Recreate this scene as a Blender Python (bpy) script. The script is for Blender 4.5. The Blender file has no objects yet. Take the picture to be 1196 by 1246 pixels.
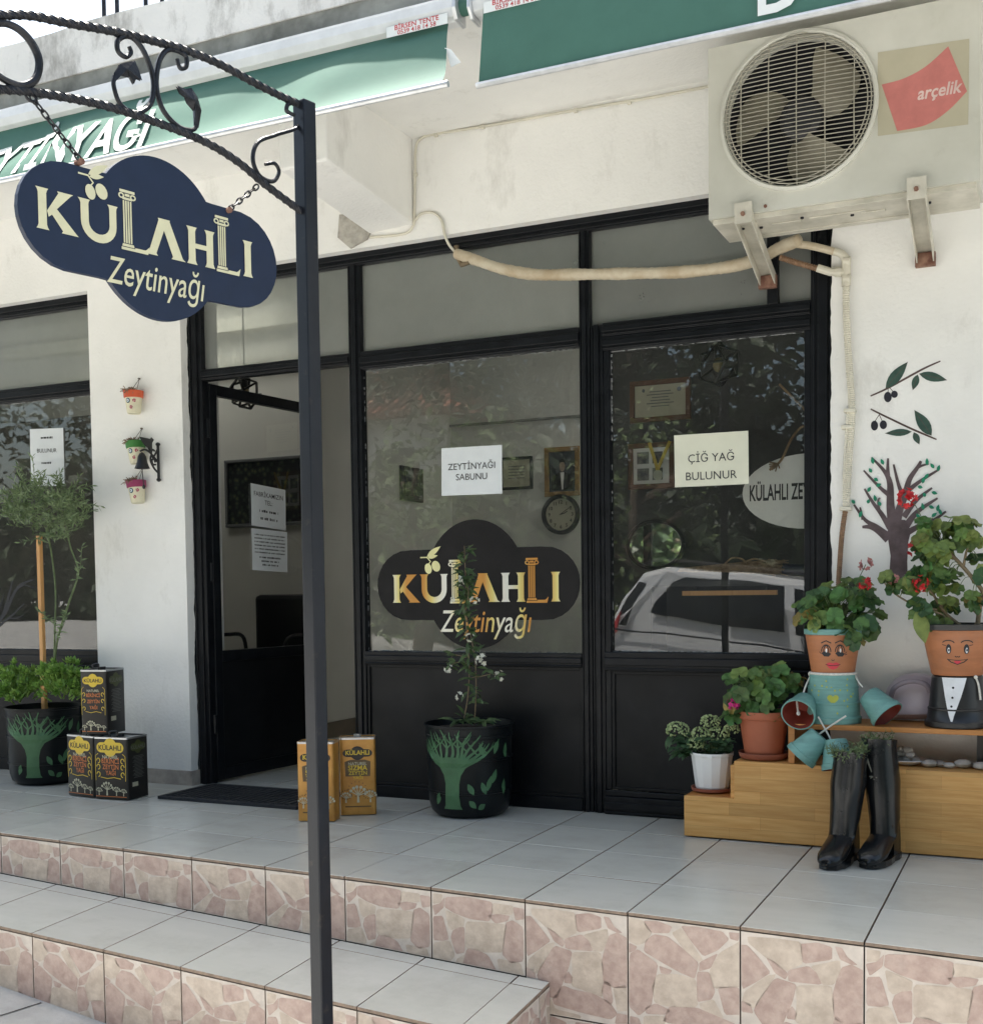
import bpy, math, random
from mathutils import Vector, Matrix
V3 = Vector
R = math.radians
sc = bpy.context.scene
COL = sc.collection
random.seed(7)

# ------------------------------------------------------------------ camera
CAMLOC = V3((3.42718, -4.64947, 0.93459))
_yaw, _pit, _rol, FPX, CYP = -0.439898, -0.0498100, 0.0125031, 1439.89, 790.957
def _basis():
    cy, sy = math.cos(_yaw), math.sin(_yaw)
    f = V3((sy, cy, 0)); r = V3((cy, -sy, 0)); d = V3((0, 0, -1))
    cp, sp = math.cos(_pit), math.sin(_pit)
    f2 = f*cp - d*sp; d2 = d*cp + f*sp
    cr, sr = math.cos(_rol), math.sin(_rol)
    return r*cr + d2*sr, d2*cr - r*sr, f2
CR, CD, CF = _basis()
cam = bpy.data.cameras.new('camera'); camo = bpy.data.objects.new('camera', cam); COL.objects.link(camo)
m = Matrix((CR, -CD, -CF)).transposed().to_4x4(); m.translation = CAMLOC
camo.matrix_world = m
cam.sensor_fit = 'AUTO'; cam.sensor_width = 36
cam.lens = 36*FPX/1246
cam.shift_x = 0; cam.shift_y = (CYP-623)/1246
cam.clip_start = 0.05; cam.clip_end = 500
sc.camera = camo

# ------------------------------------------------------------------ sky, sun, exposure
TOSUN = V3((-0.30, 0.234, 1.0)).normalized()
w = bpy.data.worlds.new('World'); sc.world = w; w.use_nodes = True
nt = w.node_tree
sky = nt.nodes.new('ShaderNodeTexSky'); sky.sky_type = 'NISHITA'; sky.sun_disc = False
sky.sun_elevation = math.asin(TOSUN.z)
sky.sun_rotation = math.atan2(TOSUN.x, TOSUN.y)
sky.air_density = 1.0; sky.dust_density = 4.0; sky.ozone_density = 0.85
tint = nt.nodes.new('ShaderNodeMix'); tint.data_type = 'RGBA'; tint.blend_type = 'MULTIPLY'; tint.inputs[0].default_value = 1.0; tint.inputs[7].default_value = (0.99, 1.0, 0.91, 1)   # sky tint, less blue, to balance the shaded walls and floor
nt.links.new(sky.outputs[0], tint.inputs[6]); nt.links.new(tint.outputs[2], nt.nodes['Background'].inputs[0])
nt.nodes['Background'].inputs[1].default_value = 0.12
sun = bpy.data.lights.new('sun', 'SUN'); suno = bpy.data.objects.new('sun', sun); COL.objects.link(suno)
sun.energy = 4.4; sun.angle = R(0.5); sun.color = (1.0, 0.955, 0.88)
suno.rotation_euler = TOSUN.to_track_quat('Z', 'Y').to_euler()
suno.location = (0, 0, 12)
sc.view_settings.view_transform = 'Standard'; sc.view_settings.look = 'None'
sc.view_settings.gamma = 1.0; sc.view_settings.use_curve_mapping = False
sc.view_settings.exposure = 1.71
sc.render.engine = 'CYCLES'
sc.cycles.use_denoising = True
sc.cycles.max_bounces = 10; sc.cycles.diffuse_bounces = 5; sc.cycles.glossy_bounces = 4
sc.cycles.transparent_max_bounces = 24; sc.cycles.sample_clamp_indirect = 6

# ------------------------------------------------------------------ pixel -> point in the place
def ray(x, y): return CR*((x-598)/FPX) + CD*((y-CYP)/FPX) + CF
def aY(x, y, Y):
    d = ray(x, y); return CAMLOC + d*((Y-CAMLOC.y)/d.y)
def aZ(x, y, Z):
    d = ray(x, y); return CAMLOC + d*((Z-CAMLOC.z)/d.z)
def aX(x, y, X):
    d = ray(x, y); return CAMLOC + d*((X-CAMLOC.x)/d.x)
def aP(x, y, p0, n):
    d = ray(x, y); return CAMLOC + d*((V3(p0)-CAMLOC).dot(n)/d.dot(n))

# ------------------------------------------------------------------ materials
MATS = {}
def srgb(r, g, b):
    def c(v):
        v /= 255; return v/12.92 if v <= 0.04045 else ((v+0.055)/1.055)**2.4
    return (c(r), c(g), c(b))
def mat(name, col, rough=0.6, metal=0.0, var=0.12, scale=6.0, bump=0.0, bscale=40.0, col2=None, spec=0.5, thr=(0.35, 0.65), stretch=(1, 1, 1), coat=0.0, transl=0.0, rvar=0.0, objvar=0.0, hue=0.0, dirt=0.0, dcol=(0.12, 0.10, 0.08), dthr=(0.55, 0.72), dscale=3.0):
    if name in MATS: return MATS[name]
    M = bpy.data.materials.new(name); M.use_nodes = True; MATS[name] = M
    N = M.node_tree.nodes; L = M.node_tree.links; B = N['Principled BSDF']
    B.inputs['Roughness'].default_value = rough; B.inputs['Metallic'].default_value = metal
    B.inputs['Specular IOR Level'].default_value = spec
    if coat: B.inputs['Coat Weight'].default_value = coat; B.inputs['Coat Roughness'].default_value = 0.08
    g = N.new('ShaderNodeNewGeometry'); mp = N.new('ShaderNodeMapping'); mp.inputs['Scale'].default_value = stretch
    L.new(g.outputs['Position'], mp.inputs['Vector'])
    n = N.new('ShaderNodeTexNoise'); n.inputs['Scale'].default_value = scale; n.inputs['Detail'].default_value = 6
    n.inputs['Roughness'].default_value = 0.6
    L.new(mp.outputs[0], n.inputs['Vector'])
    r = N.new('ShaderNodeValToRGB'); e = r.color_ramp.elements
    e[0].position, e[1].position = thr
    if col2 is None:
        a = tuple(max(0, c*(1-var)) for c in col); b = tuple(min(1, c*(1+var)) for c in col)
    else: a, b = col, col2
    e[0].color = (*a, 1); e[1].color = (*b, 1)
    L.new(n.outputs['Fac'], r.inputs['Fac']); cs = r.outputs[0]
    if dirt:      # grime and wear: broken low-frequency stains
        nd = N.new('ShaderNodeTexNoise'); nd.inputs['Scale'].default_value = dscale; nd.inputs['Detail'].default_value = 10; nd.inputs['Roughness'].default_value = 0.72
        L.new(g.outputs['Position'], nd.inputs['Vector'])
        md = N.new('ShaderNodeMapRange'); md.inputs['From Min'].default_value, md.inputs['From Max'].default_value = dthr; md.inputs['To Max'].default_value = dirt
        L.new(nd.outputs['Fac'], md.inputs['Value'])
        mxd = N.new('ShaderNodeMix'); mxd.data_type = 'RGBA'; L.new(md.outputs[0], mxd.inputs[0]); L.new(cs, mxd.inputs[6]); mxd.inputs[7].default_value = (*dcol, 1); cs = mxd.outputs[2]
    if objvar:    # every piece a little different
        oi = N.new('ShaderNodeObjectInfo'); hv = N.new('ShaderNodeHueSaturation')
        mv = N.new('ShaderNodeMapRange'); mv.inputs['To Min'].default_value = 1-objvar; mv.inputs['To Max'].default_value = 1+objvar; L.new(oi.outputs['Random'], mv.inputs['Value']); L.new(mv.outputs[0], hv.inputs['Value'])
        if hue:
            wn = N.new('ShaderNodeTexWhiteNoise'); wn.noise_dimensions = '1D'; L.new(oi.outputs['Random'], wn.inputs['W'])
            mh = N.new('ShaderNodeMapRange'); mh.inputs['To Min'].default_value = 0.5-hue; mh.inputs['To Max'].default_value = 0.5+hue*0.4; L.new(wn.outputs['Value'], mh.inputs['Value']); L.new(mh.outputs[0], hv.inputs['Hue'])
        L.new(cs, hv.inputs['Color']); cs = hv.outputs[0]
    L.new(cs, B.inputs['Base Color'])
    if rvar:
        mr = N.new('ShaderNodeMapRange'); mr.inputs['To Min'].default_value = max(0.02, rough-rvar); mr.inputs['To Max'].default_value = min(1, rough+rvar)
        n3 = N.new('ShaderNodeTexNoise'); n3.inputs['Scale'].default_value = 9; n3.inputs['Detail'].default_value = 4
        L.new(g.outputs['Position'], n3.inputs['Vector']); L.new(n3.outputs['Fac'], mr.inputs['Value']); L.new(mr.outputs[0], B.inputs['Roughness'])
    if bump:
        n2 = N.new('ShaderNodeTexNoise'); n2.inputs['Scale'].default_value = bscale; n2.inputs['Detail'].default_value = 5
        L.new(mp.outputs[0], n2.inputs['Vector'])
        bp = N.new('ShaderNodeBump'); bp.inputs['Strength'].default_value = bump; bp.inputs['Distance'].default_value = 0.01
        L.new(n2.outputs['Fac'], bp.inputs['Height']); L.new(bp.outputs[0], B.inputs['Normal'])
    if transl:
        T = N.new('ShaderNodeBsdfTranslucent'); L.new(cs, T.inputs['Color'])
        mx = N.new('ShaderNodeMixShader'); mx.inputs[0].default_value = transl
        L.new(B.outputs[0], mx.inputs[1]); L.new(T.outputs[0], mx.inputs[2])
        L.new(mx.outputs[0], N['Material Output'].inputs['Surface'])
    return M
def wall_mat(name, base, dirt, dcol):
    """painted render: fine grain, rolled-on unevenness, faint stains and rain streaks"""
    M = mat(name, base, rough=0.75, var=0.05, scale=1.7, bump=0.25, bscale=70, spec=0.25)
    N = M.node_tree.nodes; L = M.node_tree.links; B = N['Principled BSDF']
    ramp = [x for x in N if x.bl_idname == 'ShaderNodeValToRGB'][0]
    g = [x for x in N if x.bl_idname == 'ShaderNodeNewGeometry'][0]
    n = N.new('ShaderNodeTexNoise'); n.inputs['Scale'].default_value = 2.6; n.inputs['Detail'].default_value = 11; n.inputs['Roughness'].default_value = 0.72
    mp = N.new('ShaderNodeMapping'); mp.inputs['Scale'].default_value = (1.6, 1.6, 0.8)
    L.new(g.outputs['Position'], mp.inputs[0]); L.new(mp.outputs[0], n.inputs['Vector'])
    r = N.new('ShaderNodeValToRGB'); r.color_ramp.elements[0].position = 0.575; r.color_ramp.elements[1].position = 0.76
    r.color_ramp.elements[0].color = (0, 0, 0, 1); r.color_ramp.elements[1].color = (dirt, dirt, dirt, 1)
    L.new(n.outputs['Fac'], r.inputs[0])
    mx = N.new('ShaderNodeMix'); mx.data_type = 'RGBA'
    L.new(r.outputs[0], mx.inputs[0]); L.new(ramp.outputs[0], mx.inputs[6]); mx.inputs[7].default_value = (*dcol, 1)
    L.new(mx.outputs[2], B.inputs['Base Color'])
    return M
def glass_mat(name, tint=(1, 1, 1), dust=0.0, dcol=(0.5, 0.5, 0.46), ior=1.52, dscale=3.0, rough=0.0):
    """thin window glass: clear with the two-sided Fresnel reflection, plus a dusty film"""
    M = bpy.data.materials.new(name); M.use_nodes = True; MATS[name] = M
    N = M.node_tree.nodes; L = M.node_tree.links; N.remove(N['Principled BSDF'])
    T = N.new('ShaderNodeBsdfTransparent'); T.inputs[0].default_value = (*tint, 1)
    G = N.new('ShaderNodeBsdfGlossy'); G.inputs['Roughness'].default_value = rough
    F = N.new('ShaderNodeFresnel'); F.inputs[0].default_value = ior
    mu = N.new('ShaderNodeMath'); mu.operation = 'MULTIPLY'; mu.inputs[1].default_value = 2.3; mu.use_clamp = True
    L.new(F.outputs[0], mu.inputs[0])
    mx = N.new('ShaderNodeMixShader'); L.new(mu.outputs[0], mx.inputs[0]); L.new(T.outputs[0], mx.inputs[1]); L.new(G.outputs[0], mx.inputs[2])
    out = mx
    g = N.new('ShaderNodeNewGeometry')
    nb = N.new('ShaderNodeTexNoise'); nb.inputs['Scale'].default_value = 1.6; L.new(g.outputs['Position'], nb.inputs['Vector'])
    bp = N.new('ShaderNodeBump'); bp.inputs['Strength'].default_value = 0.02; bp.inputs['Distance'].default_value = 0.05
    L.new(nb.outputs['Fac'], bp.inputs['Height']); L.new(bp.outputs[0], G.inputs['Normal'])
    if dust:
        D = N.new('ShaderNodeBsdfDiffuse'); D.inputs[0].default_value = (*dcol, 1)
        n = N.new('ShaderNodeTexNoise'); n.inputs['Scale'].default_value = dscale; n.inputs['Detail'].default_value = 9; n.inputs['Roughness'].default_value = 0.7
        L.new(g.outputs['Position'], n.inputs['Vector'])
        r = N.new('ShaderNodeMapRange'); r.inputs['From Min'].default_value = 0.35; r.inputs['From Max'].default_value = 0.75
        k_ = 0.18 if rough else 0.5; r.inputs['To Min'].default_value = dust*(1-k_); r.inputs['To Max'].default_value = dust*(1+k_)
        L.new(n.outputs['Fac'], r.inputs[0])
        m2 = N.new('ShaderNodeMixShader'); L.new(r.outputs[0], m2.inputs[0]); L.new(mx.outputs[0], m2.inputs[1]); L.new(D.outputs[0], m2.inputs[2]); out = m2
    L.new(out.outputs[0], N['Material Output'].inputs['Surface'])
    return M
def wood_mat(name, c1, c2, block=True, rough=0.5, grain=(2.0, 30, 30)):
    M = mat(name, c1, rough=rough, scale=3.0, col2=c2, stretch=grain, thr=(0.3, 0.7), bump=0.08, bscale=6, dirt=0.30, dcol=(0.22, 0.11, 0.035), dthr=(0.58, 0.74), dscale=7)
    if block:
        N = M.node_tree.nodes; L = M.node_tree.links; B = N['Principled BSDF']
        ramp = [x for x in N if x.bl_idname == 'ShaderNodeValToRGB'][0]
        g = [x for x in N if x.bl_idname == 'ShaderNodeNewGeometry'][0]
        sx = N.new('ShaderNodeSeparateXYZ'); L.new(g.outputs['Position'], sx.inputs[0])
        cx = N.new('ShaderNodeCombineXYZ'); L.new(sx.outputs['X'], cx.inputs[0]); L.new(sx.outputs['Z'], cx.inputs[1])
        b = N.new('ShaderNodeTexBrick'); b.inputs['Scale'].default_value = 1.0
        b.inputs['Color1'].default_value = (0.86, 0.84, 0.80, 1); b.inputs['Color2'].default_value = (1.07, 1.05, 1.02, 1)
        b.inputs['Mortar'].default_value = (0.75, 0.68, 0.6, 1); b.inputs['Mortar Size'].default_value = 0.0006
        b.inputs['Brick Width'].default_value = 0.31; b.inputs['Row Height'].default_value = 0.047; b.offset = 0.37
        L.new(cx.outputs[0], b.inputs['Vector'])
        mx = N.new('ShaderNodeMix'); mx.data_type = 'RGBA'; mx.blend_type = 'MULTIPLY'; mx.inputs[0].default_value = 1.0
        L.new(ramp.outputs[0], mx.inputs[6]); L.new(b.outputs['Color'], mx.inputs[7]); L.new(mx.outputs[2], B.inputs['Base Color'])
    return M

mWALL = wall_mat('white_render', (0.80, 0.79, 0.755), 0.42, (0.36, 0.34, 0.30))
mWALLD = wall_mat('weathered_render', (0.74, 0.73, 0.70), 0.75, (0.20, 0.19, 0.17))
for e_, p_ in zip([x for x in mWALLD.node_tree.nodes if x.bl_idname == 'ShaderNodeValToRGB'][1].color_ramp.elements, (0.50, 0.66)): e_.position = p_
mDIRTY = mat('mouldy_concrete', (0.13, 0.132, 0.115), 0.9, scale=5, col2=(0.34, 0.345, 0.31), bump=0.4)
mINT = mat('interior_paint', (0.68, 0.68, 0.64), 0.85, var=0.04, scale=2)
mMILK = mat('fill_panel_acrylic', (0.82, 0.82, 0.80), 0.5, var=0.02, transl=0.9)
mDARKW = mat('dark_panelling', (0.040, 0.040, 0.040), 0.6, var=0.25, scale=3)
mBLACK = mat('black_steel_paint', (0.0070, 0.0080, 0.0100), 0.36, var=0.3, scale=14, dirt=0.5, dcol=(0.05, 0.05, 0.05), dthr=(0.62, 0.82), dscale=9, bump=0.12, bscale=60, rvar=0.12, spec=0.22)
mPANEL = mat('black_sheet', (0.0075, 0.0080, 0.0090), 0.45, var=0.35, scale=4, dirt=0.4, dcol=(0.04, 0.04, 0.038), dthr=(0.56, 0.8), dscale=6, bump=0.05, bscale=20, rvar=0.1, spec=0.25)
mGLASS = glass_mat('window_glass', (0.93, 0.95, 0.94), 0.028)
mGLASSD = glass_mat('dusty_glass', (0.80, 0.83, 0.82), 0.30, (0.50, 0.52, 0.48), dscale=2, rough=0.28)
mGLASSC = glass_mat('clear_glass', (0.95, 0.96, 0.96), 0.008)
mPUTTY = mat('old_putty', (0.30, 0.31, 0.31), 0.8, var=0.3, scale=30)
mTILE = mat('grey_floor_tile', (0.485, 0.482, 0.435), 0.25, scale=0.9, col2=(0.565, 0.56, 0.51), stretch=(2, 9, 2), thr=(0.2, 0.8), spec=0.45, objvar=0.05, dirt=0.30, dcol=(0.24, 0.22, 0.18), dthr=(0.49, 0.74), dscale=2.6)
mTILE2 = mat('grey_floor_tile_b', (0.505, 0.50, 0.452), 0.27, scale=1.2, col2=(0.565, 0.555, 0.51), stretch=(2, 9, 2), thr=(0.2, 0.8), spec=0.45, objvar=0.05, dirt=0.35, dcol=(0.24, 0.22, 0.18), dthr=(0.49, 0.74), dscale=3.4)
mGROUT = mat('dark_grout', (0.07, 0.068, 0.062), 0.9, var=0.4, scale=20)
mRTILE = mat('riser_tile_ground', (0.62, 0.545, 0.475), 0.34, var=0.10, scale=22, dirt=0.4, dcol=(0.30, 0.25, 0.2), dthr=(0.5, 0.8), dscale=7, bump=0.1, bscale=45)
mRBEI = mat('riser_beige_print', (0.46, 0.37, 0.295), 0.34, scale=26, col2=(0.61, 0.51, 0.415), dirt=0.35, dcol=(0.3, 0.24, 0.19), dthr=(0.5, 0.8), dscale=8, bump=0.14, bscale=60)
mRPINK = mat('riser_pink_print', (0.395, 0.275, 0.23), 0.34, scale=30, col2=(0.525, 0.39, 0.33), dirt=0.4, dcol=(0.56, 0.48, 0.42), dthr=(0.52, 0.78), dscale=16, bump=0.14, bscale=60)
mSTREET = mat('concrete_street', (0.33, 0.33, 0.32), 0.9, scale=5, col2=(0.44, 0.44, 0.43), bump=0.35, bscale=90)
mWHITE = mat('white_plastic', (0.78, 0.78, 0.76), 0.35, var=0.03)
mPAPER = mat('white_paper', (0.76, 0.79, 0.80), 0.8, var=0.03, scale=12, transl=0.12)
mPAPERY = mat('cream_paper', (0.76, 0.76, 0.62), 0.8, var=0.03, scale=12, transl=0.12)
mINK = mat('black_ink', (0.025, 0.025, 0.028), 0.7, var=0.1)
mINKG = mat('grey_ink', (0.16, 0.17, 0.18), 0.7, var=0.1)
mNAVY = mat('navy_sign_paint', srgb(25, 36, 58), 0.4, spec=0.3, var=0.08, scale=20)
mCREAM = mat('cream_lettering', srgb(205, 200, 165), 0.5, var=0.05, scale=30)
mIRON = mat('wrought_iron', (0.018, 0.019, 0.023), 0.34, metal=0.35, spec=0.35, var=0.3, scale=40, bump=0.2, bscale=120)
mPOLE = mat('pole_paint', (0.010, 0.012, 0.017), 0.30, var=0.15, scale=10, spec=0.3, dirt=0.6, dcol=(0.07, 0.055, 0.045), dthr=(0.60, 0.74), dscale=22, bump=0.05)
mGREEN = mat('awning_green', srgb(76, 114, 102), 0.75, dirt=0.25, dcol=(0.07, 0.13, 0.1), dthr=(0.5, 0.8), dscale=4, var=0.05, scale=9, transl=0.08, spec=0.2)
mALU = mat('white_aluminium', (0.70, 0.71, 0.71), 0.35, var=0.08, scale=10)
mALUD = mat('silver_aluminium', (0.62, 0.63, 0.64), 0.35, metal=0.5, var=0.12, scale=18)
mLETW = mat('white_lettering', (0.78, 0.80, 0.78), 0.7, var=0.04)
mLETG = mat('faded_white_lettering', (0.56, 0.60, 0.58), 0.75, var=0.1, scale=20)
mRED = mat('red_print', (0.55, 0.05, 0.06), 0.6, var=0.1)
mACB = mat('aged_beige_enamel', srgb(188, 187, 176), 0.42, scale=3, col2=srgb(203, 202, 192), bump=0.03, dirt=0.35, dcol=(0.30, 0.27, 0.2), dthr=(0.57, 0.78), dscale=5)
mACG = mat('grille_wire', srgb(158, 154, 140), 0.4, var=0.1)
mACR = mat('faded_red_sticker', srgb(190, 116, 110), 0.55, var=0.08, scale=20)
mACS = mat('yellowed_sticker', srgb(178, 172, 150), 0.5, var=0.05)
mRUST = mat('rusty_metal', (0.12, 0.045, 0.03), 0.8, scale=30, col2=(0.28, 0.16, 0.11), bump=0.3)
mGALV = mat('galvanised_bracket', srgb(176, 172, 158), 0.45, scale=10, col2=srgb(205, 200, 186))
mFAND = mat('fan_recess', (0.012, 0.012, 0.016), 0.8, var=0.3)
mFANB = mat('fan_blade_plastic', srgb(132, 127, 110), 0.5, var=0.15, scale=8, dirt=0.5, dthr=(0.45, 0.75), dscale=9)
mTAPE = mat('yellowed_wrap', srgb(200, 190, 168), 0.6, scale=12, col2=srgb(176, 158, 130), bump=0.25, bscale=50)
mCABLE = mat('white_cable', srgb(205, 200, 184), 0.5, var=0.1)
mFLEX = mat('brown_flex', srgb(126, 98, 74), 0.6, var=0.2, scale=60)
mPINE = wood_mat('laminated_pine', srgb(206, 150, 80), srgb(226, 178, 110))
mPINE2 = wood_mat('orange_pine', srgb(172, 110, 52), srgb(196, 134, 70), block=False)
mSTAKE = wood_mat('stake_wood', srgb(188, 136, 80), srgb(205, 156, 98), block=False, grain=(30, 30, 2))
mTERRA = mat('terracotta_plastic', srgb(166, 94, 66), 0.5, var=0.07, scale=5, spec=0.35)
mTERRAL = mat('light_terracotta', srgb(176, 114, 76), 0.55, var=0.10, scale=8, stretch=(1, 1, 5), dirt=0.3, dcol=(0.35, 0.26, 0.2), dthr=(0.52, 0.8), dscale=14, bump=0.06)
mSAUC = mat('saucer', srgb(142, 84, 66), 0.55, var=0.08)
mSOIL = mat('soil', (0.035, 0.025, 0.018), 0.95, var=0.5, scale=60, bump=0.6)
mTEAL = mat('turquoise_paint', srgb(112, 158, 150), 0.5, var=0.12, scale=12, stretch=(1, 1, 6), dirt=0.3, dcol=(0.08, 0.14, 0.13), dthr=(0.55, 0.8), dscale=18, bump=0.08)
mPOTIN = mat('red_brown_inside', srgb(128, 52, 40), 0.6, var=0.12, scale=14)
mYEL = mat('yellow_paint', srgb(170, 176, 70), 0.6, var=0.1)
mROPE = mat('white_rope', srgb(214, 210, 200), 0.85, var=0.15, scale=90)
mBLKP = mat('black_paint', (0.012, 0.012, 0.013), 0.35, var=0.2)
mSHIRT = mat('white_paint', (0.74, 0.75, 0.76), 0.6, var=0.06, scale=30)
mLIP = mat('lip_red', srgb(205, 60, 72), 0.6)
mRUB = mat('black_rubber', (0.009, 0.010, 0.011), 0.22, bump=0.10, bscale=18, dirt=0.14, dcol=(0.05, 0.045, 0.038), dthr=(0.55, 0.8), dscale=16, spec=0.4, var=0.2, scale=12, rvar=0.08)
mLILD = mat('lilac_handle', srgb(140, 130, 138), 0.4, var=0.08, scale=10)
mLIL = mat('lilac_grey_glaze', srgb(192, 180, 188), 0.35, var=0.05, scale=10)
mSTONE = mat('pebble', srgb(150, 146, 136), 0.7, scale=14, col2=srgb(206, 202, 192))
mPLBLK = mat('planter_dark', (0.008, 0.010, 0.011), 0.36, spec=0.2, var=0.2, scale=6)
mPLGRN = mat('planter_green_paint', srgb(66, 106, 70), 0.55, var=0.12, scale=20)
mMAT = mat('rubber_mat', (0.018, 0.02, 0.024), 0.85, var=0.3, scale=50, bump=0.5, bscale=200)
mLEAFA = mat('geranium_leaf', (0.075, 0.165, 0.042), 0.5, var=0.35, objvar=0.28, hue=0.035, scale=25, transl=0.25, bump=0.25, bscale=60)
mLEAFB = mat('geranium_leaf_light', (0.15, 0.225, 0.055), 0.5, var=0.3, objvar=0.25, hue=0.04, scale=25, transl=0.25, bump=0.25, bscale=60)
mLEAFD = mat('yellowed_leaf', (0.28, 0.22, 0.06), 0.6, var=0.35, scale=40, transl=0.2, bump=0.3, bscale=60, objvar=0.2)
mLEAFC = mat('geranium_leaf_dark', (0.045, 0.105, 0.035), 0.5, var=0.3, scale=25, transl=0.2, bump=0.25, bscale=60)
mOLIVE = mat('olive_leaf', (0.085, 0.135, 0.055), 0.5, scale=30, col2=(0.21, 0.275, 0.13), transl=0.15)
mJAS = mat('jasmine_leaf', (0.035, 0.070, 0.030), 0.4, scale=30, col2=(0.11, 0.17, 0.06), transl=0.15)
mSUCC = mat('succulent_leaf', (0.16, 0.32, 0.06), 0.42, scale=22, col2=(0.30, 0.46, 0.11), transl=0.2)
mSEDL = mat('sedum_leaf', (0.055, 0.11, 0.05), 0.45, var=0.3, scale=25, transl=0.15)
mSEDF = mat('sedum_bud', (0.20, 0.28, 0.11), 0.6, scale=60, col2=(0.42, 0.48, 0.24))
mHERB = mat('herb_leaf', (0.07, 0.12, 0.045), 0.6, scale=40, col2=(0.16, 0.2, 0.08), transl=0.15)
mSTEM = mat('stem', (0.20, 0.15, 0.085), 0.7, var=0.3, scale=40)
mSTEMG = mat('green_stem', (0.10, 0.14, 0.055), 0.6, var=0.25, scale=40)
mPETR = mat('red_petal', (0.55, 0.025, 0.03), 0.55, var=0.25, scale=60, transl=0.2)
mPETP = mat('pink_petal', (0.62, 0.03, 0.22), 0.55, var=0.25, scale=60, transl=0.2)
mPETD = mat('dry_petal', (0.38, 0.16, 0.15), 0.8, var=0.4, scale=60)
mPETW = mat('white_petal', (0.72, 0.72, 0.62), 0.6, var=0.1, transl=0.2)
mTREEB = mat('mural_brown', srgb(98, 84, 86), 0.8, scale=24, col2=srgb(74, 62, 62))
mTREEG = mat('mural_green', srgb(30, 128, 96), 0.8, var=0.2, scale=30)
mSPRIG = mat('mural_leaf', srgb(38, 66, 58), 0.8, scale=30, col2=srgb(58, 84, 72))
mOLV = mat('mural_olive', srgb(30, 30, 40), 0.7, var=0.2)
mTWIG = mat('mural_twig', srgb(84, 66, 62), 0.8, var=0.15)
mDRY = mat('dried_moss', (0.16, 0.10, 0.06), 0.9, scale=60, col2=(0.32, 0.22, 0.15))
mTWIGB = mat('broom_twigs', (0.16, 0.10, 0.055), 0.85, scale=40, col2=(0.34, 0.24, 0.14))
mFRAMEW = mat('brown_frame_wood', (0.12, 0.045, 0.018), 0.45, var=0.2, scale=12, stretch=(4, 30, 30))
mGOLDF = mat('gilt_frame', (0.28, 0.16, 0.05), 0.4, var=0.2, scale=30)
mCANB = mat('tin_black', (0.022, 0.020, 0.018), 0.36, var=0.12, scale=12, spec=0.3)
mCANG = mat('tin_gold', srgb(168, 116, 50), 0.32, metal=0.3, scale=8, col2=srgb(196, 146, 72))
mTINTOP = mat('tin_lid', (0.42, 0.43, 0.44), 0.3, metal=0.8, var=0.15)
mCYEL = mat('can_yellow', srgb(214, 182, 52), 0.45, var=0.06)
mCOR = mat('can_orange', srgb(204, 116, 58), 0.45, var=0.06)
mCWHT = mat('can_white', srgb(190, 186, 160), 0.45, var=0.06)
mCGRN = mat('can_olive_green', srgb(70, 76, 36), 0.45, var=0.06)
mCAR = mat('silver_car_paint', (0.74, 0.76, 0.78), 0.26, metal=0.15, var=0.03, coat=0.6)
mCARG = mat('tinted_car_glass', (0.006, 0.007, 0.008), 0.05, var=0.02)
mROOF = mat('roof_tile_red', (0.34, 0.13, 0.085), 0.8, var=0.3, scale=9)
mBARK = mat('bark', (0.09, 0.065, 0.045), 0.9, var=0.3, scale=10)
mTFOL = mat('tree_foliage', (0.07, 0.12, 0.04), 0.6, scale=3, col2=(0.17, 0.24, 0.08), transl=0.2)
mTFOL2 = mat('pine_foliage', (0.018, 0.034, 0.017), 0.6, scale=3, col2=(0.045, 0.075, 0.033), transl=0.1)
def gold_mat():
    M = mat('gold_gradient_print', srgb(196, 140, 66), 0.4, metal=0.2)
    N = M.node_tree.nodes; L = M.node_tree.links; B = N['Principled BSDF']
    g = [x for x in N if x.bl_idname == 'ShaderNodeNewGeometry'][0]
    wv = N.new('ShaderNodeTexWave'); wv.inputs['Scale'].default_value = 1.05; wv.inputs['Distortion'].default_value = 0.0; wv.inputs['Phase Offset'].default_value = 0.9
    mp = N.new('ShaderNodeMapping'); mp.inputs['Rotation'].default_value = (0, 0.0, 0.0)
    L.new(g.outputs['Position'], mp.inputs[0]); L.new(mp.outputs[0], wv.inputs['Vector'])
    r = N.new('ShaderNodeValToRGB'); e = r.color_ramp.elements
    e[0].color = (*srgb(196, 138, 62), 1); e[1].color = (*srgb(228, 226, 214), 1); e[0].position = 0.2
    k = e.new(0.6); k.color = (*srgb(222, 206, 124), 1)
    L.new(wv.outputs['Fac'], r.inputs[0]); L.new(r.outputs[0], B.inputs['Base Color'])
    return M
mGOLD = gold_mat()
def olive_picture_mat():
    M = mat('olive_grove_print', (0.05, 0.06, 0.03), 0.3)
    N = M.node_tree.nodes; L = M.node_tree.links; B = N['Principled BSDF']
    g = [x for x in N if x.bl_idname == 'ShaderNodeNewGeometry'][0]
    v = N.new('ShaderNodeTexVoronoi'); v.inputs['Scale'].default_value = 26; L.new(g.outputs['Position'], v.inputs['Vector'])
    r = N.new('ShaderNodeValToRGB'); e = r.color_ramp.elements
    e[0].color = (0.16, 0.17, 0.06, 1); e[1].color = (0.012, 0.016, 0.02, 1); e[1].position = 0.55
    k = e.new(0.3); k.color = (0.05, 0.065, 0.05, 1)
    L.new(v.outputs['Distance'], r.inputs[0]); L.new(r.outputs[0], B.inputs['Base Color'])
    return M
mOLPIC = olive_picture_mat()

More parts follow.
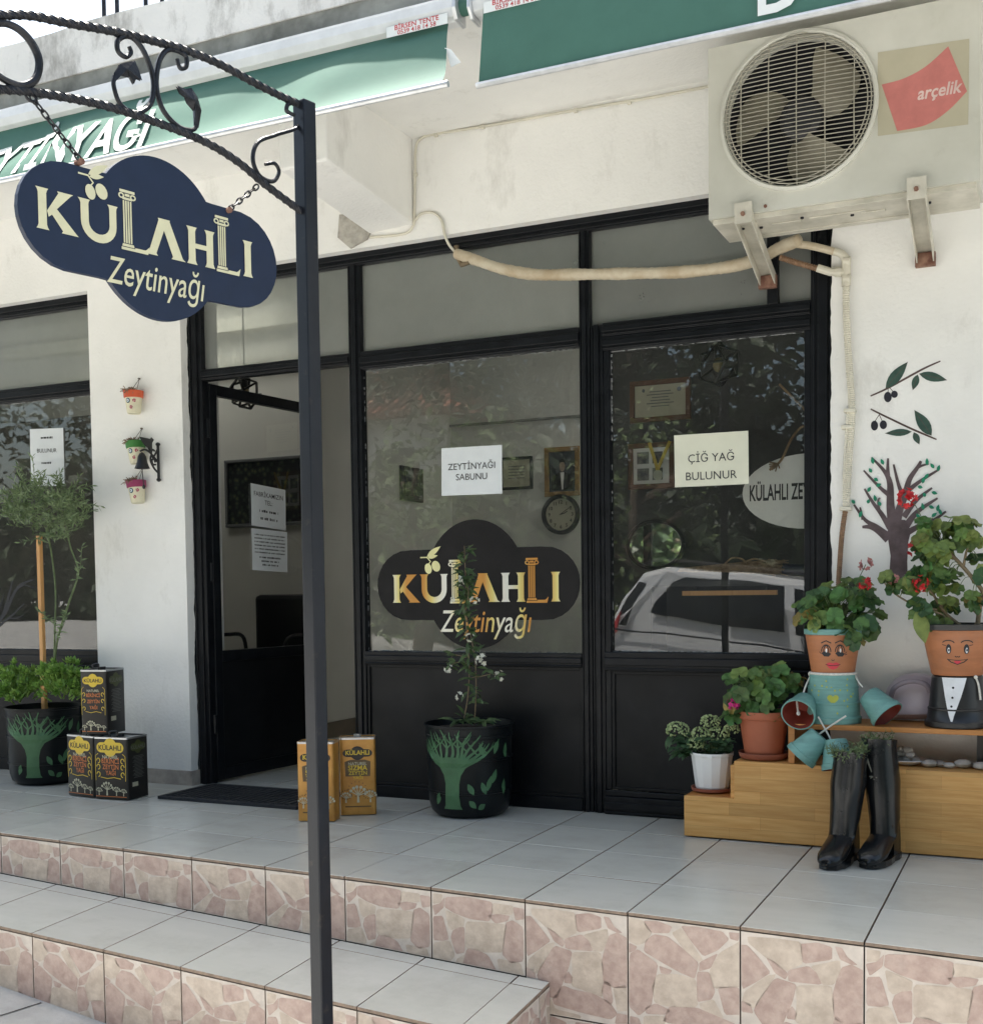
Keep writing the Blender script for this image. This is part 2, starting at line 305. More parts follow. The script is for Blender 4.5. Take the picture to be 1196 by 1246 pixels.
# ------------------------------------------------------------------ mesh builder
class MB:
    def __init__(s): s.v = []; s.f = []; s.m = []
    def add(s, vs, fs, mi=0):
        o = len(s.v); s.v += [tuple(p) for p in vs]
        for f in fs: s.f.append(tuple(i+o for i in f)); s.m.append(mi)
        return s
    def box(s, x0, x1, y0, y1, z0, z1, mi=0, M=None):
        vs = [V3(p) for p in ((x0, y0, z0), (x1, y0, z0), (x1, y1, z0), (x0, y1, z0), (x0, y0, z1), (x1, y0, z1), (x1, y1, z1), (x0, y1, z1))]
        if M: vs = [M @ p for p in vs]
        return s.add(vs, [(0, 3, 2, 1), (4, 5, 6, 7), (0, 1, 5, 4), (1, 2, 6, 5), (2, 3, 7, 6), (3, 0, 4, 7)], mi)
    def loft(s, rings, mi=0, cap=True, close=True):
        o = len(s.v); n = len(rings[0])
        for r in rings: s.v += [tuple(p) for p in r]
        for i in range(len(rings)-1):
            for j in range(n if close else n-1):
                k = (j+1) % n
                s.f.append((o+i*n+j, o+i*n+k, o+(i+1)*n+k, o+(i+1)*n+j)); s.m.append(mi)
        if cap:
            s.f.append(tuple(o+j for j in reversed(range(n)))); s.m.append(mi)
            s.f.append(tuple(o+(len(rings)-1)*n+j for j in range(n))); s.m.append(mi)
        return s
    def tube(s, pts, r, n=8, mi=0, twist=0.0, flat=1.0):
        pts = [V3(p) for p in pts]; rings = []
        t0 = (pts[1]-pts[0]).normalized(); a = t0.orthogonal().normalized(); prev = t0
        for i, p in enumerate(pts):
            t = (pts[min(i+1, len(pts)-1)]-pts[max(i-1, 0)])
            t = t.normalized() if t.length > 1e-9 else prev
            q = prev.rotation_difference(t); a = q @ a; a = (a - t*a.dot(t)).normalized(); prev = t
            b = t.cross(a); rr = r[i] if isinstance(r, (list, tuple)) else r
            rings.append([p + (a*math.cos(2*math.pi*k/n+twist*i) + b*math.sin(2*math.pi*k/n+twist*i)*flat)*rr for k in range(n)])
        return s.loft(rings, mi)
    def lathe(s, prof, c=(0, 0, 0), n=24, mi=0, M=None, a0=0.0, a1=2*math.pi):
        full = abs(a1-a0-2*math.pi) < 1e-6
        kk = n if full else n+1
        rings = []
        for r, z in prof:
            ring = []
            for k in range(kk):
                a = a0+(a1-a0)*k/n
                p = V3((r*math.cos(a), r*math.sin(a), z))
                if M: p = M @ p
                ring.append(p+V3(c))
            rings.append(ring)
        return s.loft(rings, mi, cap=False, close=full)
    def disc(s, c, r, n=20, mi=0, fr=None):
        fr = fr or (lambda a, b: V3((c[0]+a, c[1]+b, c[2])))
        return s.add([fr(r*math.cos(2*math.pi*k/n), r*math.sin(2*math.pi*k/n)) for k in range(n)], [tuple(range(n))], mi)
    def poly(s, pts, fr, mi=0):
        return s.add([fr(a, b) for a, b in pts], [tuple(range(len(pts)))], mi)
    def prism(s, pts, fr, nrm, t, mi=0, mside=None):
        """flat polygon pts, front at fr, back at fr - nrm*t"""
        n = len(pts); A = [V3(fr(a, b)) for a, b in pts]; Bk = [p-V3(nrm)*t for p in A]
        o = len(s.v); s.v += [tuple(p) for p in A+Bk]; ms = mi if mside is None else mside
        s.f.append(tuple(o+i for i in range(n))); s.m.append(mi)
        s.f.append(tuple(o+n+i for i in reversed(range(n)))); s.m.append(ms)
        for i in range(n):
            k = (i+1) % n; s.f.append((o+i, o+n+i, o+n+k, o+k)); s.m.append(ms)
        return s
    def blob(s, c, rx, ry, rz, n=8, mi=0, M=None, jit=0.0, rnd=random):
        rings = []
        h = max(3, n//2)
        for i in range(h+1):
            ph = math.pi*i/h; ring = []
            for k in range(n):
                a = 2*math.pi*k/n; j = 1+rnd.uniform(-jit, jit)
                p = V3((rx*math.sin(ph)*math.cos(a)*j, ry*math.sin(ph)*math.sin(a)*j, rz*math.cos(ph)))
                ring.append((M @ p if M else p)+V3(c))
            rings.append(ring)
        return s.loft(rings[::-1], mi, cap=False)
    def mesh(s, name, mats, smooth=False):
        me = bpy.data.meshes.new(name); me.from_pydata(s.v, [], s.f)
        for M in (mats if isinstance(mats, (list, tuple)) else [mats]): me.materials.append(M)
        me.polygons.foreach_set('material_index', s.m)
        if smooth:
            me.polygons.foreach_set('use_smooth', [True]*len(s.f))
        me.update(); return me
    def build(s, name, mats, parent=None, smooth=False, bevel=0.0, seg=2, ang=35, auto=True):
        me = s.mesh(name, mats, smooth)
        o = link(name, me, parent)
        if smooth and auto:
            try: me.set_sharp_from_angle(angle=R(ang))
            except Exception: pass
        if bevel:
            b = o.modifiers.new('bevel', 'BEVEL'); b.width = bevel; b.segments = seg; b.limit_method = 'ANGLE'; b.angle_limit = R(40)
        return o
def link(name, me, parent=None, M=None):
    o = bpy.data.objects.new(name, me); COL.objects.link(o)
    if M is not None: o.matrix_basis = M
    if parent is not None:
        o.parent = parent
        o.matrix_parent_inverse = Matrix.Translation(-V3(parent.location)) if parent.type == 'EMPTY' else Matrix.Identity(4)
    return o
def thing(name, label, cat, loc=(0, 0, 0), group=None):
    o = bpy.data.objects.new(name, None); COL.objects.link(o); o.location = loc; o.empty_display_size = 0.1
    o['label'] = label; o['category'] = cat
    if group: o['group'] = group
    return o
def tag(o, label, cat, group=None):
    o['label'] = label; o['category'] = cat
    if group: o['group'] = group
    return o
def structure(o): o['kind'] = 'structure'; return o
def frame(o, u, v, eps=0.0):
    o, u, v = V3(o), V3(u), V3(v); n = u.cross(v).normalized()
    return lambda a, b: o+u*a+v*b+n*eps
_tc = {}
def glyphs(s, size, bold=0.0):
    k = (s, size, bold)
    if k not in _tc:
        c = bpy.data.curves.new('lettering', 'FONT'); c.body = s; c.size = size; c.align_x = 'CENTER'; c.offset = bold*size; c.resolution_u = 3
        o = bpy.data.objects.new('lettering', c); COL.objects.link(o); bpy.context.view_layer.update()
        me = o.to_mesh(); _tc[k] = ([(p.co.x, p.co.y) for p in me.vertices], [tuple(f.vertices) for f in me.polygons]); o.to_mesh_clear()
        bpy.data.objects.remove(o); bpy.data.curves.remove(c)
    return _tc[k]
def write(mb, s, fr, size, mi=0, x=0.0, y=0.0, bold=0.0, sx=1.0, shear=0.0, align='c'):
    vs, fs = glyphs(s, size, bold)
    if not vs: return mb
    xs = [p[0] for p in vs]
    off = {'c': -(min(xs)+max(xs))/2, 'l': -min(xs), 'r': -max(xs)}[align]
    return mb.add([fr(x+(a+off)*sx+b*shear, y+b) for a, b in vs], fs, mi)
def bez(pts, n=6):
    """Catmull-Rom through points"""
    P = [V3(p) for p in pts]; out = []
    for i in range(len(P)-1):
        a, b, c, d = P[max(i-1, 0)], P[i], P[i+1], P[min(i+2, len(P)-1)]
        for k in range(n):
            t = k/n; out.append(0.5*((2*b)+(c-a)*t+(2*a-5*b+4*c-d)*t*t+(3*b-a-3*c+d)*t**3))
    out.append(P[-1]); return out
def bez2(pts, n=6): return [(p.x, p.y) for p in bez([(a, b, 0) for a, b in pts], n)]
def ribbon(mb, pts, wid, fr, mi=0):
    """flat painted stroke; wid a number or a list"""
    n = len(pts); L_, R_ = [], []
    for i, (x, y) in enumerate(pts):
        a = pts[max(i-1, 0)]; b = pts[min(i+1, n-1)]; dx, dy = b[0]-a[0], b[1]-a[1]; l = math.hypot(dx, dy) or 1
        w_ = (wid[i] if isinstance(wid, (list, tuple)) else wid)/2
        L_.append((x-dy/l*w_, y+dx/l*w_)); R_.append((x+dy/l*w_, y-dx/l*w_))
    o = L_+R_
    return mb.add([fr(a, b) for a, b in o], [(i, i+1, n+i+1, n+i) for i in range(n-1)], mi)
def ell(cx, cy, rx, ry, n=16, rot=0.0):
    c, s_ = math.cos(rot), math.sin(rot)
    return [(cx+rx*math.cos(t)*c-ry*math.sin(t)*s_, cy+rx*math.cos(t)*s_+ry*math.sin(t)*c) for t in [2*math.pi*k/n for k in range(n)]]
def leafp(x0, y0, x1, y1, wd, n=7):
    """pointed leaf polygon from base to tip"""
    dx, dy = x1-x0, y1-y0; l = math.hypot(dx, dy); ux, uy = dx/l, dy/l; a, b = [], []
    for i in range(n+1):
        t = i/n; h = wd/2*math.sin(math.pi*t**0.85)
        a.append((x0+dx*t-uy*h, y0+dy*t+ux*h)); b.append((x0+dx*t+uy*h, y0+dy*t-ux*h))
    return a+b[-2:0:-1]
# ================================================================== GROUND, STEPS, PORCH
def nose(x): return -(1.285+0.0579*x)
def lnose(x): return -(1.710+0.0527*x)
def zback(x): return -(0.176+0.0326*x)
def zfront(x): return -(0.198+0.0334*x)
def zstreet(x):
    x = max(-9, min(9, x)); return -(0.402+0.0996*x)
T = 0.333
g = MB(); xs = [-260, -60, -20, -9, -6, -4, -2, 0, 1, 2, 3, 4, 6, 9, 20, 60, 260]; ys = [-260, -60, -20, -12, -8, -5, -3, -2, -1, 0, 6, 20, 60, 260]
g.add([(x, y, zstreet(x)) for x in xs for y in ys], [(i*len(ys)+j, (i+1)*len(ys)+j, (i+1)*len(ys)+j+1, i*len(ys)+j+1) for i in range(len(xs)-1) for j in range(len(ys)-1)])
street = structure(g.build('street', mSTREET))
# slab joints in the concrete beside the steps
for i, (x0, y0, x1, y1) in enumerate([(-2.2, -2.03, 3.2, -2.31), (0.36, -1.74, 0.22, -2.6), (1.4, -1.80, 1.26, -2.7)]):
    q = MB(); dx, dy = x1-x0, y1-y0; l = math.hypot(dx, dy); nx, ny = -dy/l*0.004, dx/l*0.004
    q.add([(x0+nx, y0+ny, zstreet(x0)+0.0015), (x1+nx, y1+ny, zstreet(x1)+0.0015), (x1-nx, y1-ny, zstreet(x1)+0.0015), (x0-nx, y0-ny, zstreet(x0)+0.0015)], [(0, 1, 2, 3)])
    q.build('slab_joint', mGROUT, street)
p = MB(); X0, X1 = -5.0, 6.0
p.prism([(X0, nose(X0)+0.010), (X1, nose(X1)+0.010), (X1, 3.9), (X0, 3.9)], lambda a, b: V3((a, b, -0.010)), (0, 0, 1), 1.6)
porch = structure(p.build('porch', mGROUT))
XE = 2.082
def ylo(x): return lnose(x)+0.010
q = MB()
tp = [(X0, nose(X0)+0.05, zback(X0)-0.010), (X0, ylo(X0), zfront(X0)-0.010), (XE-0.010, ylo(XE), zfront(XE)-0.010), (XE-0.010, nose(XE)+0.05, zback(XE)-0.010)]
q.add(tp+[(a, b, -1.6) for a, b, c in tp], [(0, 1, 2, 3), (0, 4, 5, 1), (1, 5, 6, 2), (2, 6, 7, 3), (3, 7, 4, 0)])
lstep = structure(q.build('lower_step', mGROUT))
# floor tiles of the porch, each its own piece
mTBODY = mat('tile_body', (0.26, 0.19, 0.14), 0.7, var=0.2, scale=40)
def tile_mesh(M):
    t = MB(); G = 0.0026; th = 0.010
    o = [(0+G, 0+G), (T-G, 0+G), (T-G, 0.355-G), (0+G, 0.355-G)]; c = 0.0012
    inn = [(a+(c if i in (0, 3) else -c), b+(c if i < 2 else -c)) for i, (a, b) in enumerate(o)]
    t.add([(a, b, -th) for a, b in o]+[(a, b, -c) for a, b in o]+[(a, b, 0) for a, b in inn], [(8, 9, 10, 11)], 0)
    for i in range(4):
        k = (i+1) % 4; t.f.append((4+i, 4+k, 8+k, 8+i)); t.m.append(0); t.f.append((i, k, 4+k, 4+i)); t.m.append(1)
    t.v = [(a, b-0.0579*a, c) for a, b, c in t.v]
    return t.mesh('floor_tile', [M, mTBODY])
TM = [tile_mesh(mTILE), tile_mesh(mTILE2)]
rt = random.Random(3)
for i in range(-14, 16):
    for j in range(0, 9):
        x = i*T; y = nose(x)+j*0.355
        if y > 1.5 and not (-3 < x < 0.7): continue
        M = Matrix.Translation((x, y, rt.uniform(-0.0006, 0.0004))) @ Matrix.Rotation(rt.uniform(-.0016, .0016), 4, 'X') @ Matrix.Rotation(rt.uniform(-.0016, .0016), 4, 'Y')
        link('floor_tile', TM[rt.random() < 0.35], porch, M)
def quad_tile(c, name, parent, M, th=0.010, G=0.002):
    c = [V3(k) for k in c]; ce = sum(c, V3())/4; c = [k+(ce-k).normalized()*G*1.4 for k in c]
    n = (c[1]-c[0]).cross(c[3]-c[0]).normalized()
    t = MB(); t.add([k-n*th for k in c]+c, [(4, 5, 6, 7)], 0)
    for i in range(4):
        k = (i+1) % 4; t.f.append((i, k, 4+k, 4+i)); t.m.append(1)
    return t.build(name, [M, mTBODY], parent)
for i in range(-14, 6):
    xa = 0.31+i*T; xb = xa+T
    if xa > XE: continue
    last = xb > XE-0.05
    if last: xb = XE
    ya, yb = nose(xa), nose(xb); za, zb = zback(xa), zback(xb)
    s = 0.062; f = 0.062/0.425
    la, lb = lnose(xa), lnose(xb)
    zma, zmb = za+(zfront(xa)-za)*f, zb+(zfront(xb)-zb)*f
    quad_tile([(xa, ya-s, zma), (xb, yb-s, zmb), (xb, yb, zb), (xa, ya, za)], 'tread_strip', lstep, mTILE)
    quad_tile([(xa, la, zfront(xa)), (xb, lb, zfront(xb)), (xb, yb-s, zmb), (xa, ya-s, zma)], 'tread_tile', lstep, TM and (mTILE if i % 3 else mTILE2))
# printed riser tiles: three print designs, traced polygon by polygon (u across, v down, in tiles)
def conv(x0, w, y0, sl, h, L): return [[((x-x0)/w, (y-y0-sl*(x-x0))/(h+0.06*(x-x0))) for x, y in P] for P in L]
DA = (conv(155, 495, 460, .125, 545, [
 [(160, 532), (186, 534), (232, 590), (276, 650), (222, 690), (164, 726)], [(265, 586), (300, 606), (350, 655), (338, 680), (300, 652)],
 [(405, 520), (470, 515), (522, 532), (522, 585), (415, 606)], [(540, 530), (566, 536), (585, 575), (622, 606), (600, 606), (560, 585)],
 [(356, 642), (432, 622), (466, 655), (482, 702), (358, 690)], [(565, 630), (600, 616), (644, 642), (646, 878), (590, 882), (538, 856), (530, 760), (545, 690)],
 [(300, 684), (382, 712), (366, 785), (330, 880), (312, 936), (276, 930), (216, 832), (230, 790)], [(352, 828), (368, 810), (386, 840), (380, 866), (348, 862)],
 [(346, 882), (400, 905), (480, 920), (556, 962), (592, 1020), (560, 1046), (420, 1010), (304, 975), (296, 945)], [(540, 856), (566, 868), (578, 950), (570, 974), (540, 950), (528, 905)],
 [(162, 786), (196, 800), (206, 840), (162, 832)], [(600, 1020), (648, 1030), (648, 1070), (590, 1070)]]),
 conv(155, 495, 460, .125, 545, [[(192, 492), (300, 500), (398, 512), (404, 606), (340, 640), (300, 606), (262, 580), (196, 520)], [(176, 742), (262, 672), (300, 664), (214, 816), (166, 782)],
 [(388, 716), (520, 714), (530, 800), (526, 930), (480, 912), (384, 876), (392, 800)], [(446, 622), (552, 592), (556, 640), (530, 700), (490, 700), (470, 650)], [(160, 1000), (280, 950), (300, 1000), (420, 1030), (400, 1075), (160, 1060)],
 [(582, 890), (640, 880), (646, 1000), (600, 1004)]]))
DB = (conv(650, 540, 522, .125, 570, [
 [(735, 548), (800, 552), (864, 575), (850, 606), (772, 604), (745, 580)], [(746, 650), (786, 620), (850, 632), (930, 700), (988, 756), (970, 832), (900, 800), (820, 752), (738, 702)],
 [(918, 574), (1000, 580), (1104, 600), (1132, 636), (1080, 690), (1020, 718), (960, 640)], [(1084, 710), (1050, 782), (1000, 797), (1004, 754)], [(658, 660), (694, 678), (684, 696), (656, 706)],
 [(662, 722), (702, 700), (796, 770), (776, 870), (764, 968), (704, 1018), (658, 972)], [(808, 776), (866, 796), (852, 816), (816, 810)], [(990, 808), (1046, 810), (1070, 900), (1054, 938), (990, 952)],
 [(1088, 884), (1180, 880), (1192, 1014), (1120, 1016)], [(740, 986), (790, 968), (856, 1000), (832, 1020), (744, 1016)], [(862, 982), (990, 990), (1080, 1030), (1160, 1066), (1100, 1090), (830, 1060)],
 [(1140, 602), (1186, 606), (1178, 642), (1146, 632)], [(660, 1030), (700, 1040), (716, 1080), (660, 1080)]]),
 conv(650, 540, 522, .125, 570, [[(656, 534), (728, 552), (766, 606), (736, 652), (700, 664), (658, 645)], [(800, 822), (880, 820), (976, 842), (984, 980), (850, 975), (786, 956), (776, 880)],
 [(872, 612), (916, 586), (1012, 738), (990, 746), (930, 690)], [(1094, 712), (1190, 650), (1192, 870), (1070, 882), (1050, 800)], [(1002, 966), (1064, 944), (1112, 1040), (1010, 992)], [(730, 1030), (840, 1030), (820, 1085), (730, 1090)]]))
DC = (conv(620, 660, 657, .125, 640, [
 [(632, 748), (680, 740), (716, 702), (708, 760), (650, 806)], [(735, 702), (880, 706), (1045, 735), (1050, 790), (1026, 850), (900, 832), (800, 800), (730, 762)],
 [(1030, 818), (1100, 812), (1170, 822), (1156, 852), (1080, 866)], [(635, 822), (702, 820), (742, 956), (700, 964), (636, 958)], [(776, 912), (806, 896), (856, 890), (856, 1040), (796, 1046), (764, 950)],
 [(1150, 872), (1196, 858), (1262, 900), (1262, 1100), (1180, 1110), (1124, 1056)], [(878, 1026), (940, 1032), (1020, 1070), (1080, 1180), (1000, 1220), (830, 1190)],
 [(1200, 770), (1270, 780), (1272, 840), (1216, 846)], [(640, 1150), (740, 1140), (790, 1220), (640, 1300)], [(1000, 1230), (1160, 1200), (1262, 1290), (1000, 1300)]]),
 conv(620, 660, 657, .125, 640, [[(728, 782), (800, 812), (856, 838), (850, 880), (806, 886), (766, 900), (746, 880)], [(874, 858), (1000, 866), (1146, 880), (1118, 1044), (1000, 1040), (872, 1014)],
 [(636, 984), (746, 972), (782, 1060), (740, 1130), (636, 1136)], [(1062, 742), (1192, 760), (1192, 812), (1056, 806)], [(638, 676), (700, 684), (690, 728), (636, 736)], [(1090, 1090), (1240, 1120), (1262, 1200), (1110, 1190)], [(800, 1090), (860, 1060), (826, 1176), (790, 1190)]]))
DES = [DA, DB, DC]
def clip(P, lim, axis, keep_less):
    out = []
    for i in range(len(P)):
        a, b = P[i], P[(i+1) % len(P)]; ia = (a[axis] <= lim) == keep_less; ib = (b[axis] <= lim) == keep_less
        if ia: out.append(a)
        if ia != ib:
            t = (lim-a[axis])/(b[axis]-a[axis]); out.append((a[0]+(b[0]-a[0])*t, a[1]+(b[1]-a[1])*t))
    return out
def rnd_poly(P):
    """cut the corners so printed stones have softened outlines"""
    out = []; mx, my = sum(p[0] for p in P)/len(P), sum(p[1] for p in P)/len(P); P = [(mx+(x-mx)*(1.05+.006/max(.03, abs(x-mx)+abs(y-my))), my+(y-my)*(1.05+.006/max(.03, abs(x-mx)+abs(y-my)))) for x, y in P]
    for i in range(len(P)):
        a, b = P[i], P[(i+1) % len(P)]
        out.append((a[0]*.9+b[0]*.1, a[1]*.9+b[1]*.1)); out.append((a[0]*.1+b[0]*.9, a[1]*.1+b[1]*.9))
    return out
def riser_tile(o, u, hl, hr, des, parent, umax=1.0, v0=0.0):
    """o top-left corner, u full-width vector; hl, hr heights at both ends (m)"""
    o = V3(o); u = V3(u); wd = u.length; G = 0.0022
    n = u.cross(V3((0, 0, 1))).normalized()
    def P3(a, b, e=0.0): return o+u*a+V3((0, 0, -1))*b+n*e
    t = MB(); ga = G/wd
    c = [(ga, -hl if 0 else hl-G), (umax-ga, hr-G), (umax-ga, G), (ga, G)]
    F = [P3(a, b) for a, b in c]; Bk = [k-n*0.010 for k in F]
    t.add(F+Bk, [(0, 1, 2, 3)], 0)
    for i in range(4):
        k = (i+1) % 4; t.f.append((i, 4+i, 4+k, k)); t.m.append(3)
    for mi, L in ((2, des[0]), (1, des[1])):
        for P in L:
            Q = [(a, (b+v0)*T) for a, b in rnd_poly(P)]
            hh = min(hl, hr)
            for lim, ax, kl in ((ga*1.5, 0, False), (umax-ga*1.5, 0, True), (G*1.5, 1, False), (max(hl, hr)-G*2, 1, True)):
                if Q: Q = clip(Q, lim, ax, kl)
            if abs(hl-hr) > 0.003 and Q: Q = [(a, min(b, (hl+(hr-hl)*a)-G*2)) for a, b in Q]
            if len(Q) >= 3: t.poly([(a, b) for a, b in Q][::-1], lambda a, b: P3(a, b, 0.0006), mi)
    return t.build('riser_tile', [mRTILE, mRBEI, mRPINK, mTBODY], parent)
order = {-4: 2, -3: 1, -2: 0, -1: 2, 0: 2, 1: 2, 2: 0, 3: 0, 4: 2, 5: 2, 6: 0, 7: 1, 8: 0, 9: 2, 10: 1, 11: 0}
for k in range(-13, 13):
    xa, xb = k*T, k*T+T
    inset = 0.004
    top = -0.012
    u = V3((T, nose(xb)-nose(xa), 0))
    if xb < XE+0.01: ha, hb = -zback(xa)-0.012, -zback(xb)-0.012
    else: ha = hb = T
    ha, hb = min(ha, T), min(hb, T)
    riser_tile((xa, nose(xa)+inset, top), u, ha, hb, DES[order.get(k, k % 3)], porch)
    if xb > XE:
        zl = -zstreet(xb)+0.05
        riser_tile((xa, nose(xa)+inset, top-T), u, max(zl-T, .05), max(zl-T, .05), DES[(k+1) % 3], porch)
lo = {-1: 1, 0: 0, 1: 1, 2: 1, 3: 0, 4: 2, 5: 1}
for i in range(-14, 6):
    xa = 0.31+(i-1)*T; xb = xa+T
    if xa > XE: continue
    um = 1.0 if xb < XE else (XE-xa)/T
    u = V3((T, lnose(xb)-lnose(xa), zfront(xb)-zfront(xa)))
    h = 0.21+0.0662*(xa+T/2)
    riser_tile((xa, lnose(xa)+0.004, zfront(xa)-0.012), u, h, h+0.02, DES[lo.get(i, (i*2) % 3)], lstep, umax=um)
# end face of the lower step
ue = V3((0, nose(XE)-lnose(XE), zback(XE)-zfront(XE)))
uu = ue.normalized()*T
riser_tile((XE-0.003, lnose(XE)+0.004, zfront(XE)-0.012), uu, 0.33, 0.33, DES[0], lstep, umax=1.0)
riser_tile(V3((XE-0.003, lnose(XE)+0.004, zfront(XE)-0.012))+uu, uu, 0.33, 0.33, DES[2], lstep, umax=(ue.length-T)/T)

# ================================================================== THE BUILDING
bld = thing('shop_building', 'white rendered shop building with a balcony slab above the black shop front', 'building', (0, 0, 0))
mSKIRT = mat('beige_skirting_tile', (0.36, 0.32, 0.28), 0.45, var=0.2, scale=16)
YW = -0.06; ZL = 2.462; ZS = 2.891; XL0, XL1, XR0 = -0.945, -0.366, 2.680
def wallbox(name, x0, x1, y0, y1, z0, z1, M=mWALL): return MB().box(x0, x1, y0, y1, z0, z1).build(name, M, bld)
wallbox('pilaster', XL0, XL1, YW, 0.22, 0, ZL)
wallbox('side_wall', XR0, 6, YW, 0.22, -0.0, ZL)
wallbox('side_wall', -6, -4.2, YW, 0.22, 0, ZL)
wallbox('lintel', -6, 6, YW, 0.22, ZL, ZS)
HOLES = ((-2.3, -1.0, 0.85, 1.55), (1.0, 2.6, 2.4, 3.5))   # roof openings for milky panels, unseen and added to brighten the rooms
def holed(name, M, x0, x1, y0, y1, z0, z1):
    b = MB(); xs = sorted({x0, x1, -2.3, -1.0, 1.0, 2.6}); ys = sorted({y0, y1, .85, 1.55, 2.4, 3.5})
    for xa, xb in zip(xs, xs[1:]):
        for ya, yb in zip(ys, ys[1:]):
            if not any(h[0] <= xa and xb <= h[1] and h[2] <= ya and yb <= h[3] for h in HOLES): b.box(xa, xb, ya, yb, z0, z1)
    return b.build(name, M, bld)
holed('balcony_slab', mWALL, -6, 6, -0.985, 4.0, ZS, 3.02)
for h in HOLES: MB().box(h[0]-.03, h[1]+.03, h[2]-.03, h[3]+.03, 3.021, 3.029).build('added_fill_panel', mMILK, bld)
pe = MB(); n_ = 60; rr = random.Random(5)
# weathered parapet edge with a slightly uneven rim
top = [(-6+12*i/n_, 3.185+rr.uniform(-.006, .006)) for i in range(n_+1)]
pe.loft([[(x, -1.0, 3.0), (x, -1.0, z), (x, -0.86, z+.004), (x, -0.86, 3.0)] for x, z in top])
pe.build('parapet', mWALLD, bld)
MB().box(-6, 6, -0.994, -0.985, 2.885, 2.999).build('slab_edge', mDIRTY, bld)
for px in (127, 143, 178, 198, 269):
    P = aY(px, 14, 0.9)
    MB().tube([(P.x, 0.9, 3.02), (P.x, 0.9, 4.6)], 0.013, 8).build('railing_post', mIRON, bld)
b = MB(); q0 = [(0.70, YW, 2.515), (0.92, YW, 2.528), (0.92, -0.74, 2.588), (0.70, -0.74, 2.580)]
b.add(q0+[(x, y, ZS) for x, y, z in q0], [(3, 2, 1, 0), (0, 1, 5, 4), (1, 2, 6, 5), (2, 3, 7, 6), (3, 0, 4, 7)])
b.build('bracket_beam', mWALL, bld, bevel=0.008)
# broken plaster beside the bracket
b = MB(); rr = random.Random(9)
pl = [(415, 262), (432, 262), (452, 284), (448, 292), (428, 303), (413, 290)]
b.prism([(aY(x, y, YW).x, aY(x, y, YW).z) for x, y in pl], lambda a, z: V3((a, YW-0.014, z)), (0, -1, 0), 0.012)
b.build('mortar_patch', mat('bare_mortar', (0.36, 0.34, 0.30), 0.9, var=0.25, scale=20, bump=0.5), bld)
MB().box(XL0-0.01, XL1+0.004, YW-0.010, YW-0.001, 0, 0.072).build('skirting', mSKIRT, bld)
MB().box(XL1, XL1+0.010, YW-0.010, 0.0, 0.0, 0.072).build('skirting', mSKIRT, bld)
# rooms behind the glass
MB().box(-4.4, -0.78, 1.70, 1.80, 0, 2.85).build('alcove_wall', mINT, bld)
MB().box(-0.88, -0.78, 1.80, 3.60, 0, 2.85).build('party_wall', mINT, bld)
MB().box(-0.88, 6, 3.60, 3.70, 0, 2.85).build('back_wall', mINT, bld)
MB().box(0.915, 6, 2.20, 2.30, 0, 2.85).build('dark_partition', mDARKW, bld)
MB().box(-4.2, -1.02, 0.72, 0.78, 0, 2.0).build('darkening_screen', mat('darkening_screen', (0.035, 0.033, 0.03), 0.6, scale=3, col2=(0.10, 0.09, 0.075)), bld)  # screen added so the room behind the left window looks dark
MB().box(-4.4, -4.2, 0.22, 1.80, 0, ZS).build('end_wall', mINT, bld)
MB().box(5.8, 6.0, 0.22, 3.60, 0, ZS).build('end_wall', mINT, bld)
MB().box(-6, 6, 3.80, 4.0, -1.0, ZS).build('rear_wall', mWALL, bld)
holed('room_ceiling', mINT, -4.2, 5.8, 0.22, 3.60, 2.85, 2.889)
MB().box(-0.78, 0.6, 3.575, 3.598, 2.205, 2.222).build('shadow_line_strip', mat('shadow_line_grey', (0.25, 0.25, 0.23), 0.7), bld)  # thin grey strip modelled for the shadow line across the back wall
MB().box(-4.2, -0.78, 1.685, 1.698, 0, 0.10).build('skirting', mat('brown_skirting', (0.2, 0.17, 0.13), 0.6), bld)
MB().box(-0.77, -0.755, 1.70, 3.6, 0, 0.10).build('skirting', MATS['brown_skirting'], bld)
MB().box(-4.2, -0.80, 1.62, 1.698, 2.40, 2.46).build('reflection_band', mat('reflection_band_cream', (0.7, 0.69, 0.6), 0.6), bld)  # pale bands built in place of stripes reflected in the transom pane
MB().box(-4.2, -0.80, 1.60, 1.698, 2.62, 2.70).build('reflection_band', MATS['reflection_band_cream'], bld)

# ------------------------------------------------------------------ shop fronts
def bar(name, parent, x0, x1, z0, z1, y0=0.0, y1=0.05, step=True):
    """painted steel profile with a raised inner rib"""
    b = MB(); b.box(x0, x1, y0, y1, z0, z1)
    w_, h_ = x1-x0, z1-z0
    if step and min(w_, h_) > 0.035:
        if w_ < h_: b.box(x0+w_*0.30, x1-w_*0.30, y0-0.010, y0, z0, z1); b.box(x0+w_*0.10, x0+w_*0.20, y0-0.006, y0, z0, z1)
        else: b.box(x0, x1, y0-0.010, y0, z0+h_*0.30, z1-h_*0.30); b.box(x0, x1, y0-0.006, y0, z0+h_*0.08, z0+h_*0.18)
    return b.build(name, mBLACK, parent, bevel=0.003)
def pane(parent, x0, x1, z0, z1, M=mGLASS, y=0.03, name='pane'):
    return MB().add([(x0, y, z0), (x1, y, z0), (x1, y, z1), (x0, y, z1)], [(0, 1, 2, 3)]).build(name, M, parent)
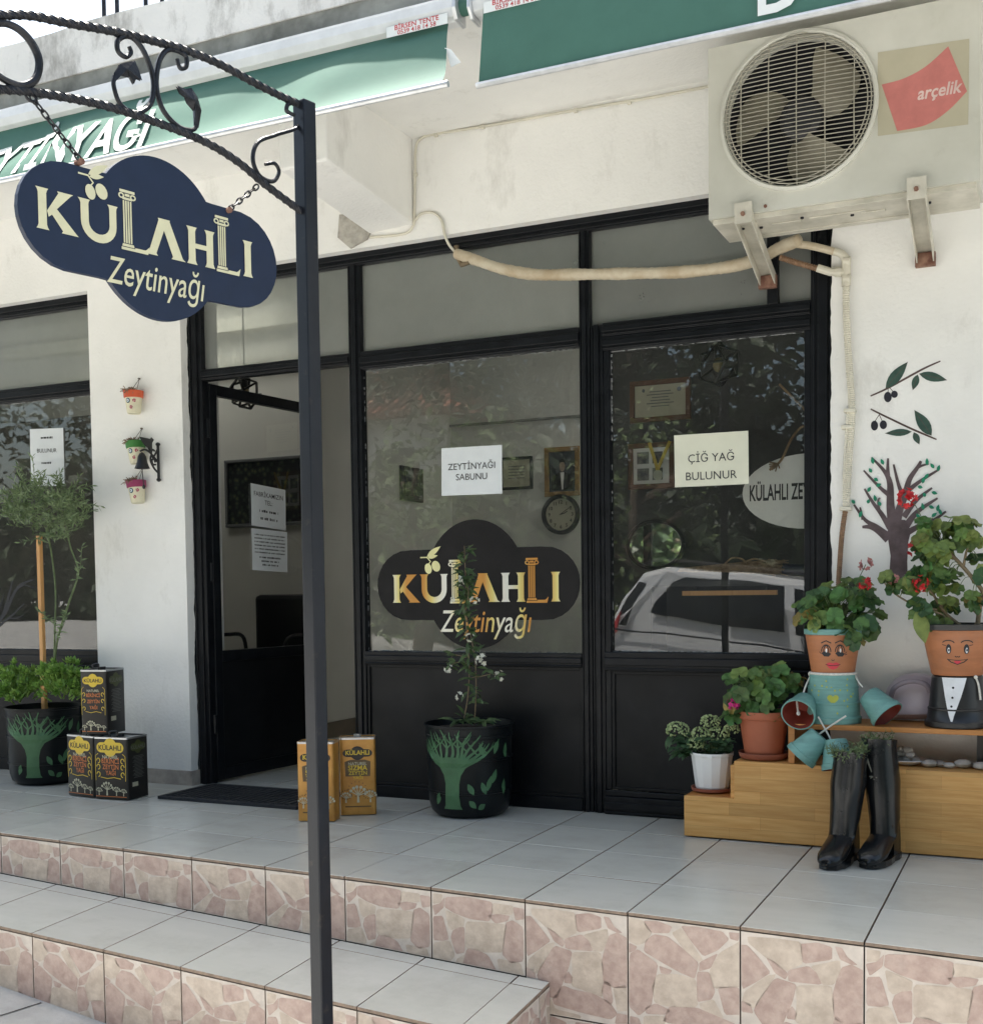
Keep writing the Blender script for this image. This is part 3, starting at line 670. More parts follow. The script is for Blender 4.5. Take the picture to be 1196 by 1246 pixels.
def panel(parent, x0, x1, z0, z1, y=0.018):
    b = MB(); b.box(x0, x1, y, y+0.014, z0, z1)
    s = 0.014
    for a in ((x0, x0+s, z0, z1), (x1-s, x1, z0, z1), (x0+s, x1-s, z0, z0+s), (x0+s, x1-s, z1-s, z1)): b.box(a[0], a[1], y-0.010, y, a[2], a[3])
    return b.build('panel', mPANEL, parent, bevel=0.002)
fr = thing('glazed_storefront', 'black steel and glass shop front with an open door between two white walls', 'shop front', (1.15, 0, 0))
ZT = 2.022
bar('jamb', fr, -0.366, -0.292, 0, 2.50); bar('jamb', fr, 2.597, 2.690, 0, 2.50)
bar('mullion', fr, 0.541, 0.603, 0, 2.41); bar('mullion', fr, 1.657, 1.704, 0, 2.41); bar('mullion', fr, 1.7075, 1.7605, 0, ZT)
MB().box(1.704, 1.7075, 0.012, 0.04, 0, ZT).build('mullion_gap', mBLACK, fr)
bar('head_bar', fr, -0.292, 2.597, 2.41, 2.50)
bar('transom', fr, -0.292, 0.541, 1.970, ZT); bar('transom', fr, 0.603, 1.657, 1.943, ZT, -0.002); bar('transom', fr, 1.7605, 2.597, 1.972, ZT+.004, -0.004)
bar('transom', fr, 1.7605, 2.597, 1.915, 1.9715, 0.0)
MB().box(2.432, 2.474, -0.004, 0.04, ZT+.004, 2.41).build('mullion', mBLACK, fr, bevel=0.003)
bar('sill_rail', fr, 0.603, 1.657, 0.608, 0.667, -0.004); bar('sill_rail', fr, 1.7605, 2.597, 0.597, 0.676, -0.004)
bar('bottom_rail', fr, 0.603, 1.657, 0.0, 0.055, -0.004, step=False); bar('bottom_rail', fr, 1.7605, 2.597, 0.0, 0.075, -0.022)
MB().box(1.7605, 2.597, -0.010, 0.0, 0.075, 0.10).build('ledge', mBLACK, fr, bevel=0.004)
bar('jamb', fr, 1.7605, 1.785, 0.10, 1.915, 0.004, step=False); bar('jamb', fr, 2.572, 2.597, 0.10, 1.915, 0.004, step=False)
pane(fr, -0.292, 0.541, ZT, 2.41, mGLASSD, name='transom_pane'); pane(fr, 0.603, 1.657, ZT, 2.41, mGLASSD, name='transom_pane'); pane(fr, 1.704, 2.597, ZT, 2.41, mGLASSD, name='transom_pane')
pane(fr, 0.603, 1.657, 0.667, 1.943); pane(fr, 1.785, 2.572, 0.676, 1.915)
panel(fr, 0.603, 1.657, 0.055, 0.608); panel(fr, 1.785, 2.572, 0.10, 0.597)
# ragged white putty round the glass
b = MB(); rr = random.Random(4)
def putty(x0, z0, x1, z1, gap, wmax):
    l = math.hypot(x1-x0, z1-z0); n = int(l/0.012); dx, dz = (x1-x0)/l, (z1-z0)/l; px_, pz_ = -dz, dx
    for i in range(n):
        if rr.random() < gap: continue
        t0, t1 = i*l/n, (i+1)*l/n; w0, w1 = rr.uniform(0.001, wmax), rr.uniform(0.001, wmax)
        b.add([(x0+dx*t0, 0.0275, z0+dz*t0), (x0+dx*t1, 0.0275, z0+dz*t1), (x0+dx*t1+px_*w1, 0.0275, z0+dz*t1+pz_*w1), (x0+dx*t0+px_*w0, 0.0275, z0+dz*t0+pz_*w0)], [(0, 1, 2, 3)])
putty(2.572, 1.914, 1.786, 1.914, 0.2, 0.004); putty(1.786, 1.915, 1.786, 1.55, 0.25, 0.007); putty(2.571, 1.70, 2.571, 1.915, .35, .005)
putty(1.786, 1.5, 1.786, 0.68, .7, .003); putty(1.786, 0.677, 2.572, 0.677, .35, .004); putty(1.656, 0.67, 1.656, 1.9, .75, .003); putty(0.604, 1.94, 0.604, 0.67, .6, .003); putty(0.604, .668, 1.656, .668, .3, .005); putty(1.656, 1.942, 0.604, 1.942, .5, .004)
b.build('putty', mPUTTY, fr)['kind'] = 'stuff'
# brushed-over black paint straying onto the white render
b = MB(); rr = random.Random(19); n_ = 150; w0 = .004
for i in range(n_):
    w1 = max(.001, min(.016, w0+rr.uniform(-.004, .004))); z0, z1 = i*2.44/n_, (i+1)*2.44/n_
    b.add([(-0.3652, -.0005, z0), (-0.3652, -.0005-w0, z0), (-0.3652, -.0005-w1, z1), (-0.3652, -.0005, z1)], [(0, 1, 2, 3)]); w0 = w1
w0 = .003
for i in range(n_):
    w1 = max(.0005, min(.008, w0+rr.uniform(-.003, .003))); z0, z1 = i*2.44/n_, (i+1)*2.44/n_
    b.add([(2.6798, YW-.0006, z0), (2.680+w0, YW-.0006, z0), (2.680+w1, YW-.0006, z1), (2.6798, YW-.0006, z1)], [(0, 1, 2, 3)]); w0 = w1
b.build('stray_paint', mBLACK, fr)['kind'] = 'stuff'
# open door, hung on the left jamb
dr_ang = 85; DH = V3((-0.285, 0.045, 0)); DM = Matrix.Translation(DH) @ Matrix.Rotation(R(dr_ang), 4, 'Z')
dd = V3((math.cos(R(dr_ang)), math.sin(R(dr_ang)), 0)); dn = V3((dd.y, -dd.x, 0))
DW, DTOP = 0.815, 1.963
d = MB()
for a in ((0, 0.052, 0.012, DTOP), (DW-0.052, DW, 0.012, DTOP), (0.052, DW-0.052, DTOP-0.052, DTOP), (0.052, DW-0.052, 0.60, 0.655), (0.052, DW-0.052, 0.012, 0.075)):
    d.box(a[0], a[1], 0, 0.038, a[2], a[3], M=DM)
door = d.build('door', mBLACK, fr, bevel=0.003)
door['label'] = 'black glazed shop door standing open into the shop'
MB().box(0.052, DW-0.052, 0.012, 0.024, 0.075, 0.60, M=DM).build('panel', mPANEL, door)
MB().add([DM @ V3(p) for p in ((0.052, 0.018, 0.655), (DW-0.052, 0.018, 0.655), (DW-0.052, 0.018, DTOP-0.052), (0.052, 0.018, DTOP-0.052))], [(0, 1, 2, 3)]).build('pane', mGLASSC, door)
hb = MB(); hb.box(DW-0.045, DW-0.008, -0.008, 0, 0.95, 1.15, M=DM); hb.tube([DM @ V3(p) for p in ((DW-0.026, -0.008, 1.08), (DW-0.026, -0.05, 1.08), (DW-0.13, -0.05, 1.08))], 0.008, 8)
hb.build('handle', mALUD, door)
for z in (0.25, 1.0, 1.7): MB().tube([DH+V3((-0.004, -0.010, z)), DH+V3((-0.004, -0.010, z+0.09))], 0.010, 8).build('hinge', mBLACK, door)

fl = thing('glazed_storefront', 'dark shop front left of the white pillar with reflecting glass', 'shop front', (-2.5, 0, 0))
bar('head_bar', fl, -4.2, -0.93, 2.405, 2.50); bar('jamb', fl, -0.99, -0.93, 0, 2.405); bar('mullion', fl, -2.62, -2.56, 0, 2.405); bar('jamb', fl, -4.2, -4.14, 0, 2.405)
bar('transom', fl, -2.56, -0.99, 1.965, 2.035); bar('transom', fl, -4.14, -2.62, 1.965, 2.035)
bar('sill_rail', fl, -2.56, -0.99, 0.56, 0.655); bar('sill_rail', fl, -4.14, -2.62, 0.56, 0.655)
bar('bottom_rail', fl, -2.56, -0.99, 0, 0.06, step=False); bar('bottom_rail', fl, -4.14, -2.62, 0, 0.06, step=False)
for a, c in ((-2.56, -0.99), (-4.14, -2.62)):
    pane(fl, a, c, 2.035, 2.405, mGLASSD, name='transom_pane'); pane(fl, a, c, 0.655, 1.965); panel(fl, a, c, 0.06, 0.56)
b = MB(); rr = random.Random(14); putty(-0.99, 1.963, -1.9, 1.963, .25, .006); b.build('putty', mPUTTY, fl)['kind'] = 'stuff'
# ================================================================== AWNINGS
def sheet(nx, nz, F, mi=0):
    b = MB(); b.add([F(i/nx, j/nz) for j in range(nz+1) for i in range(nx+1)], [(j*(nx+1)+i, j*(nx+1)+i+1, (j+1)*(nx+1)+i+1, (j+1)*(nx+1)+i) for j in range(nz) for i in range(nx)], mi); return b
def sticker(name, parent, px, py, Y, s=1.0, ph=True):
    P = aY(px, py, Y)-V3((.20*.68, 0, 0)); b = MB(); f = frame(P, (.68, 0, 0), (0, 0, .72))
    b.prism([(0.03, -0.024), (0.37, -0.024), (0.37, 0.024), (0.03, 0.024)], f, (0, -1, 0), 0.001, 0)
    f2 = frame(P, (.68, 0, 0), (0, 0, .72), 0.0008)
    write(b, 'BİRSEN TENTE', f2, 0.031, 1, 0.20, 0.002, bold=.014, sx=1.22); write(b, '0539 418 14 58', f2, 0.028, 1, 0.20, -0.021, bold=.012, sx=1.22)
    return b.build(name, [mLETW, mRED], parent)
# left awning: slack fabric sloping out to its front bar
al = thing('awning', 'green awning with white brush lettering, slack and sunlit along its front bar', 'awning', (0.0, -1.0, 2.8), 'awnings over the shop front')
AX0, AX1 = -2.6, 1.632
b = MB(); prof = [(-0.998, 2.905), (-1.045, 2.912), (-1.066, 2.895), (-1.070, 2.862), (-1.062, 2.835), (-1.040, 2.826), (-0.998, 2.826)]
b.loft([[(x, y, z) for y, z in prof] for x in (AX0, AX1)]); b.build('cassette', mALU, al, bevel=0.003)
MB().loft([[(x, y*1.0-.002, z) for y, z in [(-0.998, 2.910), (-1.05, 2.918), (-1.076, 2.895), (-1.078, 2.855), (-1.06, 2.822), (-0.998, 2.818)]] for x in (AX1, AX1+0.012)]).build('end_cap', mALUD, al)
rr = random.Random(2)
ph = [rr.uniform(0, 6.28) for _ in range(8)]
def slack(x, t):
    s = 0
    for k, (fq, am) in enumerate(((2.1, .017), (5.3, .011), (11.0, .006), (17., .003))): s += am*math.sin(fq*x+ph[k]+t*2.2)
    return s*math.sin(math.pi*min(1, t*1.0))*1.0
FX1 = 1.600
def FL(x, t):
    x2 = x+0.07*t*max(0, (x-1.2)/0.4)
    return V3((x2, -1.042-0.206*t-slack(x, t), 2.826-0.290*t-0.02*math.sin(math.pi*t)+0.4*slack(x+.3, t)))
fab = sheet(130, 12, lambda u, v: FL(AX0+(FX1-AX0)*u, v)).build('fabric', mGREEN, al, smooth=True)
b = MB(); b.loft([[(x, -1.248+0.010*math.cos(a), 2.533+0.011*math.sin(a)) for a in [k*math.pi/5 for k in range(10)]] for x in (AX0, 1.70)]); b.build('front_bar', mALUD, al, smooth=True)
# lettering, sewn flat onto the sloping cloth
b = MB()
def FT(a, bb): # a metres along x, bb 0..1 upward along the cloth
    p = FL(a, 1-bb); return p+V3((0, -0.007, 0.002))
gv, gf = glyphs('ZEYTİNYAĞI', 1.0, 0.022)
x0g, x1g = min(v[0] for v in gv), max(v[0] for v in gv)
xa, xb = -0.52, 0.455; sx = (xb-xa)/(x1g-x0g)
b = MB(); b.add([FT(xa+(v[0]-x0g)*sx-v[1]*0.035, 0.08+v[1]*0.88) for v in gv], gf); b.build('lettering', mLETG, al)
sticker('sticker', al, 507, 31, -1.0725)
# torn corner strip hanging at the right end
b = MB(); pts = [aY(x, y, -1.10) for x, y in ((541, 58), (549, 60), (561, 76), (556, 78), (549, 82), (544, 66))]
b.add([tuple(p) for p in pts], [(0, 1, 2, 5), (2, 3, 4, 5)]); b.build('torn_strip', mLETW, al)
# right awning: shut, its fabric hanging nearly flat
ar = thing('awning', 'green awning with flat shaded fabric in front of the air conditioner', 'awning', (3.0, -1.0, 2.8), 'awnings over the shop front')
b = MB(); b.loft([[(x, y, z) for y, z in prof] for x in (1.70, 5.6)]); b.build('cassette', mALU, ar, bevel=0.003)
b = MB(); b.loft([[(x, y, z) for y, z in [(-0.998, 2.92), (-1.06, 2.92), (-1.085, 2.89), (-1.085, 2.84), (-1.06, 2.81), (-0.998, 2.81)]] for x in (1.688, 1.70)]); b.build('end_cap', mALUD, ar, bevel=.003)
MB().tube([(1.62, -1.03, 2.872), (1.69, -1.03, 2.872)], 0.028, 14).build('fabric_roll', mGREEN, ar, smooth=True)
zb = aY(585, 103, -1.105).z
def FRr(x, t): return V3((x-0.012*t*(1 if x < 2 else 0), -1.080-0.020*t-0.004*math.sin(3.1*x+1)*math.sin(math.pi*t)-.0015*math.sin(13*x+3*t), 2.845+(zb-2.845)*t))
sheet(90, 8, lambda u, v: FRr(1.748+(5.5-1.748)*u, v)).build('fabric', mGREEN, ar, smooth=True)
b = MB(); b.loft([[(x, -1.103+0.010*math.cos(a), zb+0.010*math.sin(a)) for a in [k*math.pi/5 for k in range(10)]] for x in (1.73, 5.55)]); b.build('front_bar', mALUD, ar, smooth=True)
gv, gf = glyphs('D', 1.0, 0.012); P = aY(948, 12, -1.10)
b = MB(); b.add([V3((P.x+v[0]*0.2, -1.1045, P.z-0.004+v[1]*0.24)) for v in gv], gf); b.build('lettering', mLETW, ar)
P = aY(590, 10, -1.0725); sticker('sticker', ar, 628, 0, -1.0868)

# ================================================================== AIR CONDITIONER
ac = thing('air_conditioner', 'beige outdoor air conditioner unit with round fan grille on the wall', 'air conditioner', (2.78, -0.3, 2.2))
AYF, AYB = -0.50, -0.25
aL, aR_ = aY(862, 268, AYF), aY(1192, 218, AYF); zA = (aL.z+aR_.z)/2; xA0, xA1 = aL.x, aR_.x; zAT = zA+0.585
c0 = aY(970, 135, AYF); rad = (aY(1066, 135, AYF).x-aY(876, 135, AYF).x)/2
b = MB(); n = 64
circ = [(c0.x+rad*math.cos(2*math.pi*k/n), c0.z+rad*math.sin(2*math.pi*k/n)) for k in range(n)]
def edge(x, z):
    dx, dz = x-c0.x, z-c0.z; t = 1e9
    for lim, dd_, cc in ((xA0, dx, c0.x), (xA1, dx, c0.x)):
        if abs(dd_) > 1e-9 and (lim-cc)/dd_ > 0: t = min(t, (lim-cc)/dd_)
    for lim in (zA, zAT):
        if abs(dz) > 1e-9 and (lim-c0.z)/dz > 0: t = min(t, (lim-c0.z)/dz)
    return (c0.x+dx*t, c0.z+dz*t)
outer = [edge(*p) for p in circ]
corners = [(xA0, zA), (xA1, zA), (xA1, zAT), (xA0, zAT)]
b.add([(x, AYF, z) for x, z in circ]+[(x, AYF, z) for x, z in outer], [(k, (k+1) % n, n+(k+1) % n, n+k) for k in range(n)], 0)
for cx, cz in corners:   # fill the corners the fan of quads leaves open
    an = math.atan2(cz-c0.z, cx-c0.x) % (2*math.pi); k = int(an/(2*math.pi)*n)
    b.add([(outer[k][0], AYF, outer[k][1]), (cx, AYF, cz), (outer[(k+1) % n][0], AYF, outer[(k+1) % n][1])], [(0, 1, 2)], 0)
b.add([(xA0, AYF, zA), (xA1, AYF, zA), (xA1, AYF, zAT), (xA0, AYF, zAT), (xA0, AYB, zA), (xA1, AYB, zA), (xA1, AYB, zAT), (xA0, AYB, zAT)],
      [(0, 1, 5, 4), (1, 2, 6, 5), (2, 3, 7, 6), (3, 0, 4, 7), (4, 5, 6, 7)], 0)
b.build('casing', mACB, ac)
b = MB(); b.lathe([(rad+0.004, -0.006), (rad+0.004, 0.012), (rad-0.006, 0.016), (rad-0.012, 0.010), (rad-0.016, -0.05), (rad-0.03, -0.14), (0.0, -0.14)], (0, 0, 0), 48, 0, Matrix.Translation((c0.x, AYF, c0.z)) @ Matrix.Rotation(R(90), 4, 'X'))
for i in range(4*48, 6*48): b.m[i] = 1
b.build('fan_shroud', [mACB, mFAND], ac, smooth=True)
b = MB(); FM_ = Matrix.Translation((c0.x, AYF+0.075, c0.z)) @ Matrix.Rotation(R(90), 4, 'X')
b.lathe([(0, 0.03), (0.055, 0.028), (0.072, 0.015), (0.078, -0.03), (0, -0.03)], (0, 0, 0), 28, 1, FM_)
for k in range(3):
    a0 = R(28+120*k); rows = []
    for i in range(7):
        t = i/6; r = 0.07+(rad-0.035-0.07)*t; half = 0.28+0.30*math.sin(math.pi*min(1, 0.25+t*0.62)); sweep = 0.45*t
        rows.append([FM_ @ V3((r*math.cos(a0+sweep+half*(2*j/8-1)), r*math.sin(a0+sweep+half*(2*j/8-1)), 0.035*(2*j/8-1)*(1-.3*t))) for j in range(9)])
    o = len(b.v); b.v += [tuple(p) for r_ in rows for p in r_]
    for i in range(6):
        for j in range(8): b.f.append((o+i*9+j, o+i*9+j+1, o+(i+1)*9+j+1, o+(i+1)*9+j)); b.m.append(0)
b.build('fan', [mFANB, mat('fan_hub', (0.03, 0.03, 0.035), 0.5)], ac, smooth=True)
b = MB(); yg = AYF-0.012
for k in range(-17, 18):
    z = k*rad/18; h = math.sqrt(max(0, (rad-.012)**2-z*z)); pts = [(c0.x+h*(2*i/8-1), yg-0.012*(1-(2*i/8-1)**2), c0.z+z) for i in range(9)]
    b.tube(pts, 0.00165, 5)
for k in (-0.72, -0.36, 0.0, 0.36, 0.72):
    x = k*rad; h = math.sqrt((rad-.01)**2-x*x); b.tube([(c0.x+x, yg+0.002-0.012*(1-(2*i/8-1)**2), c0.z+h*(2*i/8-1)) for i in range(9)], 0.0022, 5)
for r_ in (rad-0.006, rad-0.018, rad-0.030): b.tube([(c0.x+r_*math.cos(a), yg-.001, c0.z+r_*math.sin(a)) for a in [2*math.pi*k/48 for k in range(49)]], 0.0022, 5)
b.build('grille', mACG, ac)
# underside tray with pressed ribs
b = MB(); b.box(xA0+0.012, xA1-0.012, AYF+0.012, AYB, zA-0.018, zA)
for x0, x1 in ((0.20, 0.30), (0.33, 0.52), (0.50, 0.58), (0.14, 0.66)):
    y = AYF+0.07+0.05*random.random() if x1 < .6 else AYB-0.05
    b.box(xA0+x0, xA0+x1, y, y+0.02, zA-0.022, zA-0.018)
b.build('base_tray', mGALV, ac, bevel=0.006)
for x in (0.10, 0.16, 0.31, 0.47, 0.72): MB().tube([(xA0+x, AYF+0.06+0.3*(x % .3), zA-0.024), (xA0+x, AYF+0.06+0.3*(x % .3), zA-0.016)], 0.006, 8).build('drain_hole', mFAND, ac)
for px, py in ((931, 251), (1109, 225)): 
    P = aY(px, py, AYF); MB().tube([(P.x, AYF-0.004, P.z), (P.x, AYF+0.004, P.z)], 0.006, 10).build('screw', mRUST, ac)
# maker's sticker: yellowed rectangle with a red swoosh and white lettering
b = MB()
def SP(x, y): P = aY(x, y, AYF); return (P.x, P.z)
f = lambda a, c: V3((a, AYF-0.0012, c)); f1 = lambda a, c: V3((a, AYF-0.0018, c)); f2 = lambda a, c: V3((a, AYF-0.0024, c))
z = lambda x, y: SP(796+x/2.9675, y/2.9675)
b.poly([z(806, 190), z(1136, 140), z(1132, 450), z(806, 492)], f, 0)
top = bez2([z(820, 306), z(900, 284), z(980, 240), z(1060, 168)], 5); bot = bez2([z(1128, 330), z(1060, 400), z(980, 452), z(876, 474)], 5)
b.poly(top+bot, f1, 1)
pa, pb = z(948, 362), z(1108, 330)
gv, gf = glyphs('arçelik', 1.0, 0.02); x0g, x1g = min(v[0] for v in gv), max(v[0] for v in gv); s_ = (pb[0]-pa[0])/(x1g-x0g)
ang_ = math.atan2(pb[1]-pa[1], pb[0]-pa[0])*0.2
b.add([f2(pa[0]+(v[0]-x0g)*s_+v[1]*s_*0.2, pa[1]+v[1]*s_*1.15+(v[0]-x0g)*s_*math.tan(ang_)) for v in gv], gf, 2)
b.build('sticker', [mACS, mACR, mat('sticker_white', srgb(214, 190, 184), .5)], ac)
# channel brackets that carry it
for nm, (xf, yf), (xb_, yb_), Yb in (('b', (905, 262), (935, 345), -0.0), ('b', (1115, 232), (1126, 318), -0.06)):
    Fp, Bp = aY(xf, yf, AYF-0.02), aY(xb_, yb_, Yb); x = (Fp.x+Bp.x)/2
    b = MB(); w_ = 0.030
    for a0_, a1_, zt_, zl in ((-w_, -w_+0.004, 0.0, 0.045), (w_-0.004, w_, 0.0, 0.045), (-w_+0.004, w_-0.004, 0.0, 0.005)):
        b.loft([[(Fp.x+a0_, AYF-0.03, Fp.z+0.016), (Fp.x+a1_, AYF-0.03, Fp.z+0.016), (Fp.x+a1_, AYF-0.03, Fp.z+0.016-zl), (Fp.x+a0_, AYF-0.03, Fp.z+0.016-zl)],
                [(Bp.x+a0_, Yb-0.006, Bp.z+0.03), (Bp.x+a1_, Yb-0.006, Bp.z+0.03), (Bp.x+a1_, Yb-0.006, Bp.z+0.03-zl), (Bp.x+a0_, Yb-0.006, Bp.z+0.03-zl)]])
    b.box(Fp.x-w_, Fp.x+w_, AYF-0.036, AYF-0.03, Fp.z-0.03, Fp.z+0.04)
    br = b.build('bracket', mGALV, ac)
    MB().box(Bp.x-w_-.004, Bp.x+w_+.004, Yb-0.03, Yb-0.002, Bp.z-0.022, Bp.z+0.025).build('rusty_foot', mRUST, br)
    MB().tube([(Fp.x, AYF-0.045, Fp.z), (Fp.x, AYF-0.036, Fp.z)], 0.008, 6).build('bolt', mRUST, br)

# ------------------------------------------------------------------ pipes and cables
def corr(pts, r, k=0.12, n=8):
    """corrugated tube: resample finely and alternate the radius"""
    P = bez(pts, 10); out = [P[0]]; acc = 0
    for a, c in zip(P, P[1:]):
        l = (c-a).length; m_ = max(1, int(l/0.0035))
        for i in range(1, m_+1): out.append(a+(c-a)*i/m_)
    return out, [r*(1+(k if i % 2 else -k)) for i in range(len(out))]
hs = thing('wrapped_pipe', 'yellowed tape wrapped pipe sagging across the upper window panes', 'pipe', (1.9, -0.08, 2.2))
pts = [aY(x, y, Y) for x, y, Y in ((556, 309, -.03), (580, 317, -.06), (610, 327, -.09), (650, 334, -.10), (700, 334, -.10), (760, 333, -.10), (830, 331, -.11), (890, 324, -.09), (925, 314, -.08), (948, 302, -.10), (972, 292, -.14))]
b = MB(); P0_ = bez(pts, 14); P = [P0_[0]]
for a, c in zip(P0_, P0_[1:]):
    m_ = max(1, int((c-a).length/.006)); P += [a+(c-a)*(i+1)/m_ for i in range(m_)]
rr = random.Random(31); b.tube(P, [0.0225+0.0012*math.sin(i*.21)+rr.uniform(-.0006, .0006)+(.0009 if i % 4 == 0 else 0) for i in range(len(P))], 14); b.build('pipe_wrap', mTAPE, hs, smooth=True, auto=False)
b = MB(); b.tube([aY(555, 300, -.02), aY(556, 310, -.03), aY(562, 322, -.03), aY(572, 318, -.06)], 0.012, 8); b.build('pipe_seal', mat('brown_sealant', (0.16, 0.12, 0.07), .8, var=.3, scale=40), hs, smooth=True)
cb = thing('electric_cable', 'thin white cable clipped along the wall corner under the balcony slab', 'cable', (1.0, -0.07, 2.8))
b = MB(); Yc = -0.068
c1 = [aY(1000, 82, Yc), aY(900, 98, Yc), aY(796, 118, Yc), aY(700, 134, Yc), aY(600, 152, Yc), aY(530, 163, Yc), aY(512, 169, Yc), aY(506, 180, Yc), aY(505, 215, Yc), aY(504, 262, Yc), aY(502, 276, Yc), aY(490, 285, Yc), aY(450, 289, Yc)]
b.tube(bez(c1, 6), 0.0055, 6); c2 = [aY(505, 268, Yc), aY(513, 260, Yc), aY(527, 259, Yc), aY(537, 268, Yc), aY(541, 285, Yc), aY(546, 297, -.06), aY(553, 306, -.03)]
b.tube(bez(c2, 6), 0.0058, 6); b.build('cable', mCABLE, cb, smooth=True)
for px, py in ((530, 164), (587, 154), (700, 134), (765, 124), (505, 212)): 
    P = aY(px, py, Yc-.004); MB().box(P.x-.008, P.x+.008, -0.074, -0.061, P.z-.008, P.z+.008).build('clip', mCABLE, cb, bevel=.002)
cn = thing('conduit', 'corrugated white conduit with tee running down the wall right of the shop front', 'conduit', (2.74, -0.08, 1.6))
Y = -0.082
b = MB()
main = [aY(1029, 345, Y), aY(1029, 370, Y), aY(1030, 400, Y), aY(1033, 450, Y), aY(1036, 500, Y), aY(1033, 550, Y), aY(1030, 600, Y), aY(1029, 618, Y)]
p_, r_ = corr(main, 0.0125); b.tube(p_, r_, 8)
p_, r_ = corr([aY(1032, 500, Y-.004), aY(1029, 540, Y-.004), aY(1027, 580, Y-.004), aY(1027, 615, Y-.004)], 0.007); b.tube(p_, r_, 6)
b.build('white_flex', mCABLE, cn, smooth=False)
b = MB(); p_, r_ = corr([aY(1028, 622, Y), aY(1024, 650, Y), aY(1021, 690, Y), aY(1019, 730, Y), aY(1018, 790, Y)], 0.0095); b.tube(p_, r_, 8)
b.build('brown_flex', mFLEX, cn); b = MB(); p_, r_ = corr([aY(948, 313, -.10), aY(970, 320, -.09), aY(995, 327, -.09)], 0.0105); b.tube(p_, r_, 8); b.build('brown_flex', mFLEX, cn)
b = MB(); b.tube([aY(994, 326, -.09), aY(1010, 331, Y), aY(1027, 331, Y)], 0.015, 10); b.tube([aY(1029, 315, Y), aY(1029, 348, Y)], 0.016, 10)
b.tube(bez([aY(1013, 306, Y), aY(1022, 308, Y), aY(1028, 314, Y), aY(1029, 322, Y)], 5), 0.015, 10)
for x, y in ((1029, 339), (1029, 318), (1019, 331)): b.tube([aY(x-3, y, Y), aY(x+5, y, Y)], 0.019, 10)
b.build('tee_joint', mCABLE, cn, smooth=True)
b = MB(); b.tube(bez([aY(957, 296, -.13), aY(985, 299, -.11), aY(1014, 306, -.09)], 6), 0.014, 10); b.build('pipe_wrap', mTAPE, cn, smooth=True)
for x, y in ((1034, 500), (1031, 520), (1029, 619)): 
    P = aY(x, y, Y); MB().box(P.x-.022, P.x+.020, -0.1, -0.061, P.z-.007, P.z+.007).build('clip', mCABLE, cn, bevel=.003)

# ================================================================== SIGN POST, ARM AND HANGING SIGN
PP = V3((1.728, -2.10, 0)); SU = V3((math.sin(R(16)), math.cos(R(16)), 0)); SN = V3((SU.y, -SU.x, 0))
def aS(x, y): return aP(x, y, PP, SN)
def s1(L, k=2.9675): return [aS(x/k, y/k) for x, y in L]
sp = thing('sign_post', 'slender dark steel post with scrolled wrought iron arm', 'sign post', (PP.x, PP.y, zstreet(PP.x)))
b = MB(); PM = Matrix.Translation(PP) @ Matrix.Rotation(R(-14), 4, 'Z'); hw = 0.0205
b.box(-hw, hw, -hw, hw, zstreet(PP.x)-0.05, aS(374, 126).z, M=PM); b.build('pole', mPOLE, sp, bevel=0.003)
MB().box(-0.06, 0.06, -0.06, 0.06, zstreet(PP.x)-.02, zstreet(PP.x)+0.008, M=PM).build('base_plate', mPOLE, sp)
def twisted(name, L):
    P = bez(s1(L), 26); b = MB(); acc = 0; tw = []
    n = len(P); b = MB(); rings = []
    t0 = (P[1]-P[0]).normalized(); a = V3((0, 0, 1)); s_ = 0
    for i in range(n):
        t = (P[min(i+1, n-1)]-P[max(i-1, 0)]).normalized(); a = (a-t*a.dot(t)).normalized(); c = t.cross(a)
        if i: s_ += (P[i]-P[i-1]).length
        rings.append([P[i]+(a*math.cos(math.pi/4*k+s_*70)+c*math.sin(math.pi/4*k+s_*70))*(0.0098 if k % 2 else 0.0085) for k in range(8)])
    b.loft(rings); return b.build(name, mIRON, sp)
twisted('upper_bar', [(-420, 60), (-200, 52), (0, 55), (110, 57), (250, 85), (400, 112), (560, 150), (680, 185), (800, 235), (920, 300), (1020, 350), (1095, 382)])
twisted('lower_bar', [(-420, 345), (-200, 322), (40, 325), (180, 342), (380, 382), (560, 440), (740, 512), (860, 585), (960, 668), (1090, 765)])
def scroll(L, r=0.0062, lbl='scroll'):
    b = MB(); P = bez(s1(L), 7); n = len(P); b.tube(P, [r*(0.75+0.25*math.sin(math.pi*i/(n-1))) for i in range(n)], 8); return b.build(lbl, mIRON, sp, smooth=True)
scroll([(-60, 110), (0, 84), (60, 100), (112, 150), (142, 220), (130, 285), (85, 310), (30, 295), (-20, 262)], 0.0085)
scroll([(467, 168), (474, 190), (455, 205), (428, 185), (428, 145), (468, 130), (510, 168), (545, 245), (556, 320), (538, 385), (485, 408), (435, 375), (412, 310), (415, 275)])
scroll([(640, 212), (652, 246), (674, 238), (668, 198), (615, 178), (578, 215), (565, 300), (580, 375), (610, 425), (655, 462), (700, 468), (714, 440)])
scroll([(1064, 416), (1036, 400), (1044, 374), (1085, 376)], 0.0055); scroll([(1085, 385), (1080, 455), (1000, 486), (932, 514), (914, 575), (938, 635), (985, 655), (1008, 622), (992, 590), (958, 594)], 0.0055)
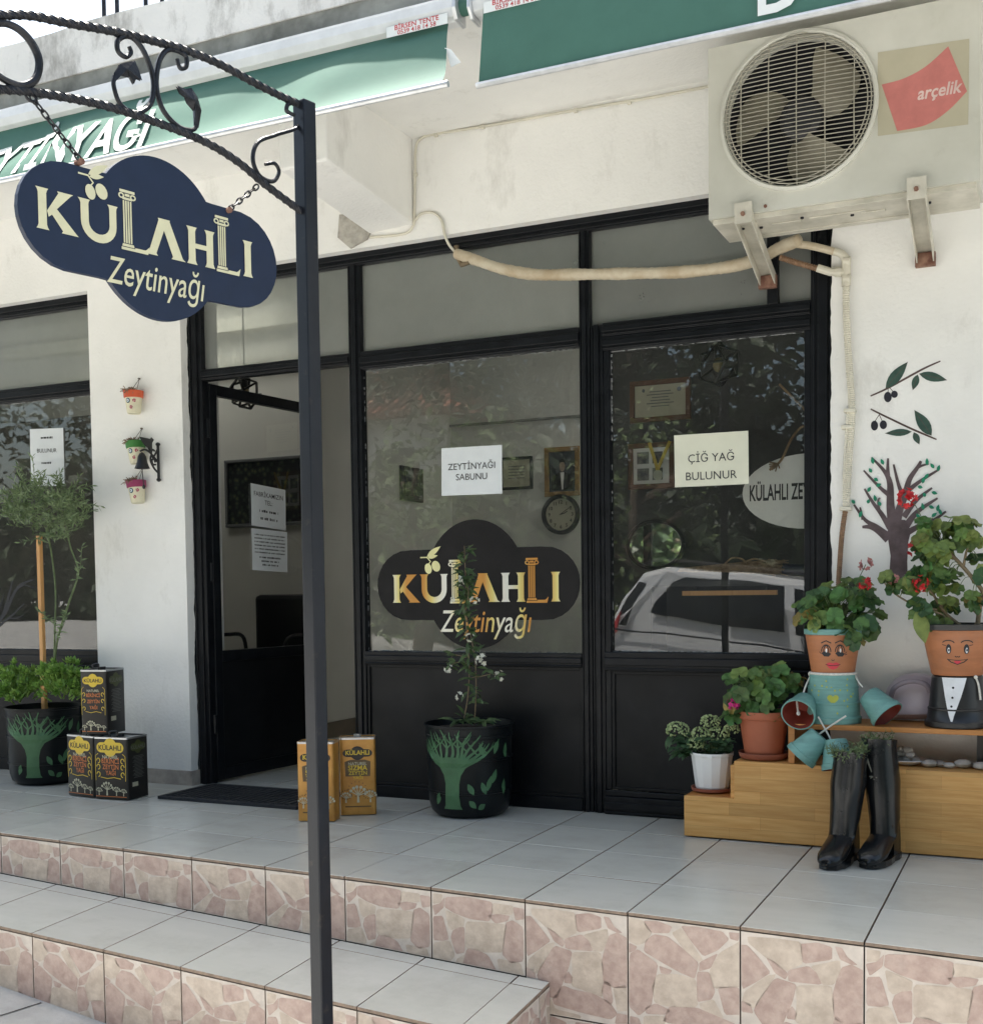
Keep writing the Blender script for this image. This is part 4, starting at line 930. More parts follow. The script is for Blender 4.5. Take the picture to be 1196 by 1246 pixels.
def iron_leaf(L, ctr):
    pts = s1(L); c = aS(ctr[0]/2.9675, ctr[1]/2.9675)+SN*0.012; b = MB(); n = len(pts)
    b.add([tuple(p+SN*0.003) for p in pts]+[tuple(c)]+[tuple(p-SN*0.003) for p in pts], [(i, (i+1) % n, n) for i in range(n)]+[(n+1+(i+1) % n, n+1+i, n) for i in range(n)]); return b.build('iron_leaf', mIRON, sp)
iron_leaf([(412, 300), (415, 262), (432, 232), (486, 220), (500, 252), (512, 292), (492, 284), (482, 306), (468, 280), (440, 272), (422, 285)], (450, 255))
iron_leaf([(638, 310), (668, 322), (690, 318), (712, 352), (726, 400), (716, 462), (704, 468), (700, 400), (676, 372), (668, 350), (650, 338)], (695, 370))
def cloud(fr_, w_, k=1.0, n=96, top=2.26, rx=1.95, hh=1.25, hl=3.92, cy=0.0, n2=0):
    pts = []
    for i in range(n):
        a = 2*math.pi*i/n; c, s_ = math.cos(a), math.sin(a); lo_, hi_ = 0, 6
        def inside(r):
            x, y = r*c, r*s_-cy
            if (x/rx)**2+(y/top)**2 < 1: return True
            xx = max(0, abs(x)-(hl-hh)); return xx*xx+(y)**2 < hh*hh
        for _ in range(30):
            m_ = (lo_+hi_)/2
            if inside(m_): lo_ = m_
            else: hi_ = m_
        pts.append((lo_*c*k, lo_*s_*k))
    return pts
def logo(b, fr_, mi=0, mo=0):
    """KÜLAHLI with columns for the two Ls and an olive sprig over the U; cap height 1, baseline 0, x centred"""
    X = -3.28
    def st(x, w_, h, f=0.06): return [(x-f, 0), (x+w_+f, 0), (x+w_+f*.4, .05), (x+w_, .12), (x+w_, h-.12), (x+w_+f*.4, h-.05), (x+w_+f, h), (x-f, h), (x-f*.4, h-.05), (x, h-.12), (x, .12), (x-f*.4, .05)]
    n_ = (fr_(1, 0)-fr_(0, 0)).cross(fr_(0, 1)-fr_(0, 0)).normalized(); cnt = [0]
    def P(L, m_=None): cnt[0] += 1; e_ = n_*(.00004*cnt[0]); b.poly([(X+a, c) for a, c in L], lambda p, q: fr_(p, q)+e_, mi if m_ is None else m_)
    P(st(.06, .22, 1)); P([(.29, .47), (.60, .95), (.57, 1.0), (1.0, 1.0), (.93, .95), (.55, .56), (1.06, .05), (1.12, 0), (.66, 0), (.70, .05), (.42, .40), (.33, .33)])
    u = [(1.12, 1), (1.46, 1), (1.42, .94), (1.41, .88)]+[(1.70+.29*math.cos(a), .46+.27*math.sin(a)) for a in [math.pi+math.pi*k/10 for k in range(11)]]+[(1.99, .88), (1.98, .94), (1.94, 1), (2.24, 1), (2.20, .94), (2.19, .88)]+[(1.69+.50*math.cos(a), .46+.48*math.sin(a)) for a in [-math.pi*k/14 for k in range(15)]]+[(1.19, .88), (1.17, .94)]
    P(u)
    def column(x, foot):
        for k in range(4): P([(x+.03+k*.068, .14), (x+.075+k*.068, .14), (x+.075+k*.068, 1.22), (x+.03+k*.068, 1.22)])
        P([(x-.02, .05), (x+.34, .05), (x+.32, .12), (x, .12)]); P([(x-.06, 1.42), (x+.38, 1.42), (x+.38, 1.49), (x-.06, 1.49)])
        P([(x+.02, 1.24), (x+.30, 1.24), (x+.30, 1.30), (x+.02, 1.30)]); P([(x+.09, 1.33), (x+.23, 1.33), (x+.23, 1.395), (x+.09, 1.395)])
        for cx in (x-.01, x+.33):
            o_, i_ = ell(X+cx, 1.335, .088, .075, 14), ell(X+cx, 1.335, .045, .038, 14)
            b.add([fr_(*q) for q in o_+i_], [(k, (k+1) % 14, 14+(k+1) % 14, 14+k) for k in range(14)], mi)
        P([(x-.04, -.04), (x+foot, -.04), (x+foot+.05, .17), (x+foot-.03, .09), (x+foot-.08, .06), (x+.36, .06), (x+.36, .03), (x-.04, .03)])
    column(2.36, .74)
    P([(3.02, 0), (3.40, 0), (3.35, .06), (3.60, .70), (3.86, .06), (3.81, 0), (4.26, 0), (4.17, .06), (3.78, .96), (3.79, 1), (3.42, 1), (3.44, .95), (3.12, .06)])
    P(st(4.36, .22, 1)); P(st(4.94, .22, 1)); P([(4.58, .44), (4.94, .44), (4.94, .57), (4.58, .57)])
    column(5.30, .72); P(st(6.22, .22, 1))
    P(ell(1.47, 1.20, .14, .19, 16, .25), mo); P(ell(1.78, 1.28, .16, .20, 16, .5), mo)
    for L in (leafp(1.42, 1.62, 1.98, 1.98, .2), leafp(1.45, 1.58, 1.86, 1.66, .13)): P(L, mo)
    ribbon(b, [(X+1.15, 1.60), (X+1.42, 1.60), (X+1.56, 1.45), (X+1.47, 1.34)], .045, fr_, mo)
def zeytin(b, fr_, x, y, h, mi=0, sx=0.72):
    write(b, 'Zeytinyağı', lambda a, c: fr_(a, c), h, mi, x, y, bold=0.004, sx=sx, shear=0.16)
hsn = thing('hanging_sign', 'navy cloud shaped shop sign with cream lettering hanging by chains', 'sign', aS(180, 285))
L0, L1 = aS(22, 262), aS(337, 330); uu_ = (L0-PP).dot(SU); u1_ = (L1-PP).dot(SU); uc = (uu_+u1_)/2; wS = u1_-uu_; kS = wS/7.84
zc = (aS(165, 185).z+aS(200, 389).z)/2
fS = frame(PP+SU*uc+V3((0, 0, zc)), SU, (0, 0, 1), 0.0)
b = MB(); b.prism(cloud(None, 1, kS, top=2.12, hh=1.32), fS, SN, 0.014); b.build('board', mNAVY, hsn)
b = MB(); fS2 = frame(PP+SU*(uc-0.015)+V3((0, 0, zc)), SU, (0, 0, 1), 0.0012)
logo(b, lambda a, c: fS2(a*kS, (c-0.45)*kS)); zeytin(b, fS2, 0.05*kS, -1.40*kS, 0.98*kS, sx=.70); b.build('lettering', mCREAM, hsn)
def chain(p0, p1, parent, r=0.0075, wire=0.0022):
    n = max(3, int((p1-p0).length/(r*2.1))); b = MB(); t = (p1-p0).normalized(); a = SN; c = t.cross(a)
    for i in range(n):
        m_ = p0+(p1-p0)*((i+.5)/n); s_ = a if i % 2 else c
        b.tube([m_+t*(r*1.45*math.cos(q))+s_*(r*.75*math.sin(q)) for q in [2*math.pi*k/12 for k in range(13)]], wire, 5)
    return b.build('chain', mIRON, parent)
for A, B_ in (((38, 117), (99, 196)), ((314, 226), (279, 255))):
    chain(aS(*A), aS(*B_), hsn); P = aS(B_[0]-1, B_[1]+1); MB().tube([P-SN*.014, P+SN*.008], 0.007, 8).build('eye_bolt', mRUST, hsn)
b = MB(); P = aS(38, 116); b.tube([P+V3((0, 0, .012*math.sin(a)))+SU*.012*math.cos(a) for a in [2*math.pi*k/14 for k in range(15)]], .003, 6); b.build('ring', mIRON, hsn)
# ================================================================== NOTICES, DECAL, MURALS
def notice(name, corners, label, lines, M=mPAPER, plane=None, group=None, cat='notice', sag=0.0):
    """corners: 4 pixels tl,tr,br,bl; plane (p0,n); lines (text,size,v,bold) with v from the top 0..1"""
    p0, n = plane or (V3((0, 0.026, 0)), V3((0, -1, 0)))
    C = [aP(x, y, p0, n) for x, y in corners]; tl, tr, br, bl = C
    u = ((tr-tl)+(br-bl))/2; v = ((tl-bl)+(tr-br))/2; W_, H_ = u.length, v.length; un = u.normalized(); vn = v.normalized(); nn = un.cross(vn).normalized()
    ce = (tl+tr+br+bl)/4
    b = MB(); rr = random.Random(int(ce.x*1000))
    def F(a, c): return ce+un*((a-.5)*W_)+vn*((c-.5)*H_)+nn*(0.0016+0.0012*math.sin(a*5+c*4+ce.x)+0.004*max(0, abs(a-.5)+abs(c-.5)-.8)**2)
    t = thing(name, label, cat, tuple(ce), group)
    sh = sheet(8, 8, F); sh.build('sheet', M, t, smooth=True)
    b = MB()
    for s, size, cv, bold in lines:
        f = lambda a, c: F(.5+a/W_, c/H_+1-cv)+nn*0.0012
        if s.startswith('~'):   # small print too fine to read in the photograph
            wd = float(s[1:])*W_; x = -wd/2
            while x < wd/2:
                l = rr.uniform(.18, .55)*size*(1 if rr.random() < .75 else 1.8); l = min(l, wd/2-x)
                if l > .001: hh_ = size*rr.uniform(.2, .34); b.add([f(x, -size*.22), f(x+l, -size*.22), f(x+l, hh_), f(x, hh_)], [(0, 1, 2, 3)])
                x += l+size*(.16 if rr.random() < .8 else .6)
        else: write(b, s, f, size, 0, 0, -size*.35, bold=bold)
    b.build('print', mINK, t)['kind'] = 'stuff'
    return t
notice('paper_notice', ((537, 545), (611, 542), (611, 600), (538, 604)), 'white sheet reading ZEYTİNYAĞI SABUNU taped to the middle window', [('ZEYTİNYAĞI', .040, .40, .004), ('SABUNU', .040, .62, .004)], group='paper notices on the glass')
notice('paper_notice', ((820, 531), (910, 523), (911, 590), (821, 592)), 'cream sheet reading ÇİĞ YAĞ BULUNUR on the door side window', [('ÇİĞ YAĞ', .046, .46, 0), ('BULUNUR', .046, .80, 0)], M=mPAPERY, group='paper notices on the glass')
notice('paper_notice', ((37, 522), (78, 521), (79, 591), (39, 592)), 'pale sheet on the left window above the olive tree', [('~.35', .020, .16, 0), ('BULUNUR', .030, .38, 0), ('~.32', .018, .60, 0)], group='paper notices on the glass')
dp = (DH+dn*0.0+dd*0-V3((dd.y*-0.018, dd.x*0.018, 0))*1.0, dn)
dp = (DM @ V3((0, 0.012, 0)), dn)
notice('paper_notice', ((305, 587), (347, 597), (348, 645), (306, 640)), 'upper of two sheets on the open door glass, large print', [('FABRİKAMIZIN', .034, .22, .004), ('TEL:', .034, .40, .004), ('~.55', .024, .62, 0), ('~.5', .024, .80, 0)], plane=dp, group='paper notices on the glass')
notice('paper_notice', ((306, 642), (349, 648), (350, 696), (307, 694)), 'lower of two sheets on the open door glass, covered in small print', [('~.85', .013, .14+.085*i, 0) for i in range(6)]+[('~.6', .016, .68, 0), ('~.5', .016, .77, 0), ('~.45', .016, .86, 0)], plane=dp, group='paper notices on the glass')

wd = thing('window_sign', 'dark cloud shaped KÜLAHLI sign with gold lettering stuck on the middle window', 'sign', (1.15, 0.025, 0.95))
kD = 0.985/7.84; cD = V3((1.150, 0.0235, 0.965)); fD = frame(cD, (1, 0, 0), (0, 0, 1))
b = MB(); b.prism(cloud(None, 1, kD), fD, (0, -1, 0), 0.003); b.build('board', mat('charcoal_board', (0.013, 0.012, 0.012), 0.55, var=.2, scale=9, spec=0.2), wd)
b = MB(); fD2 = frame(cD, (1, 0, 0), (0, 0, 1), 0.0015); logo(b, lambda a, c: fD2(a*kD, (c-.62)*kD), 0, 1); zeytin(b, fD2, 0.35*kD, -1.66*kD, 1.1*kD, sx=.74)
b.build('lettering', [mGOLD, mat('pale_olive_print', srgb(224, 218, 160), .5)], wd)

def wallf(e=0.0012): return lambda x, y: (lambda P: V3((P.x, YW-e, P.z)))(aY(x, y, YW))
def c6(L): return [(796+x/2.9675, 400+y/2.9675) for x, y in L]
def sprig(label, stem, leaves, fruits, stalks):
    t = tag(bpy.data.objects.new('painted_olive_sprig', None), label, 'mural', 'olive branches painted on the wall'); COL.objects.link(t)
    t.location = wallf()(*c6([stem[0]])[0])
    b = MB(); ribbon(b, c6(bez2(stem, 4)), [1.0+1.4*math.sin(2.2*i/(4*(len(stem)-1))+.5) for i in range(4*(len(stem)-1)+1)], wallf(), 0)
    for L in stalks: ribbon(b, c6(L), 0.8, wallf(), 0)
    b.build('twig', mTWIG, t)
    for L in leaves:
        b = MB(); b.poly(c6(leafp(*L)), wallf(.0016)); ribbon(b, c6([(L[0], L[1]), (L[2], L[3])]), .5, wallf(.002), 1); b.build('leaf', [mSPRIG, mTWIG], t)
    for L in fruits: b = MB(); b.poly(c6(ell(*L, 18, 0)), wallf(.0018)); b.build('olive', mOLV, t)
sprig('painted olive branch rising to the upper right with two olives, topmost on the wall', [(780, 243), (840, 216), (920, 172), (980, 140), (1032, 117)],
      [(834, 216, 914, 120, 40), (955, 163, 1056, 186, 34), (950, 166, 932, 222, 26)], [(842, 247, 14, 19), (866, 237, 12, 13)], [[(843, 216), (843, 230)], [(850, 214), (862, 228)]])
sprig('painted olive branch falling to the lower right with two olives, below the first branch', [(780, 290), (830, 315), (920, 358), (980, 384), (1018, 400)],
      [(1000, 386, 938, 294, 44), (928, 372, 832, 378, 26), (936, 374, 956, 418, 24)], [(794, 350, 13, 18), (826, 347, 13, 16)], [[(814, 308), (806, 318), (796, 334)], [(812, 312), (822, 334)]])
mt = tag(bpy.data.objects.new('painted_tree', None), 'bare brown tree painted on the white wall behind the geraniums', 'mural'); COL.objects.link(mt); mt.location = wallf()(1090, 705)
b = MB(); fw = wallf(.0016)
b.poly(c6([(846, 905), (852, 820), (840, 740), (848, 690), (905, 690), (926, 730), (916, 770), (912, 840), (914, 905)]), fw)
for L, w0, w1 in (([(845, 760), (810, 730), (780, 716), (750, 716)], 30, 8), ([(840, 745), (800, 715), (760, 690), (720, 635)], 22, 6), ([(850, 720), (820, 670), (790, 630), (758, 578)], 20, 6), ([(862, 720), (852, 640), (850, 560), (830, 515), (783, 465)], 34, 5), ([(846, 600), (810, 570), (755, 512)], 16, 5), ([(843, 530), (842, 500), (843, 468)], 14, 6),
                  ([(870, 720), (885, 650), (905, 600), (920, 545), (950, 500), (962, 478)], 30, 8), ([(895, 600), (880, 560), (863, 490)], 16, 6), ([(915, 585), (960, 550), (1028, 508)], 16, 6), ([(945, 505), (965, 495), (990, 488)], 10, 5), ([(900, 680), (945, 620), (1002, 575)], 20, 6), ([(910, 710), (950, 660), (1022, 612)], 24, 6), ([(915, 735), (970, 705), (1010, 690), (1052, 660)], 20, 6), ([(752, 690), (746, 660), (742, 645)], 9, 5), ([(810, 650), (808, 620), (815, 612)], 9, 5)):
    P = bez2(L, 5); n = len(P); ke = globals().get('ke', 0)+1; ribbon(b, c6(P), [(w0+(w1-w0)*i/(n-1))/2.9675*1.12 for i in range(n)], wallf(.0016+.0002*ke), 0)
b.build('trunk', mTREEB, mt)
b = MB(); rr = random.Random(8)
for x, y in ((790, 490), (828, 492), (785, 520), (793, 540), (800, 570), (770, 590), (800, 625), (818, 640), (725, 632), (740, 682), (770, 632), (985, 495), (1010, 505), (1022, 515), (968, 560), (975, 542), (1000, 590), (978, 608), (990, 640), (972, 655), (1000, 680), (950, 570), (1020, 660), (1036, 672), (958, 688)):
    a = rr.uniform(-2.4, 0.6); l = rr.uniform(16, 28); b.poly(c6(leafp(x, y, x+l*math.cos(a), y+l*math.sin(a), 13, 4)), wallf(.006+.0001*(x % 17)))
lv = b.build('leaves', mTREEG, mt); lv['kind'] = 'stuff'

# ================================================================== LITTLE FACES AND BELL ON THE PILLAR
def wall_pot(px, py, rimc, label, tilt):
    P = aY(px, py, YW-0.045); t = thing('wall_pot', label, 'wall pot', (P.x, YW, P.z), 'face pots hanging on the white pillar')
    M = Matrix.Translation(P) @ Matrix.Rotation(R(tilt), 4, 'Y')
    MB().lathe([(0.0, -0.058), (0.030, -0.058), (0.033, -0.050), (0.041, 0.020), (0.037, 0.020), (0, 0.0)], (0, 0, 0), 24, 0, M).build('pot', mat('cream_pot', srgb(214, 208, 180), .6, var=.06, scale=40), t, smooth=True)
    MB().lathe([(0.041, 0.018), (0.046, 0.020), (0.049, 0.052), (0.044, 0.052), (0.040, 0.02)], (0, 0, 0), 24, 0, M).build('rim', rimc, t, smooth=True)
    def on(ax, z, r_=0.0):
        rad_ = 0.0385+0.0001+(z)*0.11
        a = -math.pi/2+ax/0.04+R(22); return M @ V3(((rad_+r_)*math.cos(a), (rad_+r_)*math.sin(a), z))
    for mi_, rr_, e in ((0, .0125, .001), (1, .009, .002), (2, .006, .003), (3, .003, .004)):
        b = MB(); b.add([on(-.016+rr_*math.cos(q), .002+rr_*math.sin(q), e) for q in [2*math.pi*k/14 for k in range(14)]], [tuple(range(14))])
        b.build('eye_bead', [mat('bead_navy', srgb(30, 44, 66), .2), mat('bead_pale', srgb(150, 180, 190), .2), mSHIRT, mINK][mi_], t)
    b = MB(); rr = random.Random(int(px))
    for cx, cz in ((.016, .002), (.0, -.030)):
        for k in range(6):
            a = k*1.05+rr.random(); x, z = cx+.0055*math.cos(a), cz+.0055*math.sin(a)
            b.add([on(x+.0035*math.cos(q), z+.0035*math.sin(q), .0016) for q in [2*math.pi*j/7 for j in range(7)]], [tuple(range(7))])
    b.build('painted_flower', mat('pot_flower', srgb(168, 70, 96), .6, var=.3, scale=80), t)
    b = MB()
    for i in range(90):
        a = rr.uniform(0, 6.28); r0 = rr.uniform(0, .038); c = M @ V3((r0*math.cos(a)-.008, r0*math.sin(a)-.012, .048)); d_ = V3((rr.uniform(-1, .8), rr.uniform(-1.2, .2), rr.uniform(-.7, .8))).normalized()
        b.tube([c, c+d_*.014+V3((0, 0, .004)), c+d_*.026], .0018, 4)
    q = b.build('dried_moss', mDRY, t); q['kind'] = 'stuff'
    top = V3((P.x+.004, YW-.004, P.z+.118)); b = MB(); b.tube([M @ V3((-.02, 0.0, .05)), top], .0013, 5); b.tube([M @ V3((.02, 0.0, .05)), top], .0013, 5); b.tube([top+V3((0, .004, 0)), top-V3((0, .008, 0))], .004, 8); b.build('string', mat('twine', (.12, .10, .08), .9), t)
wall_pot(163, 489, mat('orange_rim', srgb(196, 84, 46), .55), 'cream face pot with orange rim, uppermost on the pillar', 0)
wall_pot(166, 550, mat('green_rim', srgb(58, 120, 52), .55), 'cream face pot with green rim half behind the black bell', -4)
wall_pot(167, 598, mat('magenta_rim', srgb(140, 44, 86), .55), 'cream face pot with magenta rim below the black bell', -5)
bl = thing('door_bell', 'black cast iron wall bell on a scrolled bracket', 'bell', tuple(aY(195, 560, YW)))
X = aY(195, 560, YW).x; zt_, zb_ = aY(194, 541, YW).z, aY(196, 584, YW).z; Yb = YW-.012
b = MB(); b.tube([(X, Yb, zt_), (X, Yb, zb_)], .007, 10); b.blob((X, Yb, zt_), .012, .012, .010, 10); b.blob((X, Yb, zb_), .012, .012, .010, 10); b.build('wall_bar', mBLKP, bl, smooth=True)
b = MB(); F = lambda a, c: V3((X, Yb-a, zt_+c))
for L in ([(0, -.02), (.03, -.06), (.05, -.05), (.04, -.03), (.025, -.035)], [(0, -.14), (.03, -.12), (.055, -.085), (.05, -.06), (.035, -.07)], [(0, -.09), (.05, -.05), (.09, -.035), (.125, -.045)], [(.02, -.10), (.04, -.10), (.045, -.08), (.03, -.075), (.022, -.09)]):
    b.tube(bez([F(*q) for q in L], 5), .005, 7)
b.build('scroll', mBLKP, bl, smooth=True)
b = MB(); b.loft([[F(.045+a, -.03+c)+V3((s*.004, 0, 0)) for s in (-1, 1) for a in (0,)]+[F(.045+a+.012, -.03+c+.002)+V3((s*.004, 0, 0)) for s in (1, -1)] for a, c in ((0, -.012), (.012, .004), (.03, .012), (.052, .03), (.068, .05))]); 
b.loft([[F(.06, -.018)+V3((-.004, 0, 0)), F(.06, -.018)+V3((.004, 0, 0)), F(.078, -.016)+V3((.004, 0, 0)), F(.078, -.016)+V3((-.004, 0, 0))], [F(.030, .018)+V3((-.003, 0, 0)), F(.030, .018)+V3((.003, 0, 0)), F(.046, .028)+V3((.003, 0, 0)), F(.046, .028)+V3((-.003, 0, 0))]]); b.build('bird', mBLKP, bl)
bc = V3((X, Yb-.115, zt_-.05))
MB().lathe([(0.004, 0.0), (.012, -.006), (.020, -.02), (.024, -.045), (.034, -.072), (.036, -.078), (.031, -.076), (.018, -.03), (0, -.02)], tuple(bc), 24).build('bell', mBLKP, bl, smooth=True)
b = MB(); b.tube([bc+V3((0, 0, -.03)), bc+V3((0, 0, -.10)), bc+V3((.006, 0, -.155))], .0022, 6); b.blob(tuple(bc+V3((.007, 0, -.165))), .008, .008, .012, 8); b.build('clapper', mBLKP, bl)

# ================================================================== OIL TINS
def tin(name, label, P, ang, w_, d_, h, style, group):
    t = thing(name, label, 'oil tin', P, group); M = Matrix.Translation(V3(P)) @ Matrix.Rotation(R(ang), 4, 'Z')
    r_ = .012; ring = []
    for cx, cy, a0 in ((w_-r_, r_, -90), (w_-r_, d_-r_, 0), (r_, d_-r_, 90), (r_, r_, 180)):
        for k in range(4): a = R(a0+30*k); ring.append((cx+r_*math.cos(a), cy+r_*math.sin(a)))
    b = MB(); b.loft([[M @ V3((w_/2+(x-w_/2)*s, d_/2+(y-d_/2)*s, z)) for x, y in ring] for s, z in ((1.0, 0), (1.006, .004), (1, .008), (1, h-.010), (1.008, h-.006), (1.008, h), (.96, h), (.955, h-.006))])
    b.build('body', mCANB if style == 'b' else mCANG, t, smooth=True)
    b = MB(); b.add([M @ V3((w_/2+(x-w_/2)*.955, d_/2+(y-d_/2)*.955, h-.005)) for x, y in ring], [tuple(range(len(ring)))])
    b.loft([[M @ V3((w_/2+(x-w_/2)*s, d_/2+(y-d_/2)*s, z)) for x, y in ring] for s, z in ((1.012, h-.008), (1.014, h-.001), (.97, h+.001), (.965, h-.005))], cap=False); b.build('lid', mTINTOP, t)
    b = MB(); c = M @ V3((w_*.5, d_*.5, h-.004)); b.tube([c, c+V3((0, 0, .014))], .016, 16); b.build('cap', mTINTOP if style == 'g' else mBLKP, t, smooth=True)
    if style == 'b':
        b = MB(); b.tube(bez([M @ V3((w_*.42, d_*.15, h)), M @ V3((w_*.40, d_*.15, h+.022)), M @ V3((w_*.62, d_*.15, h+.026)), M @ V3((w_*.62, d_*.15, h))], 4), .0035, 6); b.build('handle', mBLKP, t)
    ff = lambda e: (lambda a, c: M @ V3((w_/2+a, -e, c)))
    b = MB(); f1, f2, f3 = ff(.0014), ff(.0020), ff(.0026)
    def tree(x, y, s, f, mi):
        ribbon(b, [(x, y), (x, y+s*.5)], [s*.16, s*.08], f, mi)
        for a in (-60, -32, -8, 20, 48, 72):
            ca, sa = math.sin(R(a)), math.cos(R(a)); ribbon(b, [(x, y+s*.42), (x+ca*s*.28, y+s*.42+sa*s*.3), (x+ca*s*.5, y+s*.42+sa*s*.5)], [s*.06, s*.05, s*.02], f, mi)
            b.poly(ell(x+ca*s*.5, y+s*.45+sa*s*.5, s*.10, s*.10, 7), f, mi)
    k = w_*.80/7.84
    if style == 'b':
        b.poly([(a, c+h*.835) for a, c in cloud(None, 1, k, 48)], f1, 0); write(b, 'KÜLAHLI', f2, k*1.7, 1, 0, h*.835-k*.62, bold=.02)
        write(b, 'NATUREL', f1, w_*.11, 3, 0, h*.66, bold=.01)
        for s, y, mi in (('BİRİNCİ', .580, 2), ('ZEYTİN', .485, 2), ('YAĞI', .390, 2)): write(b, s, f1, w_*.165, mi, 0, h*y, bold=.012, sx=.82)
        for sx_ in (-1, 1):
            for y0 in (.40, .52, .62): ribbon(b, [(sx_*w_*(.36+.05*math.cos(q)), h*y0+w_*.06*math.sin(q)) for q in [k_*.6 for k_ in range(9)]], w_*.022, f1, 0)
        for sx_ in (-1, 1): ribbon(b, [(sx_*w_*.44, h*.30), (sx_*w_*.45, h*.5), (sx_*w_*.44, h*.70), (sx_*w_*.36, h*.735)], w_*.014, f1, 0)
        ribbon(b, [(-w_*.3, h*.355), (-w_*.1, h*.335), (w_*.1, h*.355), (w_*.3, h*.335)], w_*.018, f1, 0)
        for x, s in ((-.36, .17), (-.12, .30), (.16, .2), (.37, .16)): tree(w_*x, h*.06, w_*s*1.1, f1, 3)
        b.poly([(-w_*.46, h*.04), (w_*.46, h*.04), (w_*.46, h*.05), (-w_*.46, h*.05)], f1, 2)
        side = lambda e: (lambda a, c: M @ V3((w_+e, d_/2+a, c))); g1, g2 = side(.0014), side(.002); k2 = d_*.7/7.84
        b.poly([(a, c+h*.835) for a, c in cloud(None, 1, k2, 48)], g1, 4); write(b, 'KÜLAHLI', g2, k2*1.9, 5, 0, h*.835-k2*.7, bold=.01)
        for i in range(16): 
            l = d_*(.22+.05*math.sin(i*2.1)); b.poly([(-l, h*(.68-i*.023)), (l, h*(.68-i*.023)), (l, h*(.688-i*.023)), (-l, h*(.688-i*.023))], g1, 5)
        for i in range(12): b.poly([(-d_*.30+i*d_*.022, h*.20), (-d_*.285+i*d_*.022+(i % 3)*.0008, h*.20), (-d_*.285+i*d_*.022+(i % 3)*.0008, h*.27), (-d_*.30+i*d_*.022, h*.27)], g1, 3)
        b.build('printed_label', [mCYEL, mINK, mCOR, mCWHT, mCGRN, mat('can_grey', srgb(104, 104, 98), .5)], t)
    else:
        b.poly([(a, c*.8+h*.80) for a, c in cloud(None, 1, w_*.82/7.84, 48)], f1, 1)
        b.poly([(a, c*.72+h*.80) for a, c in cloud(None, 1, w_*.76/7.84, 48)], f2, 5); write(b, 'KÜLAHLI', f3, w_*.17, 0, 0, h*.78, bold=.03)
        b.poly([(-w_*.34, h*.50), (w_*.34, h*.50), (w_*.36, h*.69), (w_*.2, h*.715), (-w_*.2, h*.715), (-w_*.36, h*.69)], f1, 4)
        write(b, 'NATUREL', f2, w_*.12, 3, 0, h*.645, bold=.005); write(b, 'SIZMA', f2, w_*.19, 0, 0, h*.58, bold=.02); write(b, 'ZEYTİN', f2, w_*.145, 0, 0, h*.52, bold=.01); write(b, 'YAĞI', f2, w_*.125, 0, 0, h*.462, bold=.012)
        for x, s in ((-.34, .26), (0, .42), (.34, .30)): tree(w_*x, h*.16, w_*s*1.1, f1, 3)
        for x, s in ((-.02, .5), (.3, .3), (-.33, .3)):
            for k_ in range(14): a = k_*.45; b.poly(ell(w_*x+w_*s*.5*math.cos(a), h*.16+w_*s*.75+w_*s*.42*math.sin(a), w_*.02, w_*.014, 6, a), f1, 4)
        write(b, 'ZEYTİN DÜNYASI', f1, w_*.075, 1, 0, h*.10, bold=.005) if 0 else b.poly([(-w_*.36, h*.10), (w_*.36, h*.10), (w_*.36, h*.115), (-w_*.36, h*.115)], f1, 4)
        b.build('printed_label', [mCYEL, mINK, mCOR, mCWHT, mat('can_brown', srgb(96, 74, 44), .45, var=.1), mat('can_dark', srgb(44, 36, 26), .4)], t)
    return t
tin('oil_tin', 'black oil tin at the left of the lower pair', (-0.735, -0.500, .004), -8, .190, .150, .285, 'b', 'black oil tins by the white pillar')
tin('oil_tin', 'black oil tin at the right of the lower pair, nearest the doormat', (-0.535, -0.535, .004), 5, .185, .155, .285, 'b', 'black oil tins by the white pillar')
tin('oil_tin', 'black oil tin with a handle standing on top of the other two', (-0.640, -0.500, .293), 12, .135, .165, .300, 'b', 'black oil tins by the white pillar')
tin('oil_tin', 'golden oil tin half hidden behind the dark post', (0.655, -0.640, .004), 18, .155, .095, .325, 'g', 'golden oil tins on the porch')
tin('oil_tin', 'golden oil tin in full view right of the dark post', (0.752, -0.470, .004), 30, .150, .095, .325, 'g', 'golden oil tins on the porch')
# ------------------------------------------------------------------ doormat
c = [aZ(195, 971, .006), aZ(365, 985, .006), aZ(376, 960, .006), aZ(252, 957, .006)]
dm = thing('doormat', 'black rubber doormat with a raised border in front of the open door', 'doormat', (0.1, -0.25, 0))
b = MB(); X0_, X1_, Y0_, Y1_ = -0.262, 0.50, -0.425, -0.03
b.box(X0_, X1_, Y0_, Y1_, 0.001, 0.010)
for k in range(19): x = X0_+.05+k*(X1_-X0_-.1)/18; b.box(x-.010, x+.010, Y0_+.05, Y1_-.05, .010, .0135)
for a in ((X0_, X1_, Y0_, Y0_+.025), (X0_, X1_, Y1_-.025, Y1_), (X0_, X0_+.025, Y0_+.025, Y1_-.025), (X1_-.025, X1_, Y0_+.025, Y1_-.025)): b.box(a[0], a[1], a[2], a[3], .010, .014)
b.build('mat', mMAT, dm)

